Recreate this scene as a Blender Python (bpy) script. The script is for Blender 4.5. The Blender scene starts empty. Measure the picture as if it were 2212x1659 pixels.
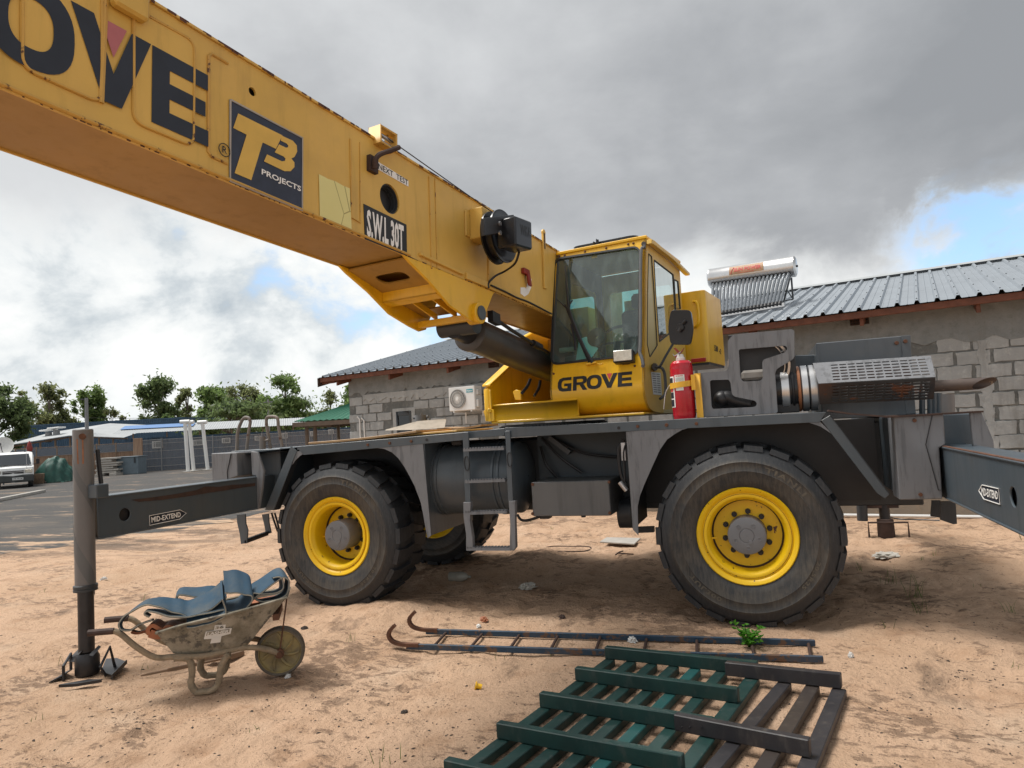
import bpy, bmesh, math, random
import numpy as np
from mathutils import Vector, Matrix

random.seed(7); rng = np.random.default_rng(7)
SC = bpy.context.scene
COL = SC.collection
R = math.radians

# ------------------------------------------------------------------ camera
FPX, YAW, PITCH, ROLL, CAMH = 1461.3, 0.3542, 0.0634, 0.0576, 1.584
fw = np.array([-math.sin(YAW)*math.cos(PITCH), math.cos(YAW)*math.cos(PITCH), math.sin(PITCH)])
r0 = np.array([math.cos(YAW), math.sin(YAW), 0.0]); u0 = np.cross(r0, fw)
cr = math.cos(ROLL)*r0 - math.sin(ROLL)*u0
cu = math.sin(ROLL)*r0 + math.cos(ROLL)*u0
CAM = np.array([0, 0, CAMH])
cd = bpy.data.cameras.new('camera'); co = bpy.data.objects.new('camera', cd); COL.objects.link(co)
co.matrix_world = Matrix(((cr[0], cu[0], -fw[0], 0), (cr[1], cu[1], -fw[1], 0), (cr[2], cu[2], -fw[2], CAMH), (0, 0, 0, 1)))
cd.sensor_width = 36; cd.lens = 36*FPX/2212; cd.clip_start = 0.05; cd.clip_end = 2000
SC.camera = co
SC.view_settings.view_transform = 'Standard'; SC.view_settings.look = 'None'
SC.view_settings.exposure = 1.62; SC.view_settings.gamma = 1.0; SC.view_settings.use_curve_mapping = False

# ------------------------------------------------------------------ sky and sun
SUN_EL, SUN_AZ = R(66), R(190)      # azimuth measured from +X counter clockwise: over the crane, a little to its left
sun_dir = Vector((math.cos(SUN_EL)*math.cos(SUN_AZ), math.cos(SUN_EL)*math.sin(SUN_AZ), math.sin(SUN_EL)))
W = bpy.data.worlds.new('World'); SC.world = W; W.use_nodes = True
wt = W.node_tree; wt.nodes.clear()
class NT:
    """tiny node helper"""
    def __init__(s, nt, coord=None): s.nt = nt; s.coord = coord
    def n(s, t, **k):
        x = s.nt.nodes.new(t)
        for a, b in k.items(): setattr(x, a, b)
        return x
    def put(s, sock, v):
        if isinstance(v, bpy.types.NodeSocket): s.nt.links.new(v, sock)
        elif v is not None:
            if hasattr(sock.default_value, '__len__') and not hasattr(v, '__len__'): v = (v,)*len(sock.default_value)
            if hasattr(v, '__len__') and len(v) == 3 and len(sock.default_value) == 4: v = (*v, 1)
            sock.default_value = v
    def math(s, op, a, b=None, clamp=False):
        m = s.n('ShaderNodeMath', operation=op, use_clamp=clamp); s.put(m.inputs[0], a); s.put(m.inputs[1], b); return m.outputs[0]
    def vmath(s, op, a, b=None):
        m = s.n('ShaderNodeVectorMath', operation=op); s.put(m.inputs[0], a)
        if b is not None: s.put(m.inputs[1], b)
        return m.outputs['Value' if op == 'DOT_PRODUCT' else 'Vector']
    def noise(s, scale=5, detail=4, rough=.55, stretch=None, co=None, dist=0, off=None):
        co = co or s.coord
        if stretch or off:
            mp = s.n('ShaderNodeMapping'); s.put(mp.inputs['Vector'], co)
            if stretch: mp.inputs['Scale'].default_value = stretch
            if off: mp.inputs['Location'].default_value = off
            co = mp.outputs[0]
        t = s.n('ShaderNodeTexNoise'); s.put(t.inputs['Vector'], co)
        t.inputs['Scale'].default_value = scale; t.inputs['Detail'].default_value = detail
        t.inputs['Roughness'].default_value = rough; t.inputs['Distortion'].default_value = dist
        return t.outputs['Fac']
    def voro(s, scale=5, feature='F1', co=None, rnd=1.0, out='Distance'):
        t = s.n('ShaderNodeTexVoronoi', feature=feature); s.put(t.inputs['Vector'], co or s.coord)
        t.inputs['Scale'].default_value = scale; t.inputs['Randomness'].default_value = rnd
        return t.outputs[out]
    def ramp(s, fac, *stops, interp='LINEAR'):
        r = s.n('ShaderNodeValToRGB'); r.color_ramp.interpolation = interp; e = r.color_ramp.elements
        while len(e) < len(stops): e.new(0.5)
        for k, (p, c) in zip(e, stops):
            k.position = p; c = (c, c, c) if not hasattr(c, '__len__') else c; k.color = (*c, 1)
        s.put(r.inputs[0], fac); return r.outputs[0]
    def step(s, fac, a, b):
        m = s.n('ShaderNodeMapRange', interpolation_type='SMOOTHSTEP')
        s.put(m.inputs['Value'], fac); m.inputs['From Min'].default_value = a; m.inputs['From Max'].default_value = b
        return m.outputs[0]
    def mix(s, fac, a, b, mode='MIX'):
        m = s.n('ShaderNodeMix', data_type='RGBA', blend_type=mode); s.put(m.inputs[0], fac); s.put(m.inputs[6], a); s.put(m.inputs[7], b)
        return m.outputs[2]
    def sep(s, v):
        x = s.n('ShaderNodeSeparateXYZ'); s.put(x.inputs[0], v); return x.outputs
    def comb(s, a, b, c):
        x = s.n('ShaderNodeCombineXYZ'); s.put(x.inputs[0], a); s.put(x.inputs[1], b); s.put(x.inputs[2], c); return x.outputs[0]
    def bump(s, h, strength=.3, dist=.01, normal=None):
        b = s.n('ShaderNodeBump'); b.inputs['Strength'].default_value = strength; b.inputs['Distance'].default_value = dist
        s.put(b.inputs['Height'], h)
        if normal is not None: s.put(b.inputs['Normal'], normal)
        return b.outputs[0]

w = NT(wt)
_o = fw*FPX + cr*(2090-1106) + cu*(829.5-560); OPEN = tuple(_o/np.linalg.norm(_o))   # a gap of blue low on the right
tc = w.n('ShaderNodeTexCoord'); wd = tc.outputs['Generated']
sky = w.n('ShaderNodeTexSky', sky_type='NISHITA', sun_disc=False)
sky.sun_elevation = SUN_EL; sky.sun_rotation = math.pi/2 - SUN_AZ
sky.air_density = 1.2; sky.dust_density = 1.0; sky.ozone_density = 1.5
sx, sy, sz = w.sep(wd)
zz = w.math('MAXIMUM', sz, 0.0)
den = w.math('ADD', zz, 0.50)
pp = w.comb(w.math('DIVIDE', sx, den), w.math('DIVIDE', sy, den), w.math('MULTIPLY', zz, 1.1))
wc = NT(wt, pp); wl = NT(wt, w.comb(sx, sy, w.math('MULTIPLY', sz, 1.35)))
big = wc.noise(1.15, 4, .5, off=(3.1, 0.2, 0), dist=.25)
med = wc.noise(3.0, 9, .56, off=(1.7, 5.2, 0), dist=.3)
fine = wl.noise(9.0, 8, .60, off=(7.3, 2.2, 0), dist=.25)
puff = wl.noise(4.2, 10, .58, off=(2.3, 4.1, 1.0), dist=.25)
# heading of the sky: the dark rain deck hangs above and to the right, bright broken cumulus lies low on the left
tR = w.vmath('DOT_PRODUCT', wd, (0.80, 0.60, 0.0))
deck = w.math('ADD', w.math('MULTIPLY', zz, 2.9), w.math('MULTIPLY', tR, 0.24))
deck = w.math('ADD', deck, w.math('MULTIPLY', w.math('SUBTRACT', big, .5), .9))
deck = w.math('ADD', deck, w.math('MULTIPLY', w.math('SUBTRACT', puff, .5), .75))
deckm = w.step(deck, 0.62, 0.90)
cum = w.math('ADD', w.math('MULTIPLY', puff, .85), w.math('MULTIPLY', fine, .28))
cumcol = w.ramp(cum, (.41, (1.72, 1.92, 2.08)), (.475, (2.3, 2.46, 2.55)), (.525, (2.9, 3.0, 3.02)), (.59, (3.3, 3.34, 3.3)))
gap = w.step(w.math('ADD', w.math('MULTIPLY', cum, .6), w.math('MULTIPLY', big, .5)), .53, .44)
blue = w.mix(.6, sky.outputs[0], (.85, 1.7, 3.1))
opn = w.math('ADD', w.vmath('DOT_PRODUCT', wd, OPEN), w.math('MULTIPLY', w.math('SUBTRACT', fine, .5), .030))
opn = w.math('MULTIPLY', w.step(opn, .9925, .9985), w.step(w.math('ADD', w.math('MULTIPLY', puff, .5), w.math('MULTIPLY', fine, .5)), .60, .44))
low = w.mix(w.math('MAXIMUM', w.math('MULTIPLY', gap, .8), w.math('MULTIPLY', opn, .95)), cumcol, blue)
dshade = w.math('ADD', w.math('MULTIPLY', big, .52), w.math('ADD', w.math('MULTIPLY', med, .34), w.math('MULTIPLY', puff, .18)))
dshade = w.math('SUBTRACT', dshade, w.math('MULTIPLY', w.math('SUBTRACT', tR, .25), .20))
deckcol = w.ramp(dshade, (.34, (1.08, 1.13, 1.20)), (.45, (1.42, 1.47, 1.54)), (.53, (1.78, 1.83, 1.89)), (.64, (2.3, 2.35, 2.4)))
deckm = w.math('MULTIPLY', deckm, w.math('SUBTRACT', 1.0, w.math('MULTIPLY', opn, .9)))
skyc = w.mix(deckm, low, deckcol)
hzn = w.step(sz, .10, .0)
skyc = w.mix(w.math('MULTIPLY', hzn, .5), skyc, (2.6, 2.8, 2.9))
bg = w.n('ShaderNodeBackground'); bg.inputs[1].default_value = 0.1
w.put(bg.inputs[0], skyc)
ow = w.n('ShaderNodeOutputWorld'); wt.links.new(bg.outputs[0], ow.inputs[0])
sd = bpy.data.lights.new('sun', 'SUN'); sd.energy = 1.5; sd.angle = R(24); sd.color = (1, .96, .90)
so = bpy.data.objects.new('sun', sd); COL.objects.link(so)
so.rotation_euler = sun_dir.to_track_quat('Z', 'Y').to_euler(); so.location = (0, 0, 30)

# ------------------------------------------------------------------ measuring helpers: sight lines cut with real planes of the place
def ray(x, y):
    d = fw*FPX + cr*(x-1106) + cu*(829.5-y); return d/np.linalg.norm(d)
def onp(q, p0, n):
    d = ray(*q); n = np.asarray(n, float); return CAM + d*(np.dot(np.asarray(p0, float)-CAM, n)/np.dot(d, n))
def PX(q, x): return onp(q, (x, 0, 0), (1, 0, 0))
def PY(q, y): return onp(q, (0, y, 0), (0, 1, 0))
def PZ(q, z=0.): return onp(q, (0, 0, z), (0, 0, 1))
def PD(q, dep):
    d = ray(*q); return CAM + d*(dep/np.dot(d, fw))
def Zm(x0, y0, wd_, ret=2212):
    s = wd_/ret
    return lambda x, y: ((x0+s*x)/1.82278, (y0+s*y)/1.82278)
z1 = Zm(0, 0, 1344); z2 = Zm(1344, 600, 1344); z3 = Zm(2688, 800, 1344); z4 = Zm(0, 1400, 1344); z5 = Zm(0, 1900, 1344)
z6 = Zm(1344, 1600, 1344); z7 = Zm(2400, 1600, 1344); z8 = Zm(1500, 2300, 2000)
y1 = Zm(0, 1480, 700); y2 = Zm(600, 1480, 700); y3 = Zm(1200, 1280, 750); y4 = Zm(2100, 900, 700); y5 = Zm(2500, 1150, 800)
y6 = Zm(3400, 1500, 632, 1618); y7 = Zm(1150, 400, 600, 1422); y8 = Zm(3000, 1900, 1032)
x2 = Zm(2700, 900, 1332); x4 = Zm(2100, 1350, 700); wb = Zm(150, 2150, 1100); x6 = Zm(3000, 1300, 1032)
# frame of the slewed upper works: L to the right, A away, origin at the slew centre
SO = np.array([-1.99, 6.5, 0.0]); SL_ = np.array([.98916, -.14683, 0.0]); SA_ = np.array([.14683, .98916, 0.0]); UP = np.array([0, 0, 1.0])
def S(l, a, z): return SO + SL_*l + SA_*a + UP*z
def QL(q, l): return onp(q, SO+SL_*l, SL_)
def QA(q, a): return onp(q, SO+SA_*a, SA_)

# ------------------------------------------------------------------ mesh helpers
def V3(p): return Vector((float(p[0]), float(p[1]), float(p[2])))
class MB:
    def __init__(s): s.v = []; s.f = []
    def add(s, vs, fs):
        o = len(s.v); s.v.extend([tuple(map(float, p)) for p in vs]); s.f.extend([tuple(i+o for i in f) for f in fs]); return s
    def box(s, a, b):
        x0, y0, z0 = a; x1_, y1_, z1_ = b
        return s.add([(x0,y0,z0),(x1_,y0,z0),(x1_,y1_,z0),(x0,y1_,z0),(x0,y0,z1_),(x1_,y0,z1_),(x1_,y1_,z1_),(x0,y1_,z1_)],
                     [(0,3,2,1),(4,5,6,7),(0,1,5,4),(1,2,6,5),(2,3,7,6),(3,0,4,7)])
    def obox(s, o, ux, uy, uz):
        """box from corner o along three edge vectors"""
        o, ux, uy, uz = map(np.asarray, (o, ux, uy, uz))
        P = [o, o+ux, o+ux+uy, o+uy]; P += [p+uz for p in P]
        return s.add(P, [(0,3,2,1),(4,5,6,7),(0,1,5,4),(1,2,6,5),(2,3,7,6),(3,0,4,7)])
    def bar(s, p, q, wv, hv):
        """bar from p to q, full cross-section vectors wv, hv centred on the line"""
        p, q, wv, hv = map(np.asarray, (p, q, wv, hv)); return s.obox(p-wv/2-hv/2, q-p, wv, hv)
    def prism(s, poly, vec):
        n = len(poly); vec = np.asarray(vec, float); P = [np.asarray(p, float) for p in poly]
        return s.add(P+[p+vec for p in P], [tuple(range(n))[::-1], tuple(range(n, 2*n))]+[(i,(i+1)%n,n+(i+1)%n,n+i) for i in range(n)])
    def poly(s, pts): return s.add(pts, [tuple(range(len(pts)))])
    def ring(s, c, ax, r, n, ph=0):
        ax = V3(ax).normalized(); t = ax.orthogonal().normalized(); b = ax.cross(t)
        return [V3(c)+t*(r*math.cos(ph+2*math.pi*i/n))+b*(r*math.sin(ph+2*math.pi*i/n)) for i in range(n)]
    def cyl(s, p, q, r0_, r1_=None, n=20, caps=True):
        r1_ = r0_ if r1_ is None else r1_; ax = V3(q)-V3(p)
        a = s.ring(p, ax, r0_, n); b = s.ring(q, ax, r1_, n)
        fs = [(i,(i+1)%n,n+(i+1)%n,n+i) for i in range(n)]
        if caps: fs += [tuple(range(n))[::-1], tuple(range(n, 2*n))]
        return s.add(a+b, fs)
    def lathe(s, prof, o, ax, n=48, closed=False):
        """prof: (radius, distance along ax)"""
        ax = V3(ax).normalized(); vs = []
        for r_, t in prof: vs += s.ring(V3(o)+ax*t, ax, max(r_, 1e-4), n)
        m = len(prof); fs = []
        for k in range(m if closed else m-1):
            k2 = (k+1) % m
            fs += [(k*n+i, k*n+(i+1)%n, k2*n+(i+1)%n, k2*n+i) for i in range(n)]
        return s.add(vs, fs)
    def tube(s, path, r, n=8, caps=True):
        P = [V3(p) for p in path]; m = len(P); rr = r if hasattr(r, '__len__') else [r]*m
        vs = []; up = None
        for i in range(m):
            t = (P[min(i+1, m-1)]-P[max(i-1, 0)]).normalized()
            if up is None: up = t.orthogonal().normalized()
            up = (up - t*up.dot(t)); up = up.normalized() if up.length > 1e-6 else t.orthogonal().normalized()
            b = t.cross(up)
            vs += [P[i]+up*(rr[i]*math.cos(2*math.pi*k/n))+b*(rr[i]*math.sin(2*math.pi*k/n)) for k in range(n)]
        fs = [(i*n+k, i*n+(k+1)%n, (i+1)*n+(k+1)%n, (i+1)*n+k) for i in range(m-1) for k in range(n)]
        if caps: fs += [tuple(range(n))[::-1], tuple(range((m-1)*n, m*n))]
        return s.add(vs, fs)
    def ribbon(s, path, wv, th):
        """belt: path swept with width vector wv (or one per point) and thickness th"""
        P = [V3(p) for p in path]; m = len(P); vs = []
        for i in range(m):
            t = (P[min(i+1, m-1)]-P[max(i-1, 0)]).normalized()
            wd_ = V3(wv[i] if hasattr(wv[0], '__len__') else wv); nn = t.cross(wd_).normalized()*th/2
            vs += [P[i]-wd_/2-nn, P[i]+wd_/2-nn, P[i]+wd_/2+nn, P[i]-wd_/2+nn]
        fs = [(i*4+k, i*4+(k+1)%4, i*4+4+(k+1)%4, i*4+4+k) for i in range(m-1) for k in range(4)]+[(3,2,1,0), tuple(range(4*m-4, 4*m))]
        return s.add(vs, fs)
    def sphere(s, c, r, n=12, m=8, sc=(1,1,1)):
        vs = []; fs = []
        for j in range(m+1):
            th = math.pi*j/m
            for i in range(n):
                ph = 2*math.pi*i/n
                vs.append((c[0]+r*sc[0]*math.sin(th)*math.cos(ph), c[1]+r*sc[1]*math.sin(th)*math.sin(ph), c[2]+r*sc[2]*math.cos(th)))
        fs = [(j*n+i, j*n+(i+1)%n, (j+1)*n+(i+1)%n, (j+1)*n+i) for j in range(m) for i in range(n)]
        return s.add(vs, fs)
    def grid(s, pts):
        """pts[i][j] -> quads"""
        a = len(pts); b = len(pts[0])
        return s.add([p for r_ in pts for p in r_], [(i*b+j, i*b+j+1, (i+1)*b+j+1, (i+1)*b+j) for i in range(a-1) for j in range(b-1)])
    def mesh(s, name, org=(0,0,0), bevel=0, smooth=.6, merge=True):
        me = bpy.data.meshes.new(name)
        vs = [(v[0]-org[0], v[1]-org[1], v[2]-org[2]) for v in s.v]
        me.from_pydata(vs, [], s.f); me.update()
        bm = bmesh.new(); bm.from_mesh(me)
        if merge: bmesh.ops.remove_doubles(bm, verts=bm.verts, dist=1e-5)
        bmesh.ops.recalc_face_normals(bm, faces=bm.faces)
        if bevel:
            ed = [e for e in bm.edges if len(e.link_faces) == 2 and e.calc_face_angle(0) > .6]
            if ed: bmesh.ops.bevel(bm, geom=ed, offset=bevel, segments=1, affect='EDGES', clamp_overlap=True)
        bm.to_mesh(me); bm.free()
        if smooth:
            me.shade_smooth(); me.set_sharp_from_angle(angle=smooth)
        return me
    def build(s, name, mat, parent=None, bevel=0, org=None, smooth=.6, label=None, kind=None, merge=True):
        po = ORG.get(parent.name, np.zeros(3)) if parent else np.zeros(3)
        o_ = np.asarray(org, float) if org is not None else po
        me = s.mesh(name, o_, bevel, smooth, merge); me.materials.append(mat)
        ob = link(name, me, parent, o_-po); ORG[ob.name] = o_
        if label: ob['label'] = label
        if kind: ob['kind'] = kind
        return ob
ORG = {}
def link(name, me, parent=None, loc=(0,0,0), rot=(0,0,0), scl=(1,1,1)):
    ob = bpy.data.objects.new(name, me); COL.objects.link(ob)
    ob.location = tuple(map(float, loc)); ob.rotation_euler = rot; ob.scale = scl
    if parent: ob.parent = parent
    return ob
def tag(o, label, cat, group=None, kind=None):
    o['label'] = label; o['category'] = cat
    if group: o['group'] = group
    if kind: o['kind'] = kind
    return o
def thing(name, label, cat, loc=(0,0,0), group=None):
    o = bpy.data.objects.new(name, None); COL.objects.link(o); o.location = tuple(map(float, loc)); o.empty_display_size = .2
    ORG[o.name] = np.asarray(loc, float); return tag(o, label, cat, group)
def structure(o): o['kind'] = 'structure'; return o

def curve2mesh(splines, extrude=0):
    """filled 2D outline with holes -> (verts, faces) in xy, optional thickness along z"""
    c = bpy.data.curves.new('c', 'CURVE'); c.dimensions = '2D'; c.fill_mode = 'BOTH' if extrude else 'BACK'; c.extrude = extrude
    for pts in splines:
        sp = c.splines.new('POLY'); sp.points.add(len(pts)-1)
        for k, p in enumerate(pts): sp.points[k].co = (p[0], p[1], 0, 1)
        sp.use_cyclic_u = True
    o = bpy.data.objects.new('c', c); me = bpy.data.meshes.new_from_object(o)
    vs = [tuple(v.co) for v in me.vertices]; fs = [tuple(p.vertices) for p in me.polygons]
    bpy.data.objects.remove(o); bpy.data.meshes.remove(me); bpy.data.curves.remove(c)
    return vs, fs
def text2mesh(body, bold=0.0, spacing=1.0):
    c = bpy.data.curves.new('t', 'FONT'); c.body = body; c.size = 1; c.offset = bold; c.resolution_u = 2; c.space_character = spacing
    o = bpy.data.objects.new('t', c); me = bpy.data.meshes.new_from_object(o)
    vs = np.array([tuple(v.co) for v in me.vertices]); fs = [tuple(p.vertices) for p in me.polygons]
    bpy.data.objects.remove(o); bpy.data.meshes.remove(me); bpy.data.curves.remove(c)
    lo = vs.min(0); hi = vs.max(0); vs = (vs-lo)/np.maximum(hi-lo, 1e-6)
    return vs, fs
def put2d(mb, vf, O, U, Vv, N=None):
    vs, fs = vf; O, U, Vv = map(np.asarray, (O, U, Vv)); N = np.zeros(3) if N is None else np.asarray(N)
    mb.add([O+U*v[0]+Vv*v[1]+N*v[2] for v in vs], fs); return mb
def textq(mb, body, bl, br, tl, bold=.02, off=(0,0,0), spacing=1.0):
    """lettering filling the parallelogram bottom-left, bottom-right, top-left"""
    bl, br, tl, off = map(np.asarray, (bl, br, tl, off))
    return put2d(mb, text2mesh(body, bold, spacing), bl+off, br-bl, tl-bl)
def local2d(pts, O, U, Vv):
    """3D points -> coordinates in orthonormal U,V"""
    return [(float(np.dot(p-O, U)), float(np.dot(p-O, Vv))) for p in pts]
def roundpoly(pts, r, seg=5):
    out = []; n = len(pts)
    rs = r if hasattr(r, '__len__') else [r]*n
    for i in range(n):
        p = np.array(pts[i], float); a = np.array(pts[i-1], float); b = np.array(pts[(i+1)%n], float)
        da = a-p; db = b-p; la = np.linalg.norm(da); lb = np.linalg.norm(db)
        rr = min(rs[i], la*.45, lb*.45)
        if rr <= 1e-6: out.append(tuple(p)); continue
        p0 = p+da/la*rr; p1 = p+db/lb*rr
        for k in range(seg+1):
            t = k/seg; out.append(tuple((1-t)**2*p0+2*t*(1-t)*p+t*t*p1))
    return out
def circle2(cx, cy, r, n=28): return [(cx+r*math.cos(2*math.pi*k/n), cy+r*math.sin(2*math.pi*k/n)) for k in range(n)]
def spline(pts, n=8, closed=False):
    """Catmull-Rom through pts"""
    P = [np.asarray(p, float) for p in pts]; m = len(P); out = []
    for i in range(m if closed else m-1):
        if closed: a, b, c, d = P[i-1], P[i], P[(i+1)%m], P[(i+2)%m]
        else: a, b, c, d = P[max(i-1,0)], P[i], P[i+1], P[min(i+2,m-1)]
        for k in range(n):
            t = k/n; out.append(.5*((2*b)+(c-a)*t+(2*a-5*b+4*c-d)*t*t+(3*b-a-3*c+d)*t**3))
    if not closed: out.append(P[-1])
    return out
def vnoise(x, y, seed=0):
    """smooth value noise on arrays"""
    xi = np.floor(x).astype(np.int64); yi = np.floor(y).astype(np.int64); xf = x-xi; yf = y-yi
    def h(a, b):
        n = (a*374761393 + b*668265263 + seed*1442695) & 0x7fffffff
        n = ((n ^ (n >> 13))*1274126177) & 0x7fffffff
        return ((n ^ (n >> 16)) & 0xffff)/65535.0
    u = xf*xf*(3-2*xf); v = yf*yf*(3-2*yf)
    return (h(xi,yi)*(1-u)+h(xi+1,yi)*u)*(1-v)+(h(xi,yi+1)*(1-u)+h(xi+1,yi+1)*u)*v
# ------------------------------------------------------------------ materials
def newmat(name):
    m = bpy.data.materials.new(name); m.use_nodes = True; nt = m.node_tree; nt.nodes.clear()
    n = NT(nt); o = n.n('ShaderNodeOutputMaterial'); p = n.n('ShaderNodeBsdfPrincipled'); nt.links.new(p.outputs[0], o.inputs[0])
    n.coord = n.n('ShaderNodeTexCoord').outputs['Object']; n.p = p; n.o = o
    return m, n
def setp(n, **k):
    mp = {'col':'Base Color','rough':'Roughness','metal':'Metallic','spec':'Specular IOR Level','nrm':'Normal','coat':'Coat Weight','coatr':'Coat Roughness','trans':'Transmission Weight','ior':'IOR','alpha':'Alpha','emit':'Emission Color','emits':'Emission Strength'}
    for a, b in k.items(): n.put(n.p.inputs[mp[a]], b)
def flat(name, col, rough=.6, metal=0, var=.12, scale=8, bump=0, spec=.5):
    m, n = newmat(name)
    f = n.noise(scale, 5, .6)
    c = n.mix(f, tuple(max(0, x*(1-var*2)) for x in col), tuple(min(1, x*(1+var*2)) for x in col))
    setp(n, col=c, rough=rough, metal=metal, spec=spec)
    if bump: setp(n, nrm=n.bump(n.noise(scale*6, 4), bump, .005))
    return m
RUST = (.085, .028, .012)
def paint(name, col, fade=None, rough=.38, rust=.70, streak=.35, dirt=(.20,.14,.08), dirtf=.25, sp=6.0, chip=None, coat=0, rustcol=RUST, vs=.25):
    m, n = newmat(name)
    fade = fade or tuple(x*.85 for x in col)
    a = n.noise(1.7, 6, .6); c = n.mix(n.step(a, .3, .7), col, fade)
    b = n.noise(5, 6, .65, stretch=(2.2, 2.2, vs)); c = n.mix(n.math('MULTIPLY', n.step(b, .50, .74), streak), c, tuple(x*.45 for x in col))
    d = n.noise(2.3, 7, .62, off=(4,1,2)); c = n.mix(n.math('MULTIPLY', n.step(d, .48, .8), dirtf), c, dirt)
    r = n.noise(sp, 10, .7, off=(9,3,5)); rm = n.step(r, rust, rust+.05); c = n.mix(rm, c, rustcol)
    if chip:
        k = n.noise(22, 6, .6, off=(2,8,1)); c = n.mix(n.step(k, chip, chip+.02), c, rustcol)
    setp(n, col=c, rough=n.math('ADD', n.math('MULTIPLY', b, .25), rough-.1), coat=coat)
    setp(n, nrm=n.bump(n.math('ADD', n.noise(3, 3), n.math('MULTIPLY', n.noise(60, 3), .15)), .10, .01))
    return m
MAT = {}
MAT['yellow'] = paint('yellow_paint', (.80,.47,.010), (.72,.40,.012), .34, .735, .30, (.30,.17,.03), .22, coat=.15)
MAT['yellow_boom'] = paint('faded_yellow_paint', (.68,.43,.095), (.60,.38,.078), .46, .72, .28, (.40,.25,.09), .35)
MAT['yellow_shaded'] = paint('worn_shaded_yellow_paint', (.40,.225,.045), (.33,.185,.036), .40, .74, .35, (.32,.16,.04), .35)  # boom yellow darkened, the shade of the underside put into the colour
MAT['yellow_rim'] = paint('rim_yellow_paint', (.88,.57,.005), (.82,.51,.007), .38, .78, .10, (.25,.14,.03), .15, chip=.655)
MAT['yellow_bracket'] = paint('bracket_yellow_paint', (.76,.42,.03), None, .4, .7, .3)
MAT['grey'] = paint('slate_grey_paint', (.056,.075,.092), (.070,.086,.100), .34, .70, .35, (.095,.085,.075), .30)
MAT['grey_dark'] = paint('dark_grey_paint', (.026,.031,.037), (.032,.037,.042), .42, .75, .3, (.05,.045,.04), .25)
def dusty():
    m, n = newmat('dusty_grey_paint')
    a = n.noise(2.5, 6, .6); c = n.mix(a, (.135,.142,.155), (.185,.192,.206))
    s = n.noise(7, 5, .6, stretch=(3.2, 3.2, .42)); c = n.mix(n.math('MULTIPLY', n.step(s, .50, .66), .55), c, (.070,.073,.078))
    s2 = n.noise(15, 4, .6, stretch=(2.4, 2.4, .25), off=(3,3,3)); c = n.mix(n.math('MULTIPLY', n.step(s2, .60, .68), .45), c, (.062,.063,.066))
    r = n.noise(5, 9, .7, off=(5,5,1)); c = n.mix(n.step(r, .72, .78), c, (.16,.07,.035))
    setp(n, col=c, rough=.55, nrm=n.bump(n.noise(4, 3), .06, .01)); return m
MAT['grey_dusty'] = dusty()
MAT['black'] = flat('black_paint', (.012,.012,.014), .45, 0, .3)
MAT['black_gloss'] = flat('black_plastic', (.010,.010,.012), .28, 0, .2)
MAT['black_seal'] = flat('rubber_seal', (.012,.013,.014), .5)
MAT['rust'] = flat('rusty_steel', (.10,.042,.022), .8, 0, .45, 14, .3)
MAT['rust_dark'] = flat('dark_rusty_steel', (.045,.024,.018), .75, 0, .4, 14, .3)
MAT['steel'] = flat('bare_steel', (.45,.45,.46), .35, .9, .15)
MAT['galv'] = None
MAT['steel_black'] = flat('blackened_steel', (.03,.03,.033), .42, .4, .35, 10, .15)
MAT['white'] = flat('white_paint', (.72,.73,.72), .4, 0, .04)
MAT['white_dirty'] = flat('dirty_white_plastic', (.62,.62,.60), .45, 0, .10)
MAT['black_print'] = flat('black_print', (.010,.011,.013), .5, 0, .2)
MAT['navy_print'] = flat('navy_print', (.014,.019,.032), .5, 0, .25)
MAT['white_print'] = flat('white_print', (.80,.80,.78), .5, 0, .05)
MAT['red_paint'] = flat('dark_red_paint', (.22,.02,.015), .45, 0, .25)
MAT['pink_print'] = flat('faded_red_print', (.42,.13,.14), .5, 0, .12)
MAT['red_print'] = flat('red_print', (.52,.06,.06), .5, 0, .1)
MAT['gold_print'] = flat('gold_print', (.66,.42,.08), .5, 0, .1)
MAT['red'] = flat('red_enamel', (.42,.010,.022), .22, 0, .08, 4)
MAT['red_reflector'] = flat('red_reflector', (.45,.02,.02), .3)
MAT['orange'] = flat('orange_tag', (.75,.16,.03), .5)
MAT['paper'] = flat('paper', (.70,.74,.72), .7, 0, .06)
MAT['paper_teal'] = flat('pale_teal_paper', (.45,.74,.70), .7, 0, .04)
MAT['seat'] = flat('grey_seat_fabric', (.16,.18,.18), .9, 0, .2)
MAT['interior'] = flat('dark_cab_trim', (.05,.055,.055), .7, 0, .2)
MAT['timber'] = flat('roof_timber', (.13,.045,.024), .75, 0, .35, 9, .1)
MAT['lens'] = flat('lamp_glass', (.55,.52,.45), .12, .3, .25, 30, .4)
MAT['mirror'] = flat('mirror_glass', (.8,.8,.82), .03, 1, 0)
MAT['tarp'] = flat('green_tarpaulin', (.006,.060,.045), .55, 0, .35, 5, .3)
MAT['concrete'] = flat('pale_concrete', (.36,.34,.31), .85, 0, .15, 6, .2)
MAT['grey_blue_metal'] = flat('blue_grey_sheet', (.13,.17,.20), .5, .1, .15, 4)
MAT['blue_wall'] = flat('blue_sheet', (.035,.085,.15), .5, .1, .12, 2)
MAT['wood_old'] = flat('weathered_wood', (.22,.15,.10), .8, 0, .3, 10, .2)
MAT['post_wood'] = flat('shelter_post', (.16,.12,.09), .8, 0, .25)
MAT['leather'] = flat('brown_leather', (.30,.105,.045), .6, 0, .25, 7, .15)
MAT['alu'] = flat('brushed_aluminium', (.62,.62,.62), .32, .85, .08, 6)

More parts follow.
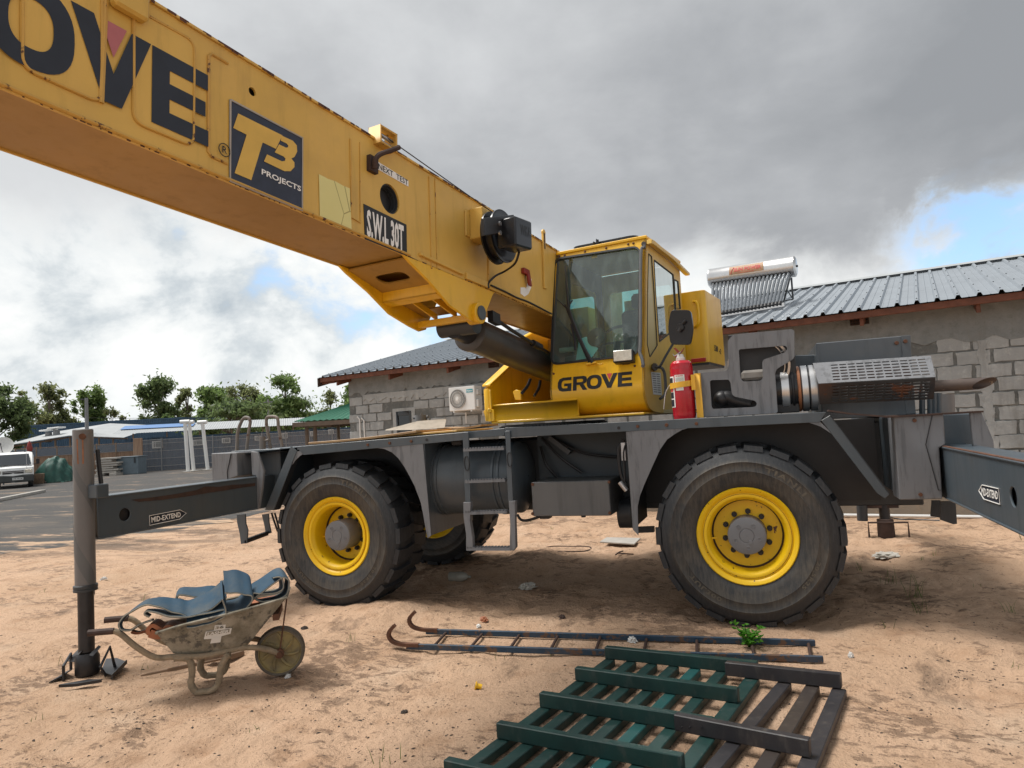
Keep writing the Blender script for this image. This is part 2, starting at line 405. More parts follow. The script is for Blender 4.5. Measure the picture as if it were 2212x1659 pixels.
def m_rubber():
    m, n = newmat('tyre_rubber')
    x, y, z = n.sep(n.coord)
    rad = n.math('SQRT', n.math('ADD', n.math('MULTIPLY', x, x), n.math('MULTIPLY', z, z)))
    a = n.noise(9, 6, .65); c = n.mix(a, (.014,.016,.019), (.030,.033,.038))
    ringm = n.math('MULTIPLY', n.step(rad, .36, .41), n.step(rad, .585, .555))
    st = n.noise(26, 7, .7, stretch=(2.2, 1, .35)); dust = n.math('ADD', n.math('MULTIPLY', n.step(st, .62, .44), .55), n.math('MULTIPLY', n.step(n.noise(5, 5, .6), .62, .40), .60))
    d2 = n.noise(2.1, 4, .5, off=(1,4,2))
    dustm = n.math('MULTIPLY', n.math('MULTIPLY', ringm, dust), n.step(d2, .25, .5))
    c = n.mix(n.math('MULTIPLY', dustm, .95), c, (.068,.059,.048))
    oth = n.math('MULTIPLY', n.step(st, .50, .40), .12); c = n.mix(oth, c, (.12,.12,.115))
    fl = n.noise(26, 5, .6, off=(7,7,7)); c = n.mix(n.math('MULTIPLY', n.step(fl, .66, .72), .5), c, (.012,.012,.013))
    setp(n, col=c, rough=n.math('ADD', n.math('MULTIPLY', a, .3), .45), nrm=n.bump(n.math('ADD', n.noise(45, 4), a), .22, .006)); return m
MAT['rubber'] = m_rubber()
MAT['rubber_print'] = flat('moulded_rubber', (.105,.090,.070), .7, 0, .3, 12)
MAT['barrow_rubber'] = flat('muddy_rubber', (.10,.085,.065), .8, 0, .4, 18, .3)

def m_sand():
    m, n = newmat('sandy_ground')
    a = n.noise(.55, 6, .6); c = n.mix(n.step(a, .28, .72), (.66,.45,.31), (.55,.37,.245))
    b = n.noise(3.2, 8, .62, off=(2,7,0)); c = n.mix(n.math('MULTIPLY', n.step(b, .48, .72), .55), c, (.36,.205,.115))
    pale = n.noise(1.3, 7, .65, off=(8,1,0)); c = n.mix(n.math('MULTIPLY', n.step(pale, .52, .75), .5), c, (.72,.56,.42))
    # charcoal dust drifts
    k = n.noise(1.15, 9, .72, stretch=(1.6, .8, 1), off=(5,2,0)); c = n.mix(n.math('MULTIPLY', n.step(k, .555, .70), .78), c, (.12,.088,.066))
    px_, py_, pz_ = n.sep(n.coord)
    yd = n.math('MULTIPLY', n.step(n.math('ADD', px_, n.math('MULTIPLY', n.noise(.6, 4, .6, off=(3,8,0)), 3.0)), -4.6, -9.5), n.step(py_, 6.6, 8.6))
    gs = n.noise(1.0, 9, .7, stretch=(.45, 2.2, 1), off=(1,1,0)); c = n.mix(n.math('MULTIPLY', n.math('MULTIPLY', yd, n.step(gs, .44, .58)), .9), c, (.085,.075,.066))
    dm = n.noise(.9, 5, .6, off=(11,3,0)); sp2 = n.noise(9, 9, .75, stretch=(.8, 1.5, 1), off=(3,1,5)); c = n.mix(n.math('MULTIPLY', n.step(n.math('ADD', sp2, n.math('MULTIPLY', dm, .75)), .92, 1.0), .7), c, (.15,.10,.07))  # speckled dark drifts, with streaky shadows put into the sand colour
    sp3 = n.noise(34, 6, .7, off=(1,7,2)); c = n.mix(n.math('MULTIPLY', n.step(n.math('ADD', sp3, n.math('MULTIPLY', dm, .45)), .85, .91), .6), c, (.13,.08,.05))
    # dark flecks
    v = n.voro(38); f = n.noise(2.4, 4, .6, off=(1,9,0)); thr = n.math('MULTIPLY', n.step(f, .35, .75), .24)
    fk = n.math('LESS_THAN', v, thr); c = n.mix(n.math('MULTIPLY', fk, .75), c, (.09,.055,.035))
    g = n.noise(420, 3, .7); c = n.mix(n.math('MULTIPLY', n.step(g, .35, .7), .40), c, (.25,.15,.085))
    h = n.math('ADD', n.math('MULTIPLY', n.noise(28, 8, .7), 1.0), n.math('ADD', n.math('MULTIPLY', n.noise(110, 4, .7), .35), n.math('MULTIPLY', n.noise(7, 5, .6), 1.2)))
    setp(n, col=c, rough=.92, spec=.25, nrm=n.bump(h, .9, .035)); return m
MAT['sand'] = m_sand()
def m_gravel():
    m, n = newmat('dark_gravel')
    a = n.noise(26, 8, .75); c = n.mix(a, (.022,.021,.021), (.085,.080,.075))
    s = n.noise(.5, 9, .65, stretch=(.55, 1.6, 1), off=(3,3,0)); c = n.mix(n.math('MULTIPLY', n.step(s, .54, .68), .65), c, (.30,.215,.145))
    s2 = n.noise(.16, 6, .6, stretch=(.5, 1.5, 1)); c = n.mix(n.math('MULTIPLY', n.step(s2, .55, .7), .35), c, (.22,.17,.125))
    gx_, gy_, gz_ = n.sep(n.coord); eg = n.step(n.math('ADD', gx_, n.math('MULTIPLY', n.noise(.45, 5, .65, off=(6,2,0)), 5.0)), -12.4, -10.4); es = n.noise(1.1, 9, .7, stretch=(.5, 2.0, 1), off=(2,9,0)); c = n.mix(n.step(n.math('ADD', es, n.math('MULTIPLY', eg, .10)), .60, .70), c, (.44,.30,.195))
    setp(n, col=c, rough=.9, nrm=n.bump(n.noise(60, 6, .7), .6, .02)); return m
MAT['gravel'] = m_gravel()
def m_block(name, ca, cb, cs):
    m, n = newmat(name)
    inf = n.n('ShaderNodeObjectInfo'); rd = inf.outputs['Random']
    geo = n.n('ShaderNodeNewGeometry'); n.coord = geo.outputs['Position']
    a = n.noise(3.5, 8, .65); c = n.mix(n.step(a, .3, .7), ca, cb)
    c = n.mix(n.math('MULTIPLY', rd, .45), c, tuple(x*.74 for x in ca))
    s = n.noise(9, 8, .7, off=(3,1,7)); c = n.mix(n.math('MULTIPLY', n.step(s, .5, .7), .6), c, cs)
    p = n.noise(1.1, 6, .6, off=(4,4,2)); c = n.mix(n.math('MULTIPLY', n.step(p, .52, .66), .45), c, tuple(x*.62 for x in cb))
    dr = n.noise(2.5, 6, .6, stretch=(1.8,1.8,.3), off=(1,6,3)); c = n.mix(n.math('MULTIPLY', n.step(dr, .52, .70), .35), c, (.14,.135,.12))
    setp(n, col=c, rough=.9, spec=.2, nrm=n.bump(n.math('ADD', n.noise(40, 6, .7), n.noise(9, 6, .65)), .5, .012)); return m
MAT['block'] = m_block('concrete_block', (.40,.42,.425), (.32,.338,.342), (.50,.52,.52))
MAT['mortar'] = m_block('rough_mortar', (.13,.138,.136), (.18,.188,.184), (.33,.343,.33))
MAT['render_band'] = m_block('cement_render', (.215,.232,.236), (.29,.308,.31), (.15,.162,.163))
MAT['plinth'] = m_block('splashed_plinth', (.33,.275,.215), (.29,.25,.205), (.38,.28,.19))
def m_roof(name, col, metal, rough):
    m, n = newmat(name)
    a = n.noise(1.5, 5, .6); c = n.mix(a, tuple(x*.8 for x in col), tuple(min(1, x*1.15) for x in col))
    s = n.noise(4, 7, .6, off=(2,2,9)); c = n.mix(n.math('MULTIPLY', n.step(s, .55, .72), .3), c, tuple(x*.55 for x in col))
    setp(n, col=c, metal=metal, rough=n.math('ADD', n.math('MULTIPLY', s, .22), rough), nrm=n.bump(n.noise(2.5, 3), .12, .02)); return m
MAT['roof'] = m_roof('zinc_roof_sheet', (.34,.375,.41), .45, .30)
MAT['roof_green'] = m_roof('green_roof_sheet', (.018,.13,.075), .1, .35)
MAT['roof_white'] = m_roof('white_roof_sheet', (.36,.38,.39), .1, .45)
MAT['wall_grey'] = flat('grey_painted_panel', (.20,.205,.21), .7, 0, .10, 1.5)
def m_net(name, col, alpha):
    m, n = newmat(name)
    t = n.n('ShaderNodeBsdfTransparent'); d = n.n('ShaderNodeBsdfDiffuse'); n.put(d.inputs[0], n.mix(n.noise(1.2, 5, .6), tuple(x*.8 for x in col), col))
    mx = n.n('ShaderNodeMixShader'); mx.inputs[0].default_value = alpha
    n.nt.links.new(t.outputs[0], mx.inputs[1]); n.nt.links.new(d.outputs[0], mx.inputs[2]); n.nt.links.new(mx.outputs[0], n.o.inputs[0]); return m
MAT['net'] = m_net('fence_mesh', (.30,.285,.275), .42)
def m_reed():
    m, n = newmat('reed_screen')
    a = n.noise(3, 6, .6, stretch=(9, 9, .35)); c = n.mix(n.step(a, .3, .7), (.19,.115,.075), (.33,.22,.15)); setp(n, col=c, rough=.9); return m
MAT['reed'] = m_reed()
def m_glass(name, tint, refl=.10):
    m, n = newmat(name)
    t = n.n('ShaderNodeBsdfTransparent'); n.put(t.inputs[0], tint)
    g = n.n('ShaderNodeBsdfGlossy'); g.inputs['Roughness'].default_value = .03; n.put(g.inputs[0], (.9,.95,.95))
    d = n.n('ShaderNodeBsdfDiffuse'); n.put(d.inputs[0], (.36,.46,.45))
    f = n.n('ShaderNodeFresnel'); f.inputs[0].default_value = 1.5
    m1 = n.n('ShaderNodeMixShader'); n.put(m1.inputs[0], n.math('ADD', f.outputs[0], refl-.04, True))
    n.nt.links.new(t.outputs[0], m1.inputs[1]); n.nt.links.new(g.outputs[0], m1.inputs[2])
    dirt = n.noise(6, 6, .65, stretch=(2.2,2.2,.35)); m2 = n.n('ShaderNodeMixShader'); n.put(m2.inputs[0], n.math('MULTIPLY', n.math('ADD', n.step(dirt, .4, .8), .5), .16))  # teal-white film: dirt streaks plus sky reflection put into the colour
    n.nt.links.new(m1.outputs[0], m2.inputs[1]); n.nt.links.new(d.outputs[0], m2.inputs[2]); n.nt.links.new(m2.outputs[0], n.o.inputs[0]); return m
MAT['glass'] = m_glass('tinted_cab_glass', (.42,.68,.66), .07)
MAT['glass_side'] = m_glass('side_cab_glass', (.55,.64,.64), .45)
MAT['glass_dark'] = flat('dark_window_glass', (.02,.025,.03), .08, 0, .1, 2)
def m_film():
    m, n = newmat('yellowed_film'); a = n.noise(8, 6, .6, stretch=(2,2,.5))
    setp(n, col=n.mix(a, (.42,.33,.12), (.52,.43,.18)), rough=.35); return m
MAT['film'] = m_film()
def m_sticker():
    m, n = newmat('pale_yellow_sticker'); v = n.voro(5, 'DISTANCE_TO_EDGE')
    c = n.mix(n.math('LESS_THAN', v, .012), n.mix(n.noise(4,4), (.68,.62,.24), (.74,.68,.30)), (.38,.33,.12)); setp(n, col=c, rough=.6); return m
MAT['sticker'] = m_sticker()
def m_leaf(name, ca, cb, tr=.45):
    m, n = newmat(name)
    geo = n.n('ShaderNodeNewGeometry'); rd = geo.outputs['Random Per Island']
    c = n.mix(rd, ca, cb); c = n.mix(n.step(n.noise(.5, 3, .5), .35, .65), c, tuple(x*.6 for x in ca))
    setp(n, col=c, rough=.5, spec=.3)
    t = n.n('ShaderNodeBsdfTranslucent'); n.put(t.inputs[0], tuple(min(1, x*1.5) for x in cb)); mx = n.n('ShaderNodeMixShader'); mx.inputs[0].default_value = tr
    n.nt.links.new(n.p.outputs[0], mx.inputs[1]); n.nt.links.new(t.outputs[0], mx.inputs[2]); n.nt.links.new(mx.outputs[0], n.o.inputs[0]); return m
MAT['leaf_olive'] = m_leaf('olive_leaves', (.085,.110,.050), (.20,.225,.10))
MAT['leaf_green'] = m_leaf('green_leaves', (.070,.125,.040), (.175,.25,.085))
MAT['leaf_dark'] = m_leaf('dark_leaves', (.055,.090,.036), (.135,.185,.075))
MAT['leaf_weed'] = m_leaf('weed_leaves', (.045,.16,.015), (.10,.30,.03))
MAT['grass'] = m_leaf('grass_blades', (.05,.09,.02), (.14,.19,.06))
MAT['bark'] = flat('bark', (.14,.12,.10), .9, 0, .3)
def m_web():
    m, n = newmat('blue_webbing')
    a = n.noise(5, 6, .6); c = n.mix(a, (.006,.026,.050), (.016,.070,.125))
    d = n.noise(3.2, 7, .65, off=(4,4,4)); c = n.mix(n.math('MULTIPLY', n.step(d, .40, .66), .85), c, (.075,.085,.082))
    wv = n.n('ShaderNodeTexWave'); n.put(wv.inputs[0], n.coord); wv.inputs['Scale'].default_value = 38; wv.inputs['Distortion'].default_value = 2
    c = n.mix(n.math('MULTIPLY', wv.outputs['Fac'], .30), c, (.010,.040,.08))
    setp(n, col=c, rough=.8, nrm=n.bump(wv.outputs['Fac'], .25, .003)); return m
MAT['web'] = m_web()
MAT['web_edge'] = flat('frayed_webbing_edge', (.26,.25,.21), .9, 0, .25, 30, .3)
def m_tray():
    m, n = newmat('cement_caked_tray')
    a = n.noise(6, 8, .7); c = n.mix(n.step(a, .35, .65), (.14,.125,.09), (.30,.275,.22))
    b = n.noise(14, 7, .7, off=(2,2,2)); c = n.mix(n.math('MULTIPLY', n.step(b, .52, .62), .8), c, (.055,.052,.048))
    r = n.noise(4, 6, .6, off=(6,1,2)); c = n.mix(n.step(r, .66, .74), c, (.13,.07,.04))
    setp(n, col=c, rough=.85, nrm=n.bump(n.math('ADD', a, b), .5, .008)); return m
MAT['tray'] = m_tray()
MAT['mud'] = flat('mud_caked_tube', (.24,.19,.13), .9, 0, .4, 22, .6)
def m_wheelyel():
    m, n = newmat('muddy_yellow_plastic'); a = n.noise(7, 6, .65)
    setp(n, col=n.mix(n.step(a, .38, .62), (.27,.21,.085), (.15,.12,.07)), rough=.7, nrm=n.bump(a, .3, .006)); return m
MAT['barrow_rim'] = m_wheelyel()
def m_slat(name, ca, cb, dust):
    m, n = newmat(name); a = n.noise(5, 6, .65, stretch=(1,1,1)); c = n.mix(n.step(a, .3, .7), ca, cb)
    s = n.noise(14, 6, .7, stretch=(1.4,1.4,.5), off=(2,5,1)); c = n.mix(n.math('MULTIPLY', n.step(s, .50, .72), .6), c, dust)
    setp(n, col=c, rough=.5, nrm=n.bump(n.noise(40, 4), .2, .003)); return m
MAT['slat_green'] = m_slat('dark_green_plank', (.004,.026,.024), (.008,.042,.037), (.055,.065,.058))
MAT['slat_teal'] = m_slat('teal_plank', (.006,.060,.060), (.012,.085,.082), (.04,.08,.075))
MAT['slat_black'] = m_slat('charcoal_plank', (.017,.016,.019), (.030,.028,.031), (.075,.066,.060))
MAT['slat_brown'] = m_slat('brown_black_plank', (.027,.021,.019), (.040,.031,.027), (.075,.062,.05))
MAT['ladder_blue'] = paint('worn_blue_paint', (.008,.034,.070), (.013,.040,.070), .6, .53, .4, (.16,.11,.075), .5, 18.0, rustcol=(.10,.055,.032))
MAT['ply'] = m_slat('weathered_plywood', (.30,.17,.075), (.42,.26,.12), (.16,.085,.045))
MAT['ply_yellow'] = m_slat('yellow_film_plywood', (.62,.36,.10), (.70,.43,.14), (.35,.22,.10))
MAT['ply_grey'] = m_slat('grey_plywood', (.26,.22,.17), (.34,.29,.23), (.14,.12,.09))
MAT['plastic_bag'] = flat('translucent_plastic', (.55,.52,.46), .4, 0, .15, 12, .2)
MAT['bottle'] = flat('clear_plastic_bottle', (.32,.31,.27), .15, 0, .15)
MAT['debris'] = flat('charred_flakes', (.035,.026,.020), .9, 0, .5, 6)
MAT['tube_glass'] = flat('vacuum_tube', (.26,.28,.30), .10, .75, .12)
MAT['gold_label'] = flat('copper_label', (.36,.21,.11), .5, 0, .25)
MAT['cyan_print'] = flat('cyan_print', (.03,.33,.42), .5)
MAT['rust_orange'] = flat('rust_stain', (.26,.10,.04), .75, 0, .4, 16, .2)
MAT['toolbox'] = paint('tool_box_grey_paint', (.095,.100,.105), (.115,.118,.12), .40, .72, .45, (.13,.125,.12), .35, vs=.2)
MAT['panel'] = flat('bluish_dark_panel', (.026,.038,.048), .5, 0, .1)
MAT['copper'] = flat('copper_tape', (.36,.15,.07), .4, .3, .35, 12)
MAT['guard_rust_shaded'] = paint('shaded_rusting_guard_paint', (.055,.055,.056), (.04,.04,.042), .5, .55, .4, (.18,.08,.04), .6, 5.0, rustcol=(.15,.06,.03))  # rusting paint with its base darkened as shade on the lower guard face
MAT['pipe_rust'] = paint('rusted_tail_pipe', (.075,.050,.042), (.05,.038,.034), .6, .60, .3, (.26,.18,.12), .4, 9, rustcol=(.28,.20,.13))
MAT['boom_inner'] = flat('inner_boom_paint', (.45,.27,.05), .5, 0, .15)
MAT['cylinder'] = paint('cylinder_grey_paint', (.050,.050,.052), (.06,.057,.054), .34, .74, .3, (.15,.11,.08), .3)
MAT['hood'] = paint('hood_blue_grey_paint', (.070,.085,.100), (.080,.092,.104), .40, .715, .4, (.17,.15,.13), .25, 5, vs=.3)
MAT['sign_navy'] = flat('weathered_navy_sign', (.022,.030,.055), .5, 0, .3, 14)
MAT['yellow_side'] = paint('faded_door_paint', (.66,.43,.075), (.58,.38,.075), .42, .74, .25, (.40,.27,.09), .3)
MAT['hub'] = paint('hub_grey_paint', (.150,.155,.168), (.18,.182,.19), .42, .74, .25, (.16,.15,.13), .25)
MAT['hose'] = flat('grey_hose', (.10,.105,.11), .55, 0, .2)
MAT['dash'] = flat('pale_dash_trim', (.34,.37,.35), .7, 0, .15)
MAT['cloth'] = flat('grey_rag', (.26,.28,.28), .9, 0, .2)
# ================================================================== ground
def axis_(parts):
    out = []
    for a, b, st in parts:
        n = max(1, int(round((b-a)/st))); out += list(np.linspace(a, b, n, endpoint=False))
    return np.array(out+[parts[-1][1]])
def ground_z(x, y):
    near = np.clip(1-np.maximum(np.abs(x+1.0)-7, 0)/2.6, 0, 1)*np.clip(1-np.maximum(np.abs(y-5.5)-6, 0)/6, 0, 1)
    h = (vnoise(x*1.1, y*1.1, 1)-.5)*.06 + (vnoise(x*3.3+7, y*3.3, 2)-.5)*.036 + (vnoise(x*8.5, y*8.5+3, 3)-.5)*.026
    h += (vnoise(x*19, y*19, 4)-.5)*.018
    d = vnoise(x*4.2+3, y*4.2+9, 6); h -= np.clip(d-.66, 0, 1)*.13          # scuffs and footprints
    h = h*near
    def mound(cx, cy, r, a): return a*np.exp(-(((x-cx)**2+(y-cy)**2)/r**2))
    h += mound(-3.30, 5.32, .40, .085)+mound(-4.25, 5.5, .4, .035)+mound(-2.7, 7.6, .5, .06)+mound(.45, 5.9, .35, .035)+mound(1.9, 7.7, .5, .06)+mound(1.5, 8.4, .6, .05)
    flat_ = np.exp(-(((x+.6)**2/1.6+(y-3.6)**2/1.8)))*.9 + np.exp(-(((x+1.25)**2/3.2+(y-4.8)**2/.10)))*.8 + np.exp(-(((x+3.45)**2+(y-3.6)**2)/.12))*.8+np.exp(-(((x+4.7)**2+(y-3.58)**2)/.15))*.8
    return h*(1-np.clip(flat_, 0, 1))-.004
gx = axis_([(-420, -60, 60), (-60, -14, 4), (-14, -6, .25), (-6, 2.6, .026), (2.6, 8, .25), (8, 60, 5), (60, 420, 60)])
gy = axis_([(-60, -4, 8), (-4, 1.6, .3), (1.6, 6.2, .026), (6.2, 10.5, .045), (10.5, 20, .4), (20, 90, 5), (90, 420, 60)])
GX, GY = np.meshgrid(gx, gy)
GZ = ground_z(GX, GY)
nx, ny = len(gx), len(gy)
me = bpy.data.meshes.new('ground'); me.vertices.add(nx*ny)
me.vertices.foreach_set('co', np.stack([GX, GY, GZ], -1).astype(np.float32).ravel())
ii = (np.arange(ny-1)[:, None]*nx+np.arange(nx-1)[None]).ravel()
q = np.stack([ii, ii+1, ii+nx+1, ii+nx], -1).astype(np.int32)
me.loops.add(q.size); me.loops.foreach_set('vertex_index', q.ravel()); me.polygons.add(len(q))
me.polygons.foreach_set('loop_start', np.arange(0, q.size, 4, dtype=np.int32)); me.update(); me.validate()
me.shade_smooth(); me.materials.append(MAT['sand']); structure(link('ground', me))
def gz(x, y): return float(ground_z(np.array([x*1.]), np.array([y*1.]))[0])

# dark gravel yard on the left, with a ragged edge where sand has blown over it
edge = []
for k in range(120):
    y = 2.5+k*.40
    edge.append((-11.4-.9*math.sin(k*.21)-.55*(random.random()-.5)-1.2*(vnoise(np.array([k*.33]), np.array([.5]), 9)[0]-.5) - max(0, y-14)*.55, y))
far = [(-33, 36.0), (-62, 42), (-62, 2.5)]
mb = MB(); outer = [(x, y) for x, y in edge if y < 27]+far
vs, fs = curve2mesh([outer]); mb.add([(v[0], v[1], .0) for v in vs], fs); structure(mb.build('gravel_yard', MAT['gravel'], smooth=0))
# kerb in front of the van
mb = MB(); p, q_ = PZ((0, 1083)), PZ((92, 1064)); mb.bar(p-(q_-p)*1.0+UP*.06, q_+UP*.06, np.array([.10, .22, 0]), UP*.12)
structure(mb.build('kerb', MAT['concrete'], bevel=.015))

# ================================================================== long block building behind the crane
e1 = np.array([.98, -.197, 0])/math.hypot(.98, .197); e2 = np.array([.197, .98, 0])/math.hypot(.98, .197)
WE = 11.258
def B(s, e, z): return e1*s+e2*e+UP*z
BO = B(-5, WE, 0)
bld = thing('block_building', 'long unplastered grey concrete block building with a zinc sheet roof behind the crane', 'building', BO)
S0, S1 = -11.36, 5.2; EB = WE+8.8
mb = MB()
mb.obox(B(S0, WE, -.05), e1*(S1-S0), e2*.20, UP*2.98)                       # front core of mortar
mb.obox(B(S0, WE+.2, -.05), e1*.2, e2*8.4, UP*2.98); mb.obox(B(S1-.2, WE+.2, -.05), e1*.2, e2*8.4, UP*2.98)
mb.obox(B(S0, EB-.2, -.05), e1*(S1-S0), e2*.2, UP*2.98)
g0 = [B(S0, WE, 2.93), B(S0, EB, 2.93), B(S0, (WE+EB)/2, 4.0)]
mb.prism(g0, e1*.2); mb.prism([p+e1*(S1-S0-.2) for p in g0], e1*.2)
wall = mb.build('wall', MAT['mortar'], bld)
# uneven cement render bands, proud of the wall
def ragged(s_a, s_b, zt, zb, amp, n, seed):
    rr = random.Random(seed); top = [(s_a+(s_b-s_a)*k/n, zt) for k in range(n+1)]
    bot = [(s_b-(s_b-s_a)*k/n, zb+amp*(rr.random()-.5)*2*(1 if 0 < k < n else .2)) for k in range(n+1)]
    return top+bot
def onwall(poly2, th, mbb):
    mbb.prism([B(s, WE-.001, z) for s, z in poly2], -e2*th)
mb = MB(); onwall(ragged(S0+.01, -6.2, 2.945, 2.50, .07, 60, 3), .016, mb); onwall(ragged(-6.2, S1-.01, 2.945, 2.42, .05, 70, 5), .016, mb)
mb.build('render_band', MAT['render_band'], bld, smooth=0)
mb = MB(); onwall(ragged(-10.9, -7.4, 2.50, 2.36, .05, 40, 8), .030, mb); mb.build('mortar_smear', MAT['block'], bld, smooth=0)
rq = random.Random(12); mb = MB(); onwall([(.60+.05*(rq.random()-.5), 2.40-k*.05) for k in range(41)]+[(.70+.06*(rq.random()-.5), .40+k*.05) for k in range(41)], .020, mb)
mb.build('mortar_smear', MAT['block'], bld, smooth=0)
mb = MB(); onwall([(S0-.01, -.03), (S1+.01, -.03), (S1+.01, .33), (S0-.01, .33)], .035, mb); mb.build('plinth', MAT['plinth'], bld, bevel=.01)
# the blocks, each a piece of its own
BL_, BH = .425, .195
variants = []
for k in range(6):
    rr = random.Random(40+k); hw, hh = .199, .089; pts = []
    for (ax, az, bx, bz, m) in ((-hw,-hh,hw,-hh,5),(hw,-hh,hw,hh,3),(hw,hh,-hw,hh,5),(-hw,hh,-hw,-hh,3)):
        for j in range(m):
            t = j/m; jx = (rr.random()-.5)*.016; jz = (rr.random()-.5)*.014
            pts.append((ax+(bx-ax)*t+jx, az+(bz-az)*t+jz))
    m_ = MB(); m_.prism([np.array([x, 0.012, z]) for x, z in pts], (0, -.026, 0)); me_ = m_.mesh('brick', bevel=.004, smooth=.5); me_.materials.append(MAT['block']); variants.append(me_)
brot = (0, 0, math.atan2(e1[1], e1[0])); hid = MB()
holes = [(-9.98, -9.50, 1.45, 2.12)]
for row in range(11):
    z = .42+row*BH; off = (row % 2)*.5*BL_
    for k in range(40):
        s = S0+.2+off+k*BL_+random.uniform(-.02, .02)
        if s > S1-.2: continue
        if any(a-.2 < s < b+.2 and c-.08 < z < d+.08 for a, b, c, d in holes): continue
        if random.random() < .035: continue                  # smeared over with mortar
        p = B(s, WE, z+random.uniform(-.006, .006))
        vis = (s < -6.8 and z > 1.35) or (-3.2 < s < 1.9)
        if vis:
            link('brick', random.choice(variants), bld, p-BO, (random.uniform(-.02,.02), random.uniform(-.015,.015), brot[2]), (random.uniform(.95,1.03), random.uniform(.6,1.5), random.uniform(.95,1.03)))
        else:
            hid.obox(B(s-.18, WE+.01, z-.08), e1*.36, -e2*.024, UP*.16)
hid.build('bricks', MAT['block'], bld, kind='stuff', smooth=0)
# roof
EAVE, RIDGE, SLOPE = WE-.50, WE+4.4, .25
def RZ(e): return 2.955+SLOPE*(e-EAVE)
def ibr(p0, n, pitch, h): # cross-section of one ribbed sheet
    pr = []
    for k in range(n):
        x = p0+k*pitch; pr += [(x, 0), (x+pitch*.30, 0), (x+pitch*.33, .006), (x+pitch*.37, 0), (x+pitch*.68, 0), (x+pitch*.76, h), (x+pitch*.90, h), (x+pitch*.98, 0)]
    return pr+[(p0+n*pitch+.012, 0.0)]
up_sl = e2*1.0+UP*SLOPE; PIT = .236
def roof_sheet(s0, nrib, ea, eb, zoff):
    m_ = MB(); pr = ibr(s0, nrib, PIT, .042)
    a = [B(x, ea, RZ(ea)+zz_+zoff) for x, zz_ in pr]; b = [p+up_sl*(eb-ea) for p in a]
    m_.add(a+b, [(i, i+1, len(a)+i+1, len(a)+i) for i in range(len(a)-1)])
    a2 = [p-UP*.004 for p in a]; m_.add(a2, [tuple(range(len(a2)))]) if False else None
    return m_
k = 0; s = S0-.46
while s < S1+.3:
    roof_sheet(s, 3, EAVE-.03, RIDGE, .002*(k % 2)).build('roof_sheet', MAT['roof'], bld, smooth=.3); s += 3*PIT; k += 1
S_R = s
mb = MB(); a = [B(S0-.46, RIDGE, RZ(RIDGE)), B(S_R, RIDGE, RZ(RIDGE))]; b = [p+e2*4.9-UP*1.22 for p in a]; mb.add([a[0], a[1], b[1], b[0]], [(0,1,2,3)]); mb.build('rear_roof_slope', MAT['roof'], bld)
mb = MB(); mb.prism([B(S0-.48, RIDGE-.17, RZ(RIDGE-.17)+.052), B(S0-.48, RIDGE, RZ(RIDGE)+.075), B(S0-.48, RIDGE+.17, RZ(RIDGE-.17)+.052), B(S0-.48, RIDGE, RZ(RIDGE)+.066)], e1*(S_R-S0+.5)); mb.build('ridge_cap', MAT['roof_white'], bld)
mb = MB()                                                  # purlin under the sheet edge
mb.obox(B(S0-.40, EAVE+.01, 2.845), e1*(S_R-S0+.36), e2*.05, UP*.095)
mb.build('fascia_board', MAT['timber'], bld, bevel=.004)
mb = MB(); p = B(S0-.42, EAVE-.02, 2.74); mb.obox(p, -e1*.035, e2*5.0+UP*1.25, UP*.20); mb.build('barge_board', MAT['rust_dark'], bld, bevel=.004)
mb = MB(); mb.obox(B(S0-.40, EAVE+.08, 2.80), e1*.38, e2*4.7+UP*1.17, UP*.11); mb.build('soffit', MAT['timber'], bld)
for sr in (-11.3, -9.75, -8.2, -6.65, -3.55, -2.32, -.78, .60, 2.15, 3.7):  # rafter tails
    mb = MB(); mb.obox(B(sr, EAVE+.065, 2.735), e1*.05, e2*.43+UP*.107, UP*.115); mb.build('rafter', MAT['timber'], bld, bevel=.003)
mb = MB()
for s_ in np.arange(S0, S1, PIT*1.0):
    for e_ in (EAVE+.15, EAVE+1.0, EAVE+1.9, EAVE+2.9, EAVE+3.9):
        c_ = B(s_+PIT*.83-.46, e_, RZ(e_)+.045)
        mb.obox(c_-e1*.008-e2*.008, e1*.016, e2*.016, UP*.008)
mb.build('roof_screws', MAT['grey_dark'], bld, kind='stuff', smooth=0)
# air bricks under the eaves
for c in (x2(1135, 592), y3(2200, 445)):
    p = onp(c, B(0, WE-.02, 0), e2); v = MB()
    for i in range(8):
        v.obox(p-e1*.125+e1*(i*.0335)-UP*.085, e1*.014, -e2*.03, UP*.17)
    for j in range(5): v.obox(p-e1*.125-UP*.085+UP*(j*.039), e1*.25, -e2*.032, UP*.014)
    vo = v.build('air_brick', MAT['rust_dark'], bld, smooth=0)
    f_ = MB(); f_.obox(p-e1*.12-UP*.08-e2*.004, e1*.24, -e2*.006, UP*.16); f_.build('vent_hole', MAT['black'], vo, smooth=0)
    f_ = MB()
    for (a, b, c_, d) in ((-.16,.16,.088,.115),(-.16,.16,-.12,-.088),(-.16,-.128,-.088,.088),(.128,.16,-.088,.088)):
        f_.obox(p+e1*a+UP*c_, e1*(b-a), -e2*.016, UP*(d-c_))
    f_.build('vent_surround', MAT['render_band'], vo, smooth=0)
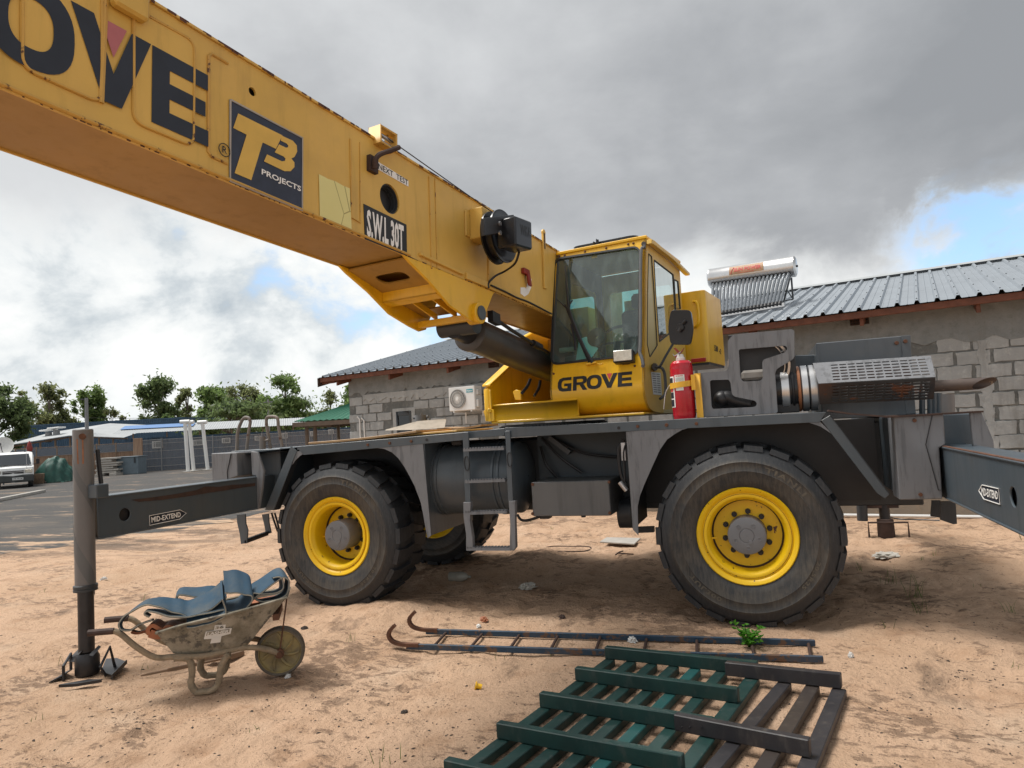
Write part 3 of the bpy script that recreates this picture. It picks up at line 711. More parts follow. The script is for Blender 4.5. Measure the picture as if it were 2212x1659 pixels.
# small dark window
wn = MB(); s_a, s_b, z_a, z_b = -9.95, -9.52, 1.45, 2.06
for (a, b, c_, d) in ((s_a, s_a+.055, z_a, z_b), (s_b-.055, s_b, z_a, z_b), (s_a+.055, s_b-.055, z_b-.09, z_b), (s_a+.055, s_b-.055, z_a, z_a+.06)):
    wn.obox(B(a, WE+.05, c_), e1*(b-a), -e2*.075, UP*(d-c_))
wo = wn.build('window', MAT['grey_dark'], bld, bevel=.004)
m_ = MB(); m_.obox(B(s_a+.055, WE, z_a+.06), e1*(s_b-s_a-.11), -e2*.010, UP*(z_b-z_a-.15)); m_.build('pane', MAT['glass_dark'], wo, smooth=0)
m_ = MB()
for (a, b, c_, d) in ((s_a-.10, s_a, z_a-.1, z_b+.07), (s_b, s_b+.10, z_a-.1, z_b+.07), (s_a, s_b, z_b, z_b+.07)): m_.obox(B(a, WE-.001, c_), e1*(b-a), -e2*.014, UP*(d-c_))
m_.build('window_surround', MAT['block'], bld, smooth=0)
# conduits on the left corner, white pipe along the wall foot
m_ = MB()
for ds, zt in ((0, 2.02), (.13, 1.98)): m_.tube([B(-11.02+ds, WE-.04, .3), B(-11.02+ds, WE-.04, zt-.06), B(-11.08+ds, WE-.05, zt)], .018)
m_.build('conduit', MAT['white'], bld)
m_ = MB(); p, q_ = PZ(y8(900, 277), .03), PZ(y8(2060, 292), .03); m_.tube([p-(q_-p)*.6, p, q_, q_+(q_-p)*.5], .022); tag(m_.build('drain_pipe', MAT['white']), 'white plastic pipe lying along the foot of the block building wall', 'pipe')
m_ = MB(); m_.tube(spline([PZ(t, .02)+UP*.0 for t in (y8(905, 195), y8(960, 245), y8(1060, 285), y8(1150, 308), y8(1300, 312), y8(1500, 320))]), .010, 6); tag(m_.build('black_cable', MAT['black']), 'thin black cable trailing over the sand beside the white pipe', 'cable')

# ---- air conditioner on the block wall
P0 = onp((968, 838), B(0, WE-.42, 0), e2); P1 = onp((1024, 834), B(0, WE-.42, 0), e2); P2 = onp((971.5, 889), B(0, WE-.42, 0), e2)
aw = float(np.dot(P1-P0, e1))*1.0; ah = float(P0[2]-P2[2]); ao = P0-UP*ah
ac = thing('air_conditioner', 'white outdoor air conditioner with a round fan grille fixed to the grey block wall', 'air conditioner', ao)
m_ = MB(); m_.obox(ao, e1*aw, e2*.26, UP*ah); m_.build('casing', MAT['white'], ac, bevel=.012)
fc = ao+e1*aw*.36+UP*ah*.50-e2*.004; fr = ah*.40
m_ = MB(); m_.cyl(fc, fc-e2*.004, fr, n=32); m_.build('fan_opening', MAT['grey_dark'], ac)
m_ = MB()
for k in range(44):
    a = 2*math.pi*k/44+.1; dv = e1*math.cos(a)+UP*math.sin(a); tv = e1*math.cos(a+.35)+UP*math.sin(a+.35); m_.tube([fc-e2*.014+dv*fr*.16, fc-e2*.018+tv*fr*.98], .0042, 4)
for rr_ in (.45, .75, 1.0): m_.tube([fc-e2*.016+(e1*math.cos(t)+UP*math.sin(t))*fr*rr_ for t in np.linspace(0, 2*math.pi, 33)], .004, 4)
m_.build('fan_grille', MAT['white_dirty'], ac)
m_ = MB(); m_.cyl(fc-e2*.008, fc-e2*.026, fr*.18, n=20); m_.build('fan_hub', MAT['white'], ac)
m_ = MB(); m_.obox(ao+e1*aw*.70+UP*ah*.73-e2*.003, e1*aw*.24, -e2*.002, UP*ah*.14); m_.build('name_plate', MAT['cyan_print'], ac, smooth=0)
m_ = MB(); b0 = ao+e1*aw*.715+UP*ah*.765-e2*.007; textq(m_, 'Hisense', b0, b0+e1*aw*.21, b0+UP*ah*.075, .02); m_.build('lettering', MAT['white_print'], ac, smooth=0)
m_ = MB(); m_.obox(ao+e1*aw+e2*.03+UP*ah*.1, e1*.06, e2*.12, UP*ah*.33); m_.obox(ao+e1*aw+e2*.05+UP*ah*.62, e1*.045, e2*.14, UP*ah*.22); m_.build('valve_cover', MAT['white_dirty'], ac, bevel=.012)
m_ = MB()
for ds in (.15, .82): m_.obox(ao+e1*aw*ds-UP*.03, e1*.03, e2*.42, UP*.03); m_.obox(ao+e1*aw*ds-UP*.25+e2*.40, e1*.03, e2*.02, UP*.25)
m_.build('bracket', MAT['white_dirty'], ac)

# ---- solar water heater on the zinc roof
def onroof(c, lift=0.): 
    n = np.cross(e1, up_sl); n = n/np.linalg.norm(n); return onp(c, B(0, EAVE, RZ(EAVE)+lift), n)
ba, bb = onroof(x2(215, 562), .10), onroof(x2(634, 492), .10)
hv = bb-ba; hdir = hv/np.linalg.norm(hv)
tz = onp(x2(722, 246), ba+e2*1.0, e2); ta = onp(x2(150, 330), ba+e2*1.0, e2)
sh = thing('solar_water_heater', 'silver solar water heater tank with glass vacuum tubes on the zinc roof', 'solar heater', (ba+bb)/2)
tdir = (tz-ta)/np.linalg.norm(tz-ta); TR = .185
m_ = MB(); m_.lathe([(.02, 0), (TR*.8, .005), (TR, .03), (TR, .06), (TR*.985, .065), (TR*.985, np.linalg.norm(tz-ta)-.065), (TR, np.linalg.norm(tz-ta)-.06), (TR, np.linalg.norm(tz-ta)-.02), (TR*.85, np.linalg.norm(tz-ta)), (.02, np.linalg.norm(tz-ta)+.005)], ta, tdir, 36); tank = m_.build('tank', MAT['alu'], sh)
m_ = MB(); m_.cyl(tz+tdir*.003, tz+tdir*.03, .02); m_.build('tank_plug', MAT['black'], sh)
v_up = np.cross(tdir, e2); v_up = v_up/np.linalg.norm(v_up); v_up = v_up if v_up[2] > 0 else -v_up
def tsurf(u, a, r_): # on the tank skin, angle a from the direction towards the camera
    tl = np.linalg.norm(tz-ta); back = np.cross(v_up, tdir); back = back if np.dot(back, e2) > 0 else -back
    return ta+tdir*(u*tl)+(-back*math.cos(a)+v_up*math.sin(a))*r_
m_ = MB(); m_.grid([[tsurf(u, a, TR+.003) for a in np.linspace(-.12, .80, 6)] for u in (.275, .665)]); m_.build('label_plate', MAT['gold_label'], sh)
m_ = MB(); vt, ft = text2mesh('SUN POWER', .035); m_.add([tsurf(.33+.31*v[0], .12+.42*v[1], TR+.006) for v in vt], ft)
vt, ft = text2mesh('SOLAR WATER HEATER', .01); m_.add([tsurf(.38+.18*v[0], -.06+.10*v[1], TR+.006) for v in vt], ft)
m_.tube([tsurf(.295, -.02, TR+.006), tsurf(.31, .35, TR+.006), tsurf(.33, .62, TR+.006)], .006, 5); m_.build('lettering', MAT['red_print'], sh, smooth=0)
tn = np.linalg.norm(tz-ta); nt_ = 20
for k in range(nt_):
    u = .07+.86*k/(nt_-1); a = tsurf(u, -.75, TR*.9); b = ba+hv*(-.10+1.06*k/(nt_-1))+UP*.02
    m_ = MB(); m_.cyl(a, b, .027, n=12); tb = m_.build('vacuum_tube', MAT['tube_glass'], sh)
    m_ = MB(); d_ = (b-a)/np.linalg.norm(b-a); m_.cyl(b-d_*.02, b+d_*.05, .036, n=12); m_.build('tube_cap', MAT['black'], tb); m_ = MB(); m_.cyl(a-d_*.01, a+d_*.03, .034, n=12); m_.build('tube_seal', MAT['black'], tb)
m_ = MB(); m_.bar(ba-hdir*.35-UP*.02, bb+hdir*.03-UP*.02, e2*.06, UP*.07); m_.build('foot_rail', MAT['alu'], sh, bevel=.004)
for q0 in (bb+hdir*.01, ba-hdir*.25):
    m_ = MB(); top = q0+e2*.95+UP*.62; m_.bar(q0, top, hdir*.03, e2*.03); ft_ = q0+e2*1.05+UP*(SLOPE*1.05-.05); m_.bar(ft_, top+e2*.12, hdir*.03, e2*.03); m_.bar(q0+(top-q0)*.5, ft_, hdir*.02, e2*.02); m_.bar(ft_, ft_+e2*.01-hdir*.5, e2*.02, UP*.02); m_.build('stand', MAT['grey_dark'], sh)

# ================================================================== far background on the left
def gpos(px, dep):
    p = PD((px, 986-.0577*px), dep); p[2] = 0; return p
def hz(px, py, dep): return float(PD((px, py), dep)[2])
cl = np.array([cr[0], cr[1], 0]); cl /= np.linalg.norm(cl); cf = np.array([fw[0], fw[1], 0]); cf /= np.linalg.norm(cf)
def leafmesh(clumps, n, size, rr, droop=.5):
    """leaf-sized quads scattered through ellipsoid clumps"""
    tot = sum(c[1][0]*c[1][1]*c[1][2] for c in clumps); P = []
    for c, rad in clumps:
        m = max(20, int(n*rad[0]*rad[1]*rad[2]/tot)); d = rr.normal(size=(m, 3)); d /= np.linalg.norm(d, axis=1)[:, None]
        P.append(np.asarray(c)+d*np.asarray(rad)*np.abs(rr.normal(0, .62, size=(m, 1))+.25))
    P = np.concatenate(P); m = len(P)
    a = rr.normal(size=(m, 3)); a[:, 2] -= droop; a /= np.linalg.norm(a, axis=1)[:, None]
    b = np.cross(a, rr.normal(size=(m, 3))); b /= np.linalg.norm(b, axis=1)[:, None]
    s = size*(.6+.8*rr.random((m, 1))); a = a*s; b = b*s*.42
    V = np.stack([P-a, P-b, P+a, P+b], 1).reshape(-1, 3)
    me = bpy.data.meshes.new('crown'); me.vertices.add(4*m); me.vertices.foreach_set('co', V.astype(np.float32).ravel())
    me.loops.add(4*m); me.loops.foreach_set('vertex_index', np.arange(4*m, dtype=np.int32)); me.polygons.add(m); me.polygons.foreach_set('loop_start', np.arange(0, 4*m, 4, dtype=np.int32)); me.update()
    return me
def tree(label, xl, xr, yt, dep, leaf, seed, n=5200, size=.26, base=.30, tall=1.0, nclump=15, name='tree', group=None):
    rr = np.random.default_rng(seed); xc = (xl+xr)/2; g = gpos(xc, dep); H = hz(xc, yt, dep); wd_ = (xr-xl)/FPX*dep
    t = thing(name, label, 'tree', g, group)
    cl_ = []; lobes = [(rr.uniform(-.62, .62), rr.uniform(.45, .86), rr.uniform(.20, .34)) for _ in range(3+nclump//7)]+[(rr.uniform(-.15, .15), .90, .20)]
    for k in range(int(nclump*2.2)):
        u0_, v0_, r0_ = lobes[k % len(lobes)]; ang = rr.random()*6.28; q_ = rr.random()**.6
        u = u0_+r0_*q_*1.25*math.cos(ang); v = v0_+r0_*.52*q_*math.sin(ang)
        if k % 5 == 0: u, v = rr.uniform(-.8, .8)*(1-.5*abs(v0_-.5)), rr.uniform(base*.8, .55)
        v = max(base*.6, min(.955, v)); u = max(-.86, min(.86, u)); s_ = wd_*rr.uniform(.075, .145)
        cl_.append((g+cl*(u*wd_*.5)+cf*(rr.uniform(-.35, .35)*wd_)+UP*(v*H), (s_*1.2, s_, min(s_, H*.07)*rr.uniform(.8, 1.3))))
    me = leafmesh([(c-g, r_) for c, r_ in cl_], int(n*1.25), size*.86, rr); me.materials.append(MAT[leaf]); link('crown', me, t)
    mb_ = MB(); top = g+UP*H*.86; r0_ = max(.12, H*.018)
    mb_.tube([g-UP*.2, g+UP*H*.3+cl*.15, g+UP*H*.6-cl*.1, top], [r0_, r0_*.8, r0_*.5, r0_*.15], 7)
    for c, _ in cl_:
        z_ = max(H*.18, (c[2])*.72); s0 = g+UP*z_; mb_.tube([s0, (s0+c)/2+UP*.15, c], [r0_*.4, r0_*.25, r0_*.06], 5)
    mb_.build('trunk', MAT['bark'], t); return t
tg = 'trees beyond the far compound'
tree('dark broad tree at the far left edge in front of the white shed roof', -75, 52, 812, 52, 'leaf_dark', 1, 15000, .19, .12, nclump=20)
tree('pale thin tree just behind the dark tree at the left edge', 24, 66, 838, 84, 'leaf_olive', 2, 2200, .24, .25, nclump=9, group=tg)
tree('wide olive green tree left of the tall lamp post', 56, 162, 829, 78, 'leaf_olive', 3, 8200, .27, .14, nclump=22, group=tg)
tree('narrow upright tree directly behind the tall lamp post', 160, 240, 831, 80, 'leaf_green', 4, 6200, .27, .12, nclump=16, group=tg)
tree('low bushy tree at the right foot of the narrow upright tree', 214, 272, 884, 80, 'leaf_olive', 5, 2200, .25, .25, nclump=8, group=tg)
tree('tall dark two-crowned tree left of the white steel posts', 296, 398, 820, 76, 'leaf_dark', 6, 7600, .27, .20, nclump=19, group=tg)
tree('yellowish bush at the foot of the tall dark two-crowned tree', 330, 380, 893, 70, 'leaf_green', 16, 1800, .22, .05, nclump=8, group=tg)
tree('slender pale tree just right of the white steel posts', 382, 432, 832, 80, 'leaf_olive', 7, 2900, .24, .22, nclump=11, group=tg)
tree('rounded mid green tree between the slender pale tree and the airy tree', 404, 512, 839, 76, 'leaf_green', 8, 6600, .27, .15, nclump=17, group=tg)
tree('airy brownish tree behind the left curved handrail', 480, 575, 828, 82, 'leaf_olive', 9, 5000, .24, .22, nclump=17, group=tg)
tree('broad dark feathery tree low behind the curved handrails', 400, 600, 868, 62, 'leaf_dark', 10, 7000, .25, .12, nclump=18, group=tg)
tree('tallest bright green tree behind the right curved handrail', 566, 672, 813, 78, 'leaf_green', 11, 9000, .28, .15, nclump=22, group=tg)
tree('low feathery grey green tree left of the green roofed shelter', 610, 735, 858, 82, 'leaf_dark', 12, 4200, .24, .10, nclump=12, group=tg)
tree('small round tree just above the green shelter roof', 684, 750, 843, 88, 'leaf_olive', 13, 3000, .25, .2, nclump=10, group=tg)
tree('green tree squeezed between the shelter roof and the block building', 722, 790, 831, 84, 'leaf_green', 14, 4600, .27, .2, nclump=12, group=tg)
m_ = MB()
for a, b, d_, h_ in ((-180, 130, 96, 5), (150, 420, 98, 3.6), (400, 800, 95, 5.2)):
    pass
under = leafmesh([(gpos(x_, 90)+UP*(1.4 if x_ < 390 else 2.6+.9*random.random()), (4.2, 3, 1.8+1.0*random.random()+(1.2 if x_ > 390 else 0))) for x_ in range(-60, 860, 42)], 16000, .24, np.random.default_rng(77)); under.materials.append(MAT['leaf_green']); o_ = link('undergrowth', under); tag(o_, 'dark mass of undergrowth below the far trees', 'undergrowth', kind='stuff')

# blue sheet building far behind
bb0, bb1 = gpos(36, 60), gpos(399, 62); t = thing('blue_building', 'long low blue sheet metal building behind the white roofs', 'building', (bb0+bb1)/2)
H0 = hz(216, 913, 61); m_ = MB(); dv = bb1-bb0; nseg = 150; pr = []
for k in range(nseg+1): pr.append(bb0+dv*k/nseg+cf*(.05 if k % 2 else 0))
m_.add(pr+[p+UP*H0 for p in pr], [(i, i+1, nseg+2+i, nseg+1+i) for i in range(nseg)]); m_.build('wall', MAT['blue_wall'], t, smooth=0)
m_ = MB(); m_.obox(bb0+UP*H0, dv, cf*8, UP*.12); m_.obox(bb1, cl*.02, cf*8, UP*H0); m_.build('roof', MAT['blue_wall'], t)

# row of container offices with a white canopy roof
c0, c1 = gpos(268, 46), gpos(860, 52); t = thing('container_offices', 'long blue container office row under a white corrugated canopy', 'building', (c0+c1)/2)
dv = c1-c0; dl = dv/np.linalg.norm(dv); dn = np.array([-dl[1], dl[0], 0]); dn = dn if np.dot(dn, cf) > 0 else -dn; LN = np.linalg.norm(dv)
m_ = MB(); pr = []; nseg = 220
for k in range(nseg+1): pr.append(c0+dl*LN*k/nseg+dn*(.045 if (k//2) % 2 else 0))
m_.add(pr+[p+UP*2.28 for p in pr], [(i, i+1, nseg+2+i, nseg+1+i) for i in range(nseg)]); m_.build('wall', MAT['blue_wall'], t, smooth=0)
m_ = MB(); m_.obox(c0+dn*.1, dl*LN, dn*2.3, UP*2.26); m_.build('container', MAT['grey_dark'], t)
zf = 2.62; m_ = MB(); pr = []; nr = 260
for k in range(nr+1): pr.append(c0-dl*.6-dn*.75+dl*(LN+2)*k/nr+UP*(zf+(.03 if (k % 2) else 0)))
bk = [p+dn*3.8+UP*.62 for p in pr]; m_.add(pr+bk, [(i, i+1, nr+2+i, nr+1+i) for i in range(nr)]); m_.build('roof', MAT['roof_white'], t, smooth=0)
for k in range(9): 
    m_ = MB(); m_.bar(c0+dl*LN*(k+.3)/9-dn*.3+UP*2.26, c0+dl*LN*(k+.3)/9-dn*.3+UP*2.62, dl*.08, dn*.08); m_.build('roof_prop', MAT['wood_old'], t)
m_ = MB(); m_.obox(c0-dl*.4+dn*.9+UP*2.96, dl*4.6, dn*1.6+UP*.27, UP*.02); m_.build('tarpaulin_strip', flat('blue_tarpaulin', (.09,.20,.42), .5), t)
# wall air conditioners on the container row
acx = [(985, 1050, 553, 600, 'beside the brown post'), (1248, 1316, 545, 582, 'between the white steel posts'), (1437, 1492, 534, 567, 'right of the white steel posts'), (1650, 1692, 520, 550, 'behind the left curved handrail'), (1823, 1863, 503, 537, 'behind the right curved handrail'), (2010, 2052, 490, 522, 'seen between the left shelter posts'), (2128, 2162, 478, 510, 'seen between the right shelter posts')]
for xa, xb, ya, yb, wh in acx:
    a_ = onp(z4(xa, (ya+yb)/2), c0-dn*.35, dn); b_ = onp(z4(xb, (ya+yb)/2), c0-dn*.35, dn); w_ = float(np.dot(b_-a_, dl)); zt = float(onp(z4((xa+xb)/2, ya), c0-dn*.35, dn)[2]); zb_ = float(onp(z4((xa+xb)/2, yb), c0-dn*.35, dn)[2])
    o0 = np.array([a_[0], a_[1], zb_]); u = thing('window_air_conditioner', 'white framed wall air conditioner on the blue containers, '+wh, 'air conditioner', o0, 'wall air conditioners on the container row')
    m_ = MB(); h_ = zt-zb_
    for (p_, q2, r_, s_) in ((0, w_, 0, h_*.14), (0, w_, h_*.86, h_), (0, w_*.16, h_*.14, h_*.86), (w_*.90, w_, h_*.14, h_*.86), (w_*.30, w_*.36, h_*.14, h_*.86)): m_.obox(o0+dl*p_+UP*r_, dl*(q2-p_), dn*.38, UP*(s_-r_))
    m_.build('frame', MAT['white_dirty'], u); m_ = MB(); m_.obox(o0+dl*w_*.16+UP*h_*.14+dn*.03, dl*w_*.74, dn*.3, UP*h_*.72); m_.build('grille', MAT['render_band'], u)
    m_ = MB(); m_.obox(o0-dl*.08+UP*(h_+.10)-dn*.1, dl*(w_+.16), dn*.5+UP*.12, UP*.015); m_.build('awning', MAT['grey_blue_metal'], u)
# mesh fence in front of it, reed screen further left
f0, f1 = gpos(292, 44.5), gpos(860, 50); t = thing('mesh_fence', 'fine grey mesh fence in front of the blue container offices', 'fence', (f0+f1)/2)
dv = f1-f0; m_ = MB(); m_.add([f0, f1, f1+UP*2.12, f0+UP*2.12], [(0,1,2,3)]); m_.build('mesh_panel', MAT['net'], t, smooth=0)
for k in range(12): m_ = MB(); p = f0+dv*k/11-cf*.05; m_.cyl(p, p+UP*2.2, .035, n=8); m_.build('post', MAT['wall_grey'], t)
for h_ in (.35, .85, 1.35, 1.85, 2.1): m_ = MB(); m_.tube([f0-cf*.04+UP*h_, f1-cf*.04+UP*h_], .014, 5); m_.build('wire', MAT['wall_grey'], t)
f0, f1 = gpos(-60, 40.5), gpos(292, 44.5); t = thing('reed_fence', 'brown reed screen fence behind the van and the green tarpaulin', 'fence', (f0+f1)/2)
dv = f1-f0; m_ = MB(); m_.obox(f0, dv, cf*.03, UP*1.42); m_.build('reed_screen', MAT['reed'], t)
m_ = MB(); m_.add([f0-cf*.06+UP*1.42, f1-cf*.06+UP*1.42, f1-cf*.06+UP*2.0, f0-cf*.06+UP*2.0], [(0,1,2,3)]); m_.build('mesh_panel', MAT['net'], t, smooth=0)
for k in range(9): m_ = MB(); p = f0+dv*k/8-cf*.05; m_.cyl(p, p+UP*2.05, .035, n=8); m_.build('post', MAT['wood_old'], t)
for h_ in (.5, 1.0, 1.44, 1.98): m_ = MB(); m_.tube([f0-cf*.06+UP*h_, f1-cf*.06+UP*h_], .014, 5); m_.build('wire', MAT['wood_old'], t)
m_ = MB(); p = gpos(297, 43.6); m_.obox(p-cl*.28, cl*.56, cf*.12, UP*2.25); tag(m_.build('brown_post', MAT['reed'], bevel=.01), 'broad brown post between the reed screen and the grey mesh fence', 'post')
# open shed with a pale roof
s0, s1 = gpos(12, 47), gpos(268, 50); t = thing('open_shed', 'open sided timber shed with a pale low pitched sheet roof behind the reed fence', 'shed', (s0+s1)/2)
dv = s1-s0; zl, zr = hz(20, 962, 47), hz(150, 940, 48)
m_ = MB(); mid = s0+dv*.52; a = [s0-dv*.02+UP*zl, mid+UP*zr, s1+UP*(zr-.35)]; m_.add(a+[p+cf*5+UP*.9 for p in a], [(0,1,4,3),(1,2,5,4)]); m_.add([p-UP*.05 for p in a]+[p for p in a], [(0,1,4,3),(1,2,5,4)]); m_.build('roof', MAT['roof_white'], t, smooth=0)
m_ = MB()
for k in range(9): p = s0+dv*k/8; m_.bar(p+cf*.4, p+cf*.4+UP*(zl+(zr-zl)*min(1, k/4.2)-.06-(.33*max(0, k-4.2)/3.8)), cl*.09, cf*.09)
m_.bar(s0+cf*.4+UP*(zl-.1), mid+cf*.4+UP*(zr-.1), UP*.1, cf*.06); m_.bar(mid+cf*.4+UP*(zr-.1), s1+cf*.4+UP*(zr-.45), UP*.1, cf*.06); m_.build('frame', MAT['wood_old'], t)
m_ = MB(); m_.obox(s0+cf*3.5, dv, cf*.1, UP*1.9); m_.build('back_wall', MAT['interior'], t)
m_ = MB(); m_.obox(s0+cf*.3, dv, cf*.05, UP*1.95); m_.build('blue_sheet_wall', MAT['blue_wall'], t)
for px_, py_, wh in ((105, 931, 'left, wider'), (122, 926, 'right, taller')):
    p = PD((px_, py_+10), 50); t = thing('roof_vent', wh+' white capped vent cowl on the pale shed roof', 'vent', p)
    m_ = MB(); m_.cyl(p-UP*.5, p+UP*.25, .22, n=12); m_.build('stack', MAT['wall_grey'], t); m_ = MB(); m_.obox(p-cl*.45-cf*.4+UP*.32, cl*.9+UP*.05, cf*.8, UP*.10); m_.build('cap', MAT['white'], t, bevel=.02)
# satellite dish above the van
p = PD(y1(40, 885), 38); t = thing('satellite_dish', 'white satellite dish on a pole above the white van roof', 'satellite dish', np.array([p[0], p[1], 0]))
ax = -cf*.86+cl*.35+UP*.3; ax = ax/np.linalg.norm(ax)
m_ = MB(); m_.lathe([(.01, 0), (.25, .03), (.42, .09), (.53, .15), (.54, .16), (.42, .10), (.01, .02)], p, ax, 28); m_.build('reflector', MAT['white_dirty'], t)
m_ = MB(); m_.tube([p-UP*.5, p+ax*.5], .02, 6); m_.cyl(p+ax*.5, p+ax*.58, .05); m_.build('feed_arm', MAT['grey_dark'], t); m_ = MB(); m_.cyl([p[0], p[1], 0], p-UP*.1-ax*.05, .04, n=8); m_.build('pole', MAT['grey'], t)
# lamp post
p = gpos(188.5, 50); zt = hz(187, 859, 50); t = thing('street_lamp', 'tall grey pole with a small flat lamp head behind the outrigger jack', 'street lamp', p)
m_ = MB(); m_.cyl(p, p+UP*zt, .16, .11, n=12); m_.build('pole', MAT['wall_grey'], t); m_ = MB(); m_.obox(p+UP*(zt-.12)-cl*.12-cf*.15, -cl*.30, cf*.3, UP*.07); m_.build('lamp_head', MAT['grey_dark'], t)
p = gpos(582, 74); zt = hz(582, 862, 74); t = thing('utility_pole', 'thin pale utility pole among the trees behind the right handrail', 'utility pole', p); m_ = MB(); m_.cyl(p, p+UP*zt, .14, .10, n=8); m_.bar(p+UP*(zt-.3)-cl*.5, p+UP*(zt-.3)+cl*.5, UP*.1, cf*.1); m_.build('pole', MAT['wall_grey'], t)
m_ = MB()
for h_ in (0, -.55): 
    a, b = PD((225, 902), 76)+UP*h_*2, PD((310, 902), 76)+UP*h_*2; m_.tube([a-(b-a)*.6, (a+b)/2-UP*.1, b+(b-a)*.6], .025, 4)
tag(m_.build('power_line', MAT['grey_dark']), 'two thin overhead power lines crossing the sky between the far trees', 'power line')
# white steel posts
for xa, ya, xb, yb, d_, wh, cap in ((405, 1013, 399.5, 911, 41, 'leftmost', 1), (447, 1010, 410, 912, 41.6, 'leaning middle', 1), (447.5, 1005.5, 437, 912, 42, 'rightmost', 1)):
    if wh == 'leaning middle': xa, ya, xb = 417, 1011, 408.5
    p = gpos(xa, d_); top = PD((xb, yb), d_); t = thing('steel_post', wh+' of the three white steel posts standing before the grey mesh fence', 'post', p, 'white steel posts by the mesh fence')
    m_ = MB(); m_.cyl(p, top, .105, n=14); m_.build('tube', MAT['white'], t); m_ = MB(); m_.cyl(top-cl*.28, top+cl*.28, .12, n=12); m_.build('top_pipe', MAT['white'], t)
    m_ = MB(); m_.obox(p-cl*.3-cf*.3, cl*.6, cf*.6, UP*.05); m_.build('base_plate', MAT['concrete'], t)
# green roofed shelter
p = gpos(728, 24); t = thing('shelter', 'open timber shelter with a green corrugated hip roof left of the block building', 'shelter', p)
ze, zr = hz(700, 908, 22), hz(735, 864, 24); q0 = gpos(634, 22); q1 = q0+cl*4.6; q2_ = q1+cf*4.6; q3 = q0+cf*4.6; ap = q0+cl*1.9+cf*2.3+UP*zr; ap2 = ap+cl*.8
m_ = MB(); nr = 44
def corr(a, b, ta_, tb_, n):
    lo, hi = [], []
    for k in range(n+1):
        f = k/n; o_ = UP*(.035 if k % 2 else 0); lo.append(a+(b-a)*f+o_); hi.append(ta_+(tb_-ta_)*f+o_)
    m_.add(lo+hi, [(i, i+1, n+2+i, n+1+i) for i in range(n)])
E_ = [x_+UP*ze for x_ in (q0, q1, q2_, q3)]; corr(E_[0], E_[1], ap, ap2, 46); corr(E_[1], E_[2], ap2, ap2, 30); corr(E_[2], E_[3], ap2, ap, 30); corr(E_[3], E_[0], ap, ap, 34)
m_.build('roof', MAT['roof_green'], t, smooth=0)
m_ = MB()
for i in range(4): m_.bar(E_[i]-UP*.09, E_[(i+1) % 4]-UP*.09, UP*.14, (cf if i % 2 == 0 else cl)*.05)
m_.build('eave_board', MAT['post_wood'], t)
for a_, b_ in ((.35, .3), (.62, .3), (1.9, .3), (3.2, .3), (4.3, .3), (.35, 4.3), (2.3, 4.3), (4.3, 4.3)): m_ = MB(); pp_ = q0+cl*a_+cf*b_; m_.cyl(pp_, pp_+UP*(ze-.05), .075, .06, n=10); m_.build('post', MAT['post_wood'], t)
# green tarpaulin heap
p = gpos(116, 37.5); t = thing('tarpaulin_heap', 'dark green tarpaulin draped over a low pile beside the van', 'tarpaulin', p)
rr = np.random.default_rng(5); G = []
for i in range(30):
    row = []
    for j in range(22):
        u = i/29*2-1; v = j/21*2-1; x_ = u*1.12; y_ = v*.9; rd = math.sqrt(u*u*.95+v*v*.95); z_ = 1.22*max(0, 1-rd**2.6)**.8*(1+.12*math.sin(u*3+1))*(1-.10*max(0, u))+.03
        wv = .05*math.sin(u*17+v*5)+.04*math.sin(v*23-u*9); row.append(p+cl*(x_+wv*.6)+cf*(y_)+UP*max(.01, z_+wv*(.3+z_*.5)))
    G.append(row)
m_ = MB(); m_.grid(G); m_.build('cover', MAT['tarp'], t); m_ = MB(); m_.obox(p-cl*.55-cf*.93, cl*.62, cf*.1, UP*.55); m_.build('boxes', MAT['wood_old'], t, bevel=.02)
# stack of concrete slabs with a block, grey bin
p = gpos(229, 42); t0 = gpos(228, 42); ob_n = 0
for k in range(7):
    w_ = 1.25+.25*math.sin(k*2.1); o_ = t0-cl*(.62+.08*math.sin(k*1.7))+UP*(.18+k*.14); m_ = MB(); m_.obox(o_, cl*w_, cf*1.1, UP*.105)
    nm = ['lowest', 'second', 'third', 'fourth', 'fifth', 'sixth', 'topmost'][k]; tag(m_.build('concrete_slab', MAT['concrete'], bevel=.01), nm+' pale slab counted from the ground in the stack beside the grey bin', 'slab', 'pale slabs stacked by the fence')
for dx, wh in ((-.35, 'left'), (.55, 'right')): m_ = MB(); m_.obox(t0+cl*(dx-.2)-cf*.25, cl*.42, cf*.8, UP*.17); tag(m_.build('concrete_block', MAT['concrete'], bevel=.01), wh+' concrete block carrying the stack of pale slabs', 'block', 'blocks under the slab stack')
p = gpos(274, 42.5); t = thing('metal_bin', 'blue grey sheet metal bin beside the stack of pale slabs', 'bin', p)
m_ = MB(); m_.obox(p-cl*.68, cl*1.36, cf*1.0, UP*1.08); m_.build('bin_body', MAT['grey_blue_metal'], t, bevel=.02); m_ = MB(); m_.obox(p-cl*.74-cf*.05+UP*1.08, cl*1.48, cf*1.1, UP*.05); m_.build('lid', MAT['grey_blue_metal'], t, bevel=.01)
m_ = MB(); m_.obox(p+cl*.45-cf*.02+UP*.7, cl*.08, -cf*.03, UP*.35); m_.build('latch', MAT['grey_dark'], t)

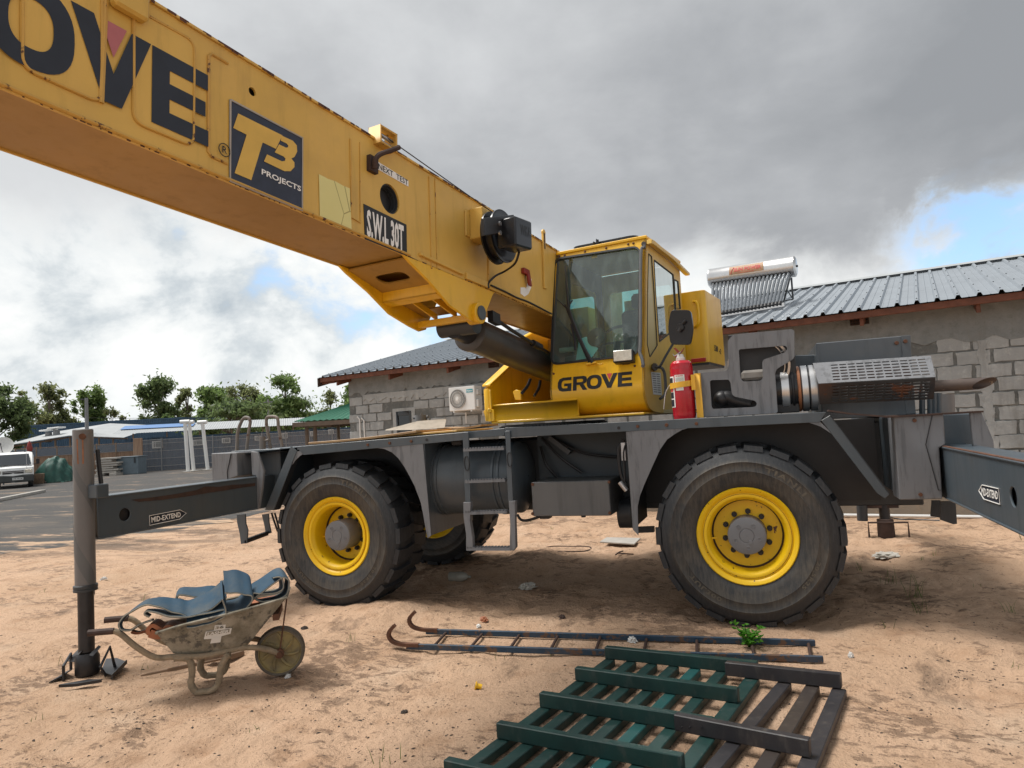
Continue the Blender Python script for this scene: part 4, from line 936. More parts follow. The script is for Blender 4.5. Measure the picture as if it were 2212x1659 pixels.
# white van seen from the front
vd = 33.5; vr = gpos(72.5, vd); vw = 1.66; v0 = vr-cl*vw
van = thing('van', 'white minivan parked facing the yard at the left edge', 'van', v0+cl*vw/2)
_vf = np.array([vr[0]-.6*0, vr[1], 0.]); _vf = _vf/np.linalg.norm(_vf); _vl = np.array([_vf[1], -_vf[0], 0.]); cl_s, cf_s = cl, cf; cl, cf = _vl, _vf; v0 = vr-cl*vw
def VV(x, d, z): return v0+cl*x+cf*d+UP*z
zt = hz(30, 977, vd+1.2)
prof = [(.02,.30),(.0,.55),(.02,.72),(.10,.98),(.30,1.08),(1.05,zt-.10),(1.30,zt-.02),(1.8,zt),(4.3,zt-.02),(4.45,zt-.4),(4.5,.4),(4.4,.30)]
m_ = MB(); xs = [(0.0,.05,.86),(.06,.01,.97),(.22,0,1),(vw/2,-.03,1),(vw-.22,0,1),(vw-.06,.01,.97),(vw,.05,.86)]
rows = []
for x_, dd, zs in xs: rows.append([VV(x_ + (0.0), d_+dd*2, .30+(z_-.30)*(zs if z_ > 1.3 else 1)) for d_, z_ in prof])
m_.grid(rows); m_.add(rows[0], [tuple(range(len(prof)))]); m_.add(rows[-1], [tuple(range(len(prof)))]); m_.build('body', MAT['white'], van, smooth=.5)
m_ = MB(); m_.add([VV(.10, .33, 1.10), VV(vw-.10, .33, 1.10), VV(vw-.20, 1.01, zt-.14), VV(.20, 1.01, zt-.14)], [(0,1,2,3)]); m_.v = [tuple(np.array(p_)-cf*.10+UP*.03) for p_ in m_.v]; m_.build('windscreen', MAT['glass_dark'], van, smooth=0)
m_ = MB(); m_.obox(VV(-.01, -.06, .28), cl*(vw+.02), cf*.25, UP*.36); m_.build('bumper', MAT['interior'], van, bevel=.05)
m_ = MB(); m_.obox(VV(.42, -.035, .70), cl*.84, cf*.06, UP*.14); m_.build('grille', MAT['black'], van, bevel=.01); m_ = MB(); m_.obox(VV(.40, -.05, .775), cl*.88, cf*.03, UP*.025); m_.obox(VV(.40, -.05, .845), cl*.88, cf*.03, UP*.02); m_.build('chrome_bar', MAT['steel'], van)
for x_ in (.05, vw-.37): m_ = MB(); m_.obox(VV(x_, -.005, .70), cl*.32, cf*.08, UP*.20); m_.build('headlight', MAT['lens'], van, bevel=.03)
for x_ in (.02, vw-.24):
    for d_ in (.75, 3.5): m_ = MB(); m_.cyl(VV(x_, d_, .30), VV(x_+.22, d_, .30), .30, n=20); m_.build('wheel', MAT['rubber'], van, bevel=.02)
for x_, sg in ((vw+.10, 1), (-.22, -1)): m_ = MB(); m_.obox(VV(x_, .35, 1.12), cl*.14, cf*.08, UP*.26); m_.tube([VV(x_+.07, .4, 1.15), VV(vw-.05 if sg > 0 else .05, .45, 1.10)], .02, 6); m_.build('mirror', MAT['black'], van, bevel=.02)
m_ = MB(); m_.obox(VV(.80, -.075, .40), cl*.44, cf*.012, UP*.11); npl = m_.build('number_plate', MAT['white'], van); m_ = MB(); textq(m_, 'DGR 843 MP', VV(.82, -.08, .43), VV(1.22, -.08, .43), VV(.82, -.08, .49), .02); m_.build('plate_lettering', MAT['black_print'], npl, smooth=0)
m_ = MB(); m_.tube([VV(vw-.28, .05, .55), VV(vw-.30, .10, 1.9)], .008, 5); m_.build('aerial', MAT['steel'], van)
m_ = MB(); m_.tube([VV(vw-.34, 1.5, zt-.05), VV(vw-.36, 1.5, zt+.02)], .05, 8); m_.build('wiper', MAT['black'], van)
cl, cf = cl_s, cf_s
p = gpos(64, 39); m_ = MB(); m_.lathe([(.02, 0), (.12, .02), (.16, .2), (.09, .5), (.02, .62)], p+UP*(hz(64, 972, 39)-.1), UP, 10); m_.cyl(p, p+UP*1.6, .03, n=6); tag(m_.build('red_flag', MAT['red_paint']), 'small furled red flag on a pole behind the van', 'flag')
# ================================================================== the crane
CO = np.array([-2.0, 6.6, 0.0])
crane = thing('mobile_crane', 'yellow and grey rough terrain mobile crane with its boom reaching over the yard', 'crane', CO)
DK = 5.38                                                     # near side of the carrier
YF = 5.405                                                    # outer faces of the near wheels
# ---------------------------------------------------------------- wheels
def tyre_mb():
    m = MB(); h = [(.345,.04),(.350,.012),(.372,-.012),(.42,-.030),(.480,-.041),(.488,-.044),(.494,-.041),(.548,-.040),(.556,-.044),(.563,-.038),(.60,-.025),(.628,-.004),(.650,.012),(.660,.035)]
    prof = h+[(.662,.25)]+[(r_, .50-t) for r_, t in h[::-1]]
    m.lathe(prof, (0,0,0), (0,1,0), 96)
    N = 22
    for side in (0, 1):
        for k in range(N):
            th0 = 2*math.pi*(k+.5*side)/N; wdt = 2*math.pi/N*.36
            def P(a, y, r_): y = y if not side else .50-y; return (r_*math.cos(th0+a), y, r_*math.sin(th0+a))
            o = [(-wdt*.95,.000),(-wdt*.75,.10),(-wdt*.2,.235),(wdt*1.3,.262),(wdt*.95,.12),(wdt*.95,.000)]
            top = [P(a, y, .693 if y > .02 else .680) for a, y in o]; bot = [P(a*1.12, y-.008 if y < .02 else y, .640) for a, y in o]
            n_ = 6; m.add(bot+top, [tuple(range(6, 12))]+[(i, (i+1) % n_, n_+(i+1) % n_, n_+i) for i in range(n_)])
    return m
tyre_me = tyre_mb().mesh('tyre', smooth=.55, merge=False); tyre_me.materials.append(MAT['rubber'])
def rim_me(d):
    m = MB(); m.lathe([(.352,.05),(.364,.012),(.366,-.006),(.358,-.016),(.345,-.010),(.330,.000),(.322,.014),(.314,.014),(.311,.002),(.300,.000),(.290,.004),(.284,.016),(.272,.028),(.266,.05),(.262,d-.012),(.250,d),(.12,d),(.05,d+.002)], (0,0,0), (0,1,0), 64)
    m.lathe([(.365,.50),(.35,.50),(.28,.44),(.28,d+.02),(.10,d+.02)], (0,0,0), (0,1,0), 48)
    me = m.mesh('wheel', smooth=.7); me.materials.append(MAT['yellow_rim']); return me
def hub_me(d, f):
    m = MB(); m.lathe([(.142,d+.005),(.140,f+.014),(.136,f+.004),(.126,f),(.056,f),(.052,f+.004),(.048,f),(.002,f-.001)], (0,0,0), (0,1,0), 40)
    for k in range(5): a = 1.0+k*1.256; m.lathe([(.016,f),(.015,f-.003),(.011,f-.003),(.010,f)], (.090*math.cos(a),0,.090*math.sin(a)), (0,1,0), 14)
    m.cyl((.022,f,-.045), (.022,f-.008,-.045), .015, n=8); me = m.mesh('hub'); me.materials.append(MAT['hub']); return me
nut = MB().cyl((0,0,0), (0,-.03,0), .022, .020, 8).cyl((0,-.028,0), (0,-.045,0), .012, n=8).mesh('wheel_nut'); nut.materials.append(MAT['black'])
rimA, rimB = rim_me(.15), rim_me(.22); hubA, hubB = hub_me(.15, .004), hub_me(.22, .010)
def arc_text(m, body, r_in, r_out, a0, a1, y):
    """lettering bent round the sidewall from angle a0 to a1 (clockwise)"""
    vs, fs = text2mesh(body, .03, 1.15); m.add([((r_in+(r_out-r_in)*v[1])*math.cos(a0+(a1-a0)*v[0]), y, (r_in+(r_out-r_in)*v[1])*math.sin(a0+(a1-a0)*v[0])) for v in vs], fs)
def wheel(c, rim, hub, d, flip=False, spin=0., texts=()):
    wv = link('wheel', rim, crane, np.array(c)-CO, (0, 0, math.pi if flip else 0)); ORG[wv.name] = np.array(c)
    link('tyre', tyre_me, wv, (0, 0, 0), (0, spin, 0)); link('hub', hub, wv)
    for k in range(10):
        a = 2*math.pi*(k+.35)/10; link('wheel_nut', nut, wv, (.168*math.cos(a), d, .168*math.sin(a)))
    for t in texts:
        m = MB(); arc_text(m, *t); o = link('tyre_lettering', m.mesh('tyre_lettering', smooth=0), wv); o.data.materials.append(MAT['rubber_print'])
    m = MB(); m.lathe([(.264,d-.016),(.258,d-.002),(.250,d-.003),(.262,d-.020)], (0,0,0), (0,1,0), 64, True); m.lathe([(.3155,.0135),(.3125,.0115),(.3095,.0125),(.3125,.0145)], (0,0,0), (0,1,0), 64, True); o = link('rim_seam', m.mesh('rim_seam'), wv); o.data.materials.append(MAT['rust_dark'])
    m = MB(); m.cyl((-.262,d-.06,-.03), (-.225,d-.06,-.03), .008, n=8); o = link('valve', m.mesh('valve'), wv); o.data.materials.append(MAT['yellow_rim'])
    return wv
ZH = .668
t1 = [('TIANLI', .500, .540, 1.25, .62, -.0455), ('20.5R25', .497, .525, -.35, -.80, -.0455), ('TUL300', .497, .530, -2.55, -2.00, -.0455)]
t2 = [('TIANLI', .500, .540, 1.38, .78, -.0455), ('20.5R25', .497, .525, -.55, -1.0, -.0455), ('TUL300', .497, .530, -2.55, -2.00, -.0455)]
wheel((-.195, YF, ZH), rimA, hubA, .15, False, 0., t1)
wheel((-3.835, YF, ZH-.006), rimB, hubB, .22, False, 0., t2)
wheel((-.195, 7.85, ZH), rimA, hubA, .15, True, .7); wheel((-3.835, 7.85, ZH), rimB, hubB, .22, True, 1.1)
for x_ in (-.195, -3.835):
    m = MB(); m.cyl((x_, 5.65, ZH), (x_, 7.6, ZH), .11, n=20); m.sphere((x_, 6.7, ZH), .26, 18, 12, (1, 1, .95)); m.build('axle', MAT['grey_dark'], crane)
    m = MB(); m.cyl((x_+.28, 5.75, ZH+.02), (x_+.28, 7.5, ZH+.02), .028, n=10); m.build('track_rod', MAT['steel_black'], crane)
# ---------------------------------------------------------------- carrier frame and deck
m = MB(); m.box((-4.55, 6.05, .80), (1.1, 6.45, 1.46)); m.box((-4.55, 6.9, .80), (1.1, 7.3, 1.46)); m.box((-2.9, 6.46, .9), (-1.1, 6.89, 1.44)); m.build('carrier_frame', MAT['grey_dark'], crane, bevel=.008)
zl0, zl1, zr0, zr1 = PY((640,965),DK)[2], PY((1000,934),DK)[2], PY((1090,924),DK)[2], PY((1785,890),DK)[2]
xl0, xl1, xr0, xr1 = PY((640,965),DK)[0], PY((1000,934),DK)[0], PY((1090,924),DK)[0], PY((1785,890),DK)[0]
m = MB(); m.add([(xl0,DK+.012,zl0-.006),(xl1,DK+.012,zl1-.006),(xl1,7.85,zl1-.006),(xl0,7.85,zl0-.006)]+[(xl0,DK+.012,zl0-.03),(xl1,DK+.012,zl1-.03),(xl1,7.85,zl1-.03),(xl0,7.85,zl0-.03)], [(0,1,2,3),(4,5,6,7),(0,1,5,4),(2,3,7,6),(0,3,7,4),(1,2,6,5)])
m.build('front_deck', MAT['grey'], crane)
m = MB(); m.add([(xl1+.002,DK+.05,zr0-.014),(xr1,DK+.012,zr1-.006),(xr1,7.85,zr1-.006),(xl1+.002,7.85,zr0-.014)]+[(xl1+.002,DK+.05,zr0-.04),(xr1,DK+.012,zr1-.03),(xr1,7.85,zr1-.03),(xl1+.002,7.85,zr0-.04)], [(0,1,2,3),(4,5,6,7),(0,1,5,4),(2,3,7,6),(0,3,7,4),(1,2,6,5)])
m.build('rear_deck', MAT['grey'], crane)
# downward front deck tongue, and slope to the rear
fl = PY((545,978), 5.40); ffl = PY((457,983), 5.40)
m = MB(); m.add([(xl0-.002,DK+.01,zl0-.006),(fl[0],5.40,fl[2]),(ffl[0],5.40,ffl[2]),(ffl[0],7.85,ffl[2]),(fl[0],7.85,fl[2]),(xl0-.002,7.85,zl0-.006)], [(0,1,4,5),(1,2,3,4)]); m.v += [(a, b, c-.02) for a, b, c in m.v]; m.f += [tuple(i+6 for i in f) for f in m.f]; m.build('front_deck_nose', MAT['grey'], crane)
xx1 = Zm(900, 1720, 850, 2074)
def strip(name, px, y=DK, th=.012, mat='grey', bevel=.002, parent=crane):
    m = MB(); m.prism([PY(q, y) for q in px], (0, th, 0)); return m.build(name, MAT[mat], parent, bevel=bevel)
strip('deck_edge', [(640,965),(1000,934),(1000,951),(655,983)]); strip('deck_edge', [(1000.5,934),(1090,925),(1090,941),(1000.5,948)], DK+.045)
strip('deck_edge', [(1090.6,924),(1470,905.5),(1785,890),(1771,912),(1470,926),(1090.6,945.5)])
strip('fender_brace', [xx1(598,88), xx1(655,135), xx1(432,706), xx1(348,704)], DK-.004, .012); strip('fender_brace', [(1774,908),(1793,897),(1921,1068),(1912,1077),(1895,1066)], DK-.004, .012)
m = MB()                                                        # returns behind the braces
a, b = PY(xx1(640,120), DK), PY(xx1(432,706), DK); m.bar(a+np.array([0,.05,0]), b+np.array([0,.05,0]), (.012,0,.006), (0,.09,0)); m.build('brace_flange', MAT['grey_dark'], crane); m = MB()
a, b = PY((1793,899), DK), PY((1921,1068), DK); m.bar(a+np.array([0,.05,0]), b+np.array([0,.05,0]), (.012,0,.01), (0,.09,0)); m.build('brace_flange', MAT['grey_dark'], crane)
pl = [xx1(650,140),xx1(790,131),xx1(740,152),xx1(690,180),xx1(645,222),xx1(612,268)]; strip('fender_corner', pl, DK+.002, .008, 'grey_dusty', 0)
pl = [xx1(1400,104),xx1(1866,68),xx1(1945,948),xx1(1912,975),xx1(1896,900),xx1(1872,760),xx1(1846,630),xx1(1790,478),xx1(1740,380),xx1(1690,290),xx1(1630,205),xx1(1570,150),xx1(1500,118)]
strip('fender_plate', pl, DK+.002, .010, 'grey_dusty', 0)
pl = [z6(1845,165),z6(1890,800),z6(1925,836),z6(1920,650),z6(1935,580),z6(1962,510),z6(2010,400),z6(2065,280),z6(2110,215),z6(2160,180),z7(470,152),z7(560,128),z7(700,118)]
strip('fender_plate', pl, DK+.002, .010, 'grey_dusty', 0)
pl = [z7(1290,104),z7(1368,102),z7(1450,185),z7(1420,165),z7(1370,132)]; strip('fender_corner', pl, DK+.002, .008, 'grey_dusty', 0)
# inner fender walls
xa = PY(z6(545,545), DK)[0]; zb_ = PY(z6(565,850), DK)[2]
m = MB(); m.box((xa-.004, DK+.012, zb_+.01), (xa+.008, 6.35, zl1-.04)); m.build('fender_wall', MAT['grey'], crane)
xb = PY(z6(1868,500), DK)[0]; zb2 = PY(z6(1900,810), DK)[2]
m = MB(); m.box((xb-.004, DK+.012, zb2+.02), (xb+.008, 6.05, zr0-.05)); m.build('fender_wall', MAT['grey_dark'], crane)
for lo_, hi_ in (((xl0+.02, DK+.014, zl0-.045), (xa-.01, 6.04, zl0-.034)), ((xb+.02, DK+.014, zr1-.06), (xr1-.02, 6.04, zr1-.05)), ((xb+.03, 6.0, .85), (.8, 6.03, 1.49)), ((-4.5, 6.0, .85), (xa-.02, 6.03, 1.46))):
    m = MB(); m.box(lo_, hi_); m.build('wheel_well_shade', MAT['black'], crane)  # black sheets stand in for the darkness inside the wheel wells
bolt = MB().cyl((0,0,0), (0,-.010,0), .014, .012, 8).mesh('bolt'); bolt.materials.append(MAT['rust'])
for q in (y3(733,1390), y3(985,1370), y3(1237,1348), z6(1920,130), z6(2108,120), z7(182,130), z7(368,122), z7(563,112)): link('bolt', bolt, crane, PY(q, DK-.001)-CO)
hole = MB().cyl((0,0,0), (0,-.002,0), .013, n=12).mesh('bolt_hole'); hole.materials.append(MAT['black'])
for q in (y3(1417,1333), z6(1798,140)): link('bolt_hole', hole, crane, PY(q, DK-.001)-CO)
# ---------------------------------------------------------------- outrigger boxes, beams, jacks
def outrigger_box(name, x0, x1_, x2_, x3, chamfer_right, ztop, zbot, p1, p2, tips):
    m = MB(); lo, hi = min(x0, x3), max(x0, x3); m.box((lo+.01, 5.56, zbot+.01), (hi-.01, 7.85, ztop-.01)); b = m.build(name, MAT['grey'], crane, bevel=.006)
    m = MB(); m.prism([PY(q, 5.30) for q in p1], (0, .245, 0)); m.build('face_plate', MAT['grey_dusty'], b, bevel=.006)
    m = MB(); m.prism([PY(q, 5.30) for q in p2], (0, .03, 0)); m.build('gusset_plate', MAT['grey_dusty'], b, bevel=.004)
    return b
p1 = [y2(730,965),y2(1052,953),y2(1062,1245),y2(900,1300),y2(745,1325)]; p2 = [y2(1224,940),y2(1300,946),y2(1382,1180),y2(1362,1400),y2(1320,1655),y2(1305,1655),y2(1288,1240),y2(1238,1235)]
X0, X3 = PY(p1[0], 5.3)[0], PY(p2[2], 5.3)[0]; zt_ = PY(p1[0], 5.3)[2]
fb = outrigger_box('front_outrigger_box', X0, 0, 0, X3, 0, zt_+.02, .93, p1, p2, 0)
m = MB(); m.tube([PY(y2(978,966), 5.296), PY(y2(930,1200), 5.296), PY(y2(938,1300), 5.296)], .004, 5); m.build('weld_seam', MAT['black'], fb)
q1 = [y6(300,360),y6(805,335),y6(828,640),y6(765,672),y6(798,1190),y6(365,1200)]; q2_ = [y6(1072,310),y6(1185,304),y6(1310,598),y6(1325,722),y6(1105,655)]
X0r, X3r = PY(q1[0], 5.3)[0], PY(q2_[3], 5.3)[0]
rb = outrigger_box('rear_outrigger_box', X0r, 0, 0, X3r, 0, PY(q1[0],5.3)[2]+.0, .94, q1, q2_, 0)
m = MB(); m.tube([PY(y6(694,345), 5.296), PY(y6(628,640), 5.296), PY(y6(755,1100), 5.296), PY(y6(780,1100), 5.296)], .003, 5); m.build('weld_seam', MAT['black'], rb)
for q in (y6(515,397), y6(575,1145)): link('bolt', bolt, rb, PY(q, 5.298)-CO)
m = MB(); m.bar(PY(x6(1040,733), 5.31), PY(x6(1860,686), 5.31), (0,0,.012), (0,.06,0)); m.build('top_flange', MAT['rust_dark'], rb)
# thin rusty rear edge of the body between fender and box
m = MB(); a = [PY(z7(1415,28), DK), PY(z7(1560,48), 5.36), PY(z7(1780,66), 5.32), PY(z7(1860,62), 5.30)]; m.ribbon(a, (0, .16, 0), .012); m.build('body_edge', MAT['rust_dark'], crane)
XB = PY((553,1030), 5.3)[0]; zB1, zB0 = PY((553,1030), 5.3)[2], PY((553,1100), 5.3)[2]; BW = .20
JY = 3.55
def beam(xf, sgn, z0, z1_, y0, name, lab):
    m = MB(); x0, x1_ = (xf-BW, xf) if sgn > 0 else (xf, xf+BW); t = .012
    Pn = [(xf-sgn*t, 0)]
    # side walls with a round hole in the face turned to the camera
    ycen = PX((270,1112), XB)[1] if sgn > 0 else PX(y6(1500,1070), xf)[1]; zc = (z0+z1_)/2-.005
    vs, fs = curve2mesh([[(y0, z0), (5.6, z0), (5.6, z1_), (y0, z1_)], circle2(ycen, zc, .048)], t/2)
    m.add([(xf-sgn*(t/2)+v[2], v[0], v[1]) for v in vs], fs)
    m.box((x0 if sgn > 0 else x1_-t, y0, z0), (x0+t if sgn > 0 else x1_, 5.6, z1_))
    m.box((x0+t, y0, z1_-t), (x1_-t, 5.6, z1_)); m.box((x0+t, y0, z0), (x1_-t, 5.6, z0+t)); m.box((x0+t, y0, z0+t), (x1_-t, y0+t, z1_-t))
    o = m.build(name, MAT['grey'], crane, bevel=.004)
    m = MB(); m.box((x0+t*2, y0+.1, z0+t*2), (x1_-t*2, 5.5, z1_-t*2)); m.build('beam_core', MAT['black'], o)
    m = MB()
    for z_ in (z0+.006, z1_-.006): m.tube([(xf+sgn*.002, y0, z_), (xf+sgn*.002, 5.35, z_)], .007, 6)
    m.build('weld_bead', MAT['grey'], o); return o
bf = beam(XB, 1, zB0, zB1, JY+.09, 'outrigger_beam', '')
m = MB(); vsr = [PX(q, XB+.0035) for q in (z4(845,935),z4(1000,917),z4(1150,895),z4(1270,872),z4(1330,848),z4(1420,850),z4(1500,838),z4(1580,833),z4(1655,825),z4(1655,845),z4(1560,857),z4(1450,876),z4(1350,890),z4(1200,915),z4(1050,935),z4(900,948))]
m.poly(vsr); m.build('rust_streak', MAT['rust_dark'], bf, smooth=0)
def label_arrow(parent, outline, bl, br, tl, x, off):
    m = MB(); m.poly([PX(q, x)+np.array([off,0,0]) for q in outline]); o = m.build('direction_label', MAT['navy_print'], parent, smooth=0)
    m = MB(); c_ = [PX(q, x)+np.array([off*1.3,0,0]) for q in outline]; m.tube(c_+[c_[0]], .0028, 4); m.build('label_border', MAT['white_print'], o)
    m = MB(); textq(m, 'MID-EXTEND', PX(bl, x), PX(br, x), PX(tl, x), .025, (off*1.6, 0, 0)); m.build('lettering', MAT['white_print'], o, smooth=0)
label_arrow(bf, [z4(966,1038),z4(1163,1000),z4(1205,1021),z4(1162,1060),z4(968,1100)], z4(980,1082), z4(1170,1045), z4(977,1048), XB, .003)
XR = PY((2037,965), 5.3)[0]; zR1, zR0 = 1.285, .93
br_ = beam(XR, -1, zR0, zR1, 2.6, 'outrigger_beam', '')
m = MB(); m.box((XR-.004, 3.3, zR1-.010), (XR+.02, 5.3, zR1+.006)); m.build('rusty_edge', MAT['rust'], br_)
label_arrow(br_, [y6(1172,1107),y6(1205,1048),y6(1370,1086),y6(1384,1243),y6(1222,1190)], y6(1200,1150), y6(1365,1197), y6(1197,1072), XR, -.003)
# far outriggers
for x_ in (XB-.35, XR+.05):
    m = MB(); m.box((x_, 7.8, .93), (x_+.2, 9.35, 1.27)); m.build('outrigger_beam', MAT['grey'], crane, bevel=.006)
def jack(c, rad, ztop, zfl, near):
    c = np.array(c, float); m = MB(); m.lathe([(.01, ztop),(rad*.93, ztop),(rad, ztop-.006),(rad, zfl+.05),(rad*1.0, zfl+.02)], c, UP, 36)
    j = m.build('outrigger_jack', MAT['grey'] if not near else MAT['jack'], crane)
    m = MB(); m.lathe([(rad, zfl+.03),(rad*1.17, zfl+.025),(rad*1.17, zfl+.006),(rad*1.12, zfl+.002),(rad*1.17, zfl-.002),(rad*1.17, zfl-.016),(rad*.8, zfl-.02)], c, UP, 36); m.build('flange', MAT['grey_dark'], j)
    m = MB(); m.cyl(c+UP*.16, c+UP*zfl, rad*.78, n=28); m.build('piston_rod', MAT['steel_black'], j)
    return j
MAT['jack'] = paint('jack_grey_paint', (.125,.124,.126), (.15,.143,.143), .40, .74, .30, (.19,.17,.16), .30)
ja, jb = PY((159.5,1150), JY), PY((206.5,1150), JY); JC = (ja+jb)/2; JR = float(np.linalg.norm(jb-ja)/2)*float(JC[1]/math.hypot(JC[0], JC[1])); JC[2] = 0
jtop = PY((183,927), JY)[2]; jfl = PY((188,1271), JY)[2]
J = jack(JC, JR, jtop, jfl, True)
m = MB(); c_ = JC+np.array([JR*.70, -JR*.55, 0]); m.cyl(c_+UP*(jtop-.055), c_+UP*(jtop-.055)+np.array([.06,-.05,0]), .022, n=12); m.build('jack_pin', MAT['rust'], J)
for zc_, dz_ in ((jtop-.36, .10), (jtop-.95, .16)):      # darker bands winding round the tube
    m = MB(); m.grid([[JC+UP*(zc_-.20*(a_/1.5)+o_)+np.array([(JR+.0015)*math.sin(a_), -(JR+.0015)*math.cos(a_), 0]) for o_ in (0, dz_)] for a_ in np.linspace(-1.9, 1.9, 18)]); m.build('paint_band', MAT['toolbox'], J)
m = MB(); m.poly([JC+UP*z_+np.array([(JR+.002)*math.sin(a_), -(JR+.002)*math.cos(a_), 0]) for z_, a_ in ((jtop-.07,.30),(jtop-.08,.95),(jtop-.25,.95),(jtop-.25,.35))]); m.build('rust_patch', MAT['rust_orange'], J, smooth=0)
m = MB(); a = PY(z4(625,835), JY+.05); m.box((a[0], JY-.02, PY(z4(640,925), JY)[2]), (a[0]+.09, JY+.08, PY(z4(640,835), JY)[2])); m.build('hose_bracket', MAT['grey'], J, bevel=.006)
m = MB(); m.tube([PY(z4(655,830), JY+.12), PY(z4(645,750), JY+.12), PY(z4(630,610), JY+.12)], .016, 8); m.build('hose', MAT['black'], J)
# foot of the near jack
m = MB(); m.lathe([(.01,.155),(JR*.95,.15),(JR*1.18,.12),(JR*1.18,.008),(JR*1.1,.0)], JC+np.array([.005,0,0]), UP, 30); m.cyl(JC+UP*.13, JC+UP*.24, JR*.5, n=16); m.build('jack_foot', MAT['steel_black'], J)
m = MB()
def slab(mm, pts, th=.012):
    P = [np.asarray(p, float) for p in pts]; n_ = np.cross(P[1]-P[0], P[2]-P[0]); n_ = n_/np.linalg.norm(n_)*th; mm.prism(P, n_)
fy = JC[1]
slab(m, [PY(z5(440,1160), fy-.03), PY(z5(488,1165), fy-.06), PY(z5(538,1095), fy-.05), PY(z5(520,1078), fy+.03)]); m.build('jack_foot_plate', MAT['steel_black'], J, bevel=.002)
m = MB(); slab(m, [PY(z5(575,1115), fy-.10), PY(z5(600,1120), fy-.08), PY(z5(655,1060), fy-.05), PY(z5(640,1052), fy+.03)]); m.build('jack_foot_plate', MAT['steel_black'], J, bevel=.002)
for k_, (c, jx) in enumerate((((XR+.15, 9.25, 0), 0), ((XB-.25, 9.25, 0), 0))): 
    Jf = jack(c, .075, 1.45, .55, False); m = MB(); m.lathe([(.02,.24),(.09,.22),(.095,.01),(.08,0)], c, UP, 20); m.build('jack_foot', MAT['rust_dark'], Jf)
    m = MB(); m.box((c[0]-.26, c[1]-.05, .36), (c[0]+.15, c[1]+.05, .40)); m.tube([(c[0]-.2,c[1]-.12,.02),(c[0]-.2,c[1]-.12,.2),(c[0]+.22,c[1]-.12,.2),(c[0]+.22,c[1]-.12,.02)], .012, 6); m.build('foot_handle', MAT['rust_dark'], Jf)
# near rear jack stands outside the picture, on the end of its beam
Jr = jack((XR+.10, 2.5, 0), JR, jtop, jfl, False); m = MB(); m.lathe([(.01,.155),(JR*1.18,.12),(JR*1.18,.008),(.01,0)], (XR+.10, 2.5, 0), UP, 24); m.build('jack_foot', MAT['steel_black'], Jr)
# hanging step under the rear box
m = MB(); yq = 5.9; m.prism([PY(q, yq) for q in (y6(780,1215),y6(928,1210),y6(944,1440),y6(905,1445),y6(775,1400))], (0, .02, 0)); m.build('mud_flap', MAT['grey_dark'], crane); m = MB(); m.prism([PY(q, yq+.3) for q in (y6(690,1205),y6(778,1205),y6(778,1380),y6(678,1365))], (0, .02, 0)); m.build('mud_flap', MAT['grey_dark'], crane)
# ---------------------------------------------------------------- rails, step and post on the front deck
def rail(q, y, r_=.017):
    m = MB(); m.tube(spline([PY(p, y) for p in q], 5), r_, 10); return m.build('handrail', MAT['rail'], crane)
MAT['rail'] = paint('rusting_rail_paint', (.15,.14,.13), (.19,.16,.14), .55, .60, .4, (.20,.15,.12), .5, 12)
rail([y2(1050,945),y2(1055,820),y2(1062,700),y2(1098,590),y2(1140,525),y2(1190,520),y2(1216,560),y2(1212,620),y2(1195,730),y2(1180,850),y2(1173,935)], 5.75)
rail([y2(1468,905),y2(1450,780),y2(1425,640),y2(1418,550),y2(1438,512),y2(1490,506),y2(1540,515),y2(1562,550),y2(1570,640),y2(1592,760),y2(1615,882)], 5.85)
m = MB(); a = PY(y2(1372,925), 5.8); b = PY(y2(1368,755), 5.8); m.cyl(a, b, .032, n=14); m.cyl(PY(y2(1385,808), 5.8), PY(y2(1450,795), 5.8), .012, n=8); m.build('socket_post', MAT['rail'], crane)
m = MB(); ys_ = 5.45; m.prism([PY(q, ys_) for q in (z4(1533,1030),z4(1588,1028),z4(1592,1090),z4(1605,1130),z4(1600,1215),z4(1560,1222),z4(1553,1160),z4(1535,1080))], (0,.015,0)); m.build('boarding_step_plate', MAT['grey'], crane, bevel=.002); m = MB(); m.prism([PY(q, ys_+.42) for q in (z4(1695,1030),z4(1740,1025),z4(1742,1080),z4(1757,1150),z4(1722,1160),z4(1712,1100))], (0,.015,0)); st_ = m.build('boarding_step', MAT['grey'], crane, bevel=.002)
m = MB(); a, b = PY(z4(1590,1208), ys_), PY(z4(1735,1155), ys_+.42); m.bar(a, b, (.02,0,0), (0,0,.03))
for k in range(11): p = a+(b-a)*(k+.5)/11; m.box(p-np.array([.022,.008,-.012]), p+np.array([.022,.008,.028]))
m.build('step_tread', MAT['steel_black'], st_)
for dx in (0, .04): m = MB(); m.tube([PY(z4(1760+dx*500,1020), 5.7), PY(z4(1772+dx*500,1060), 5.7), PY(z4(1800+dx*300,1140), 5.7)], .010, 6); m.build('tie_chain', MAT['steel_black'], crane)
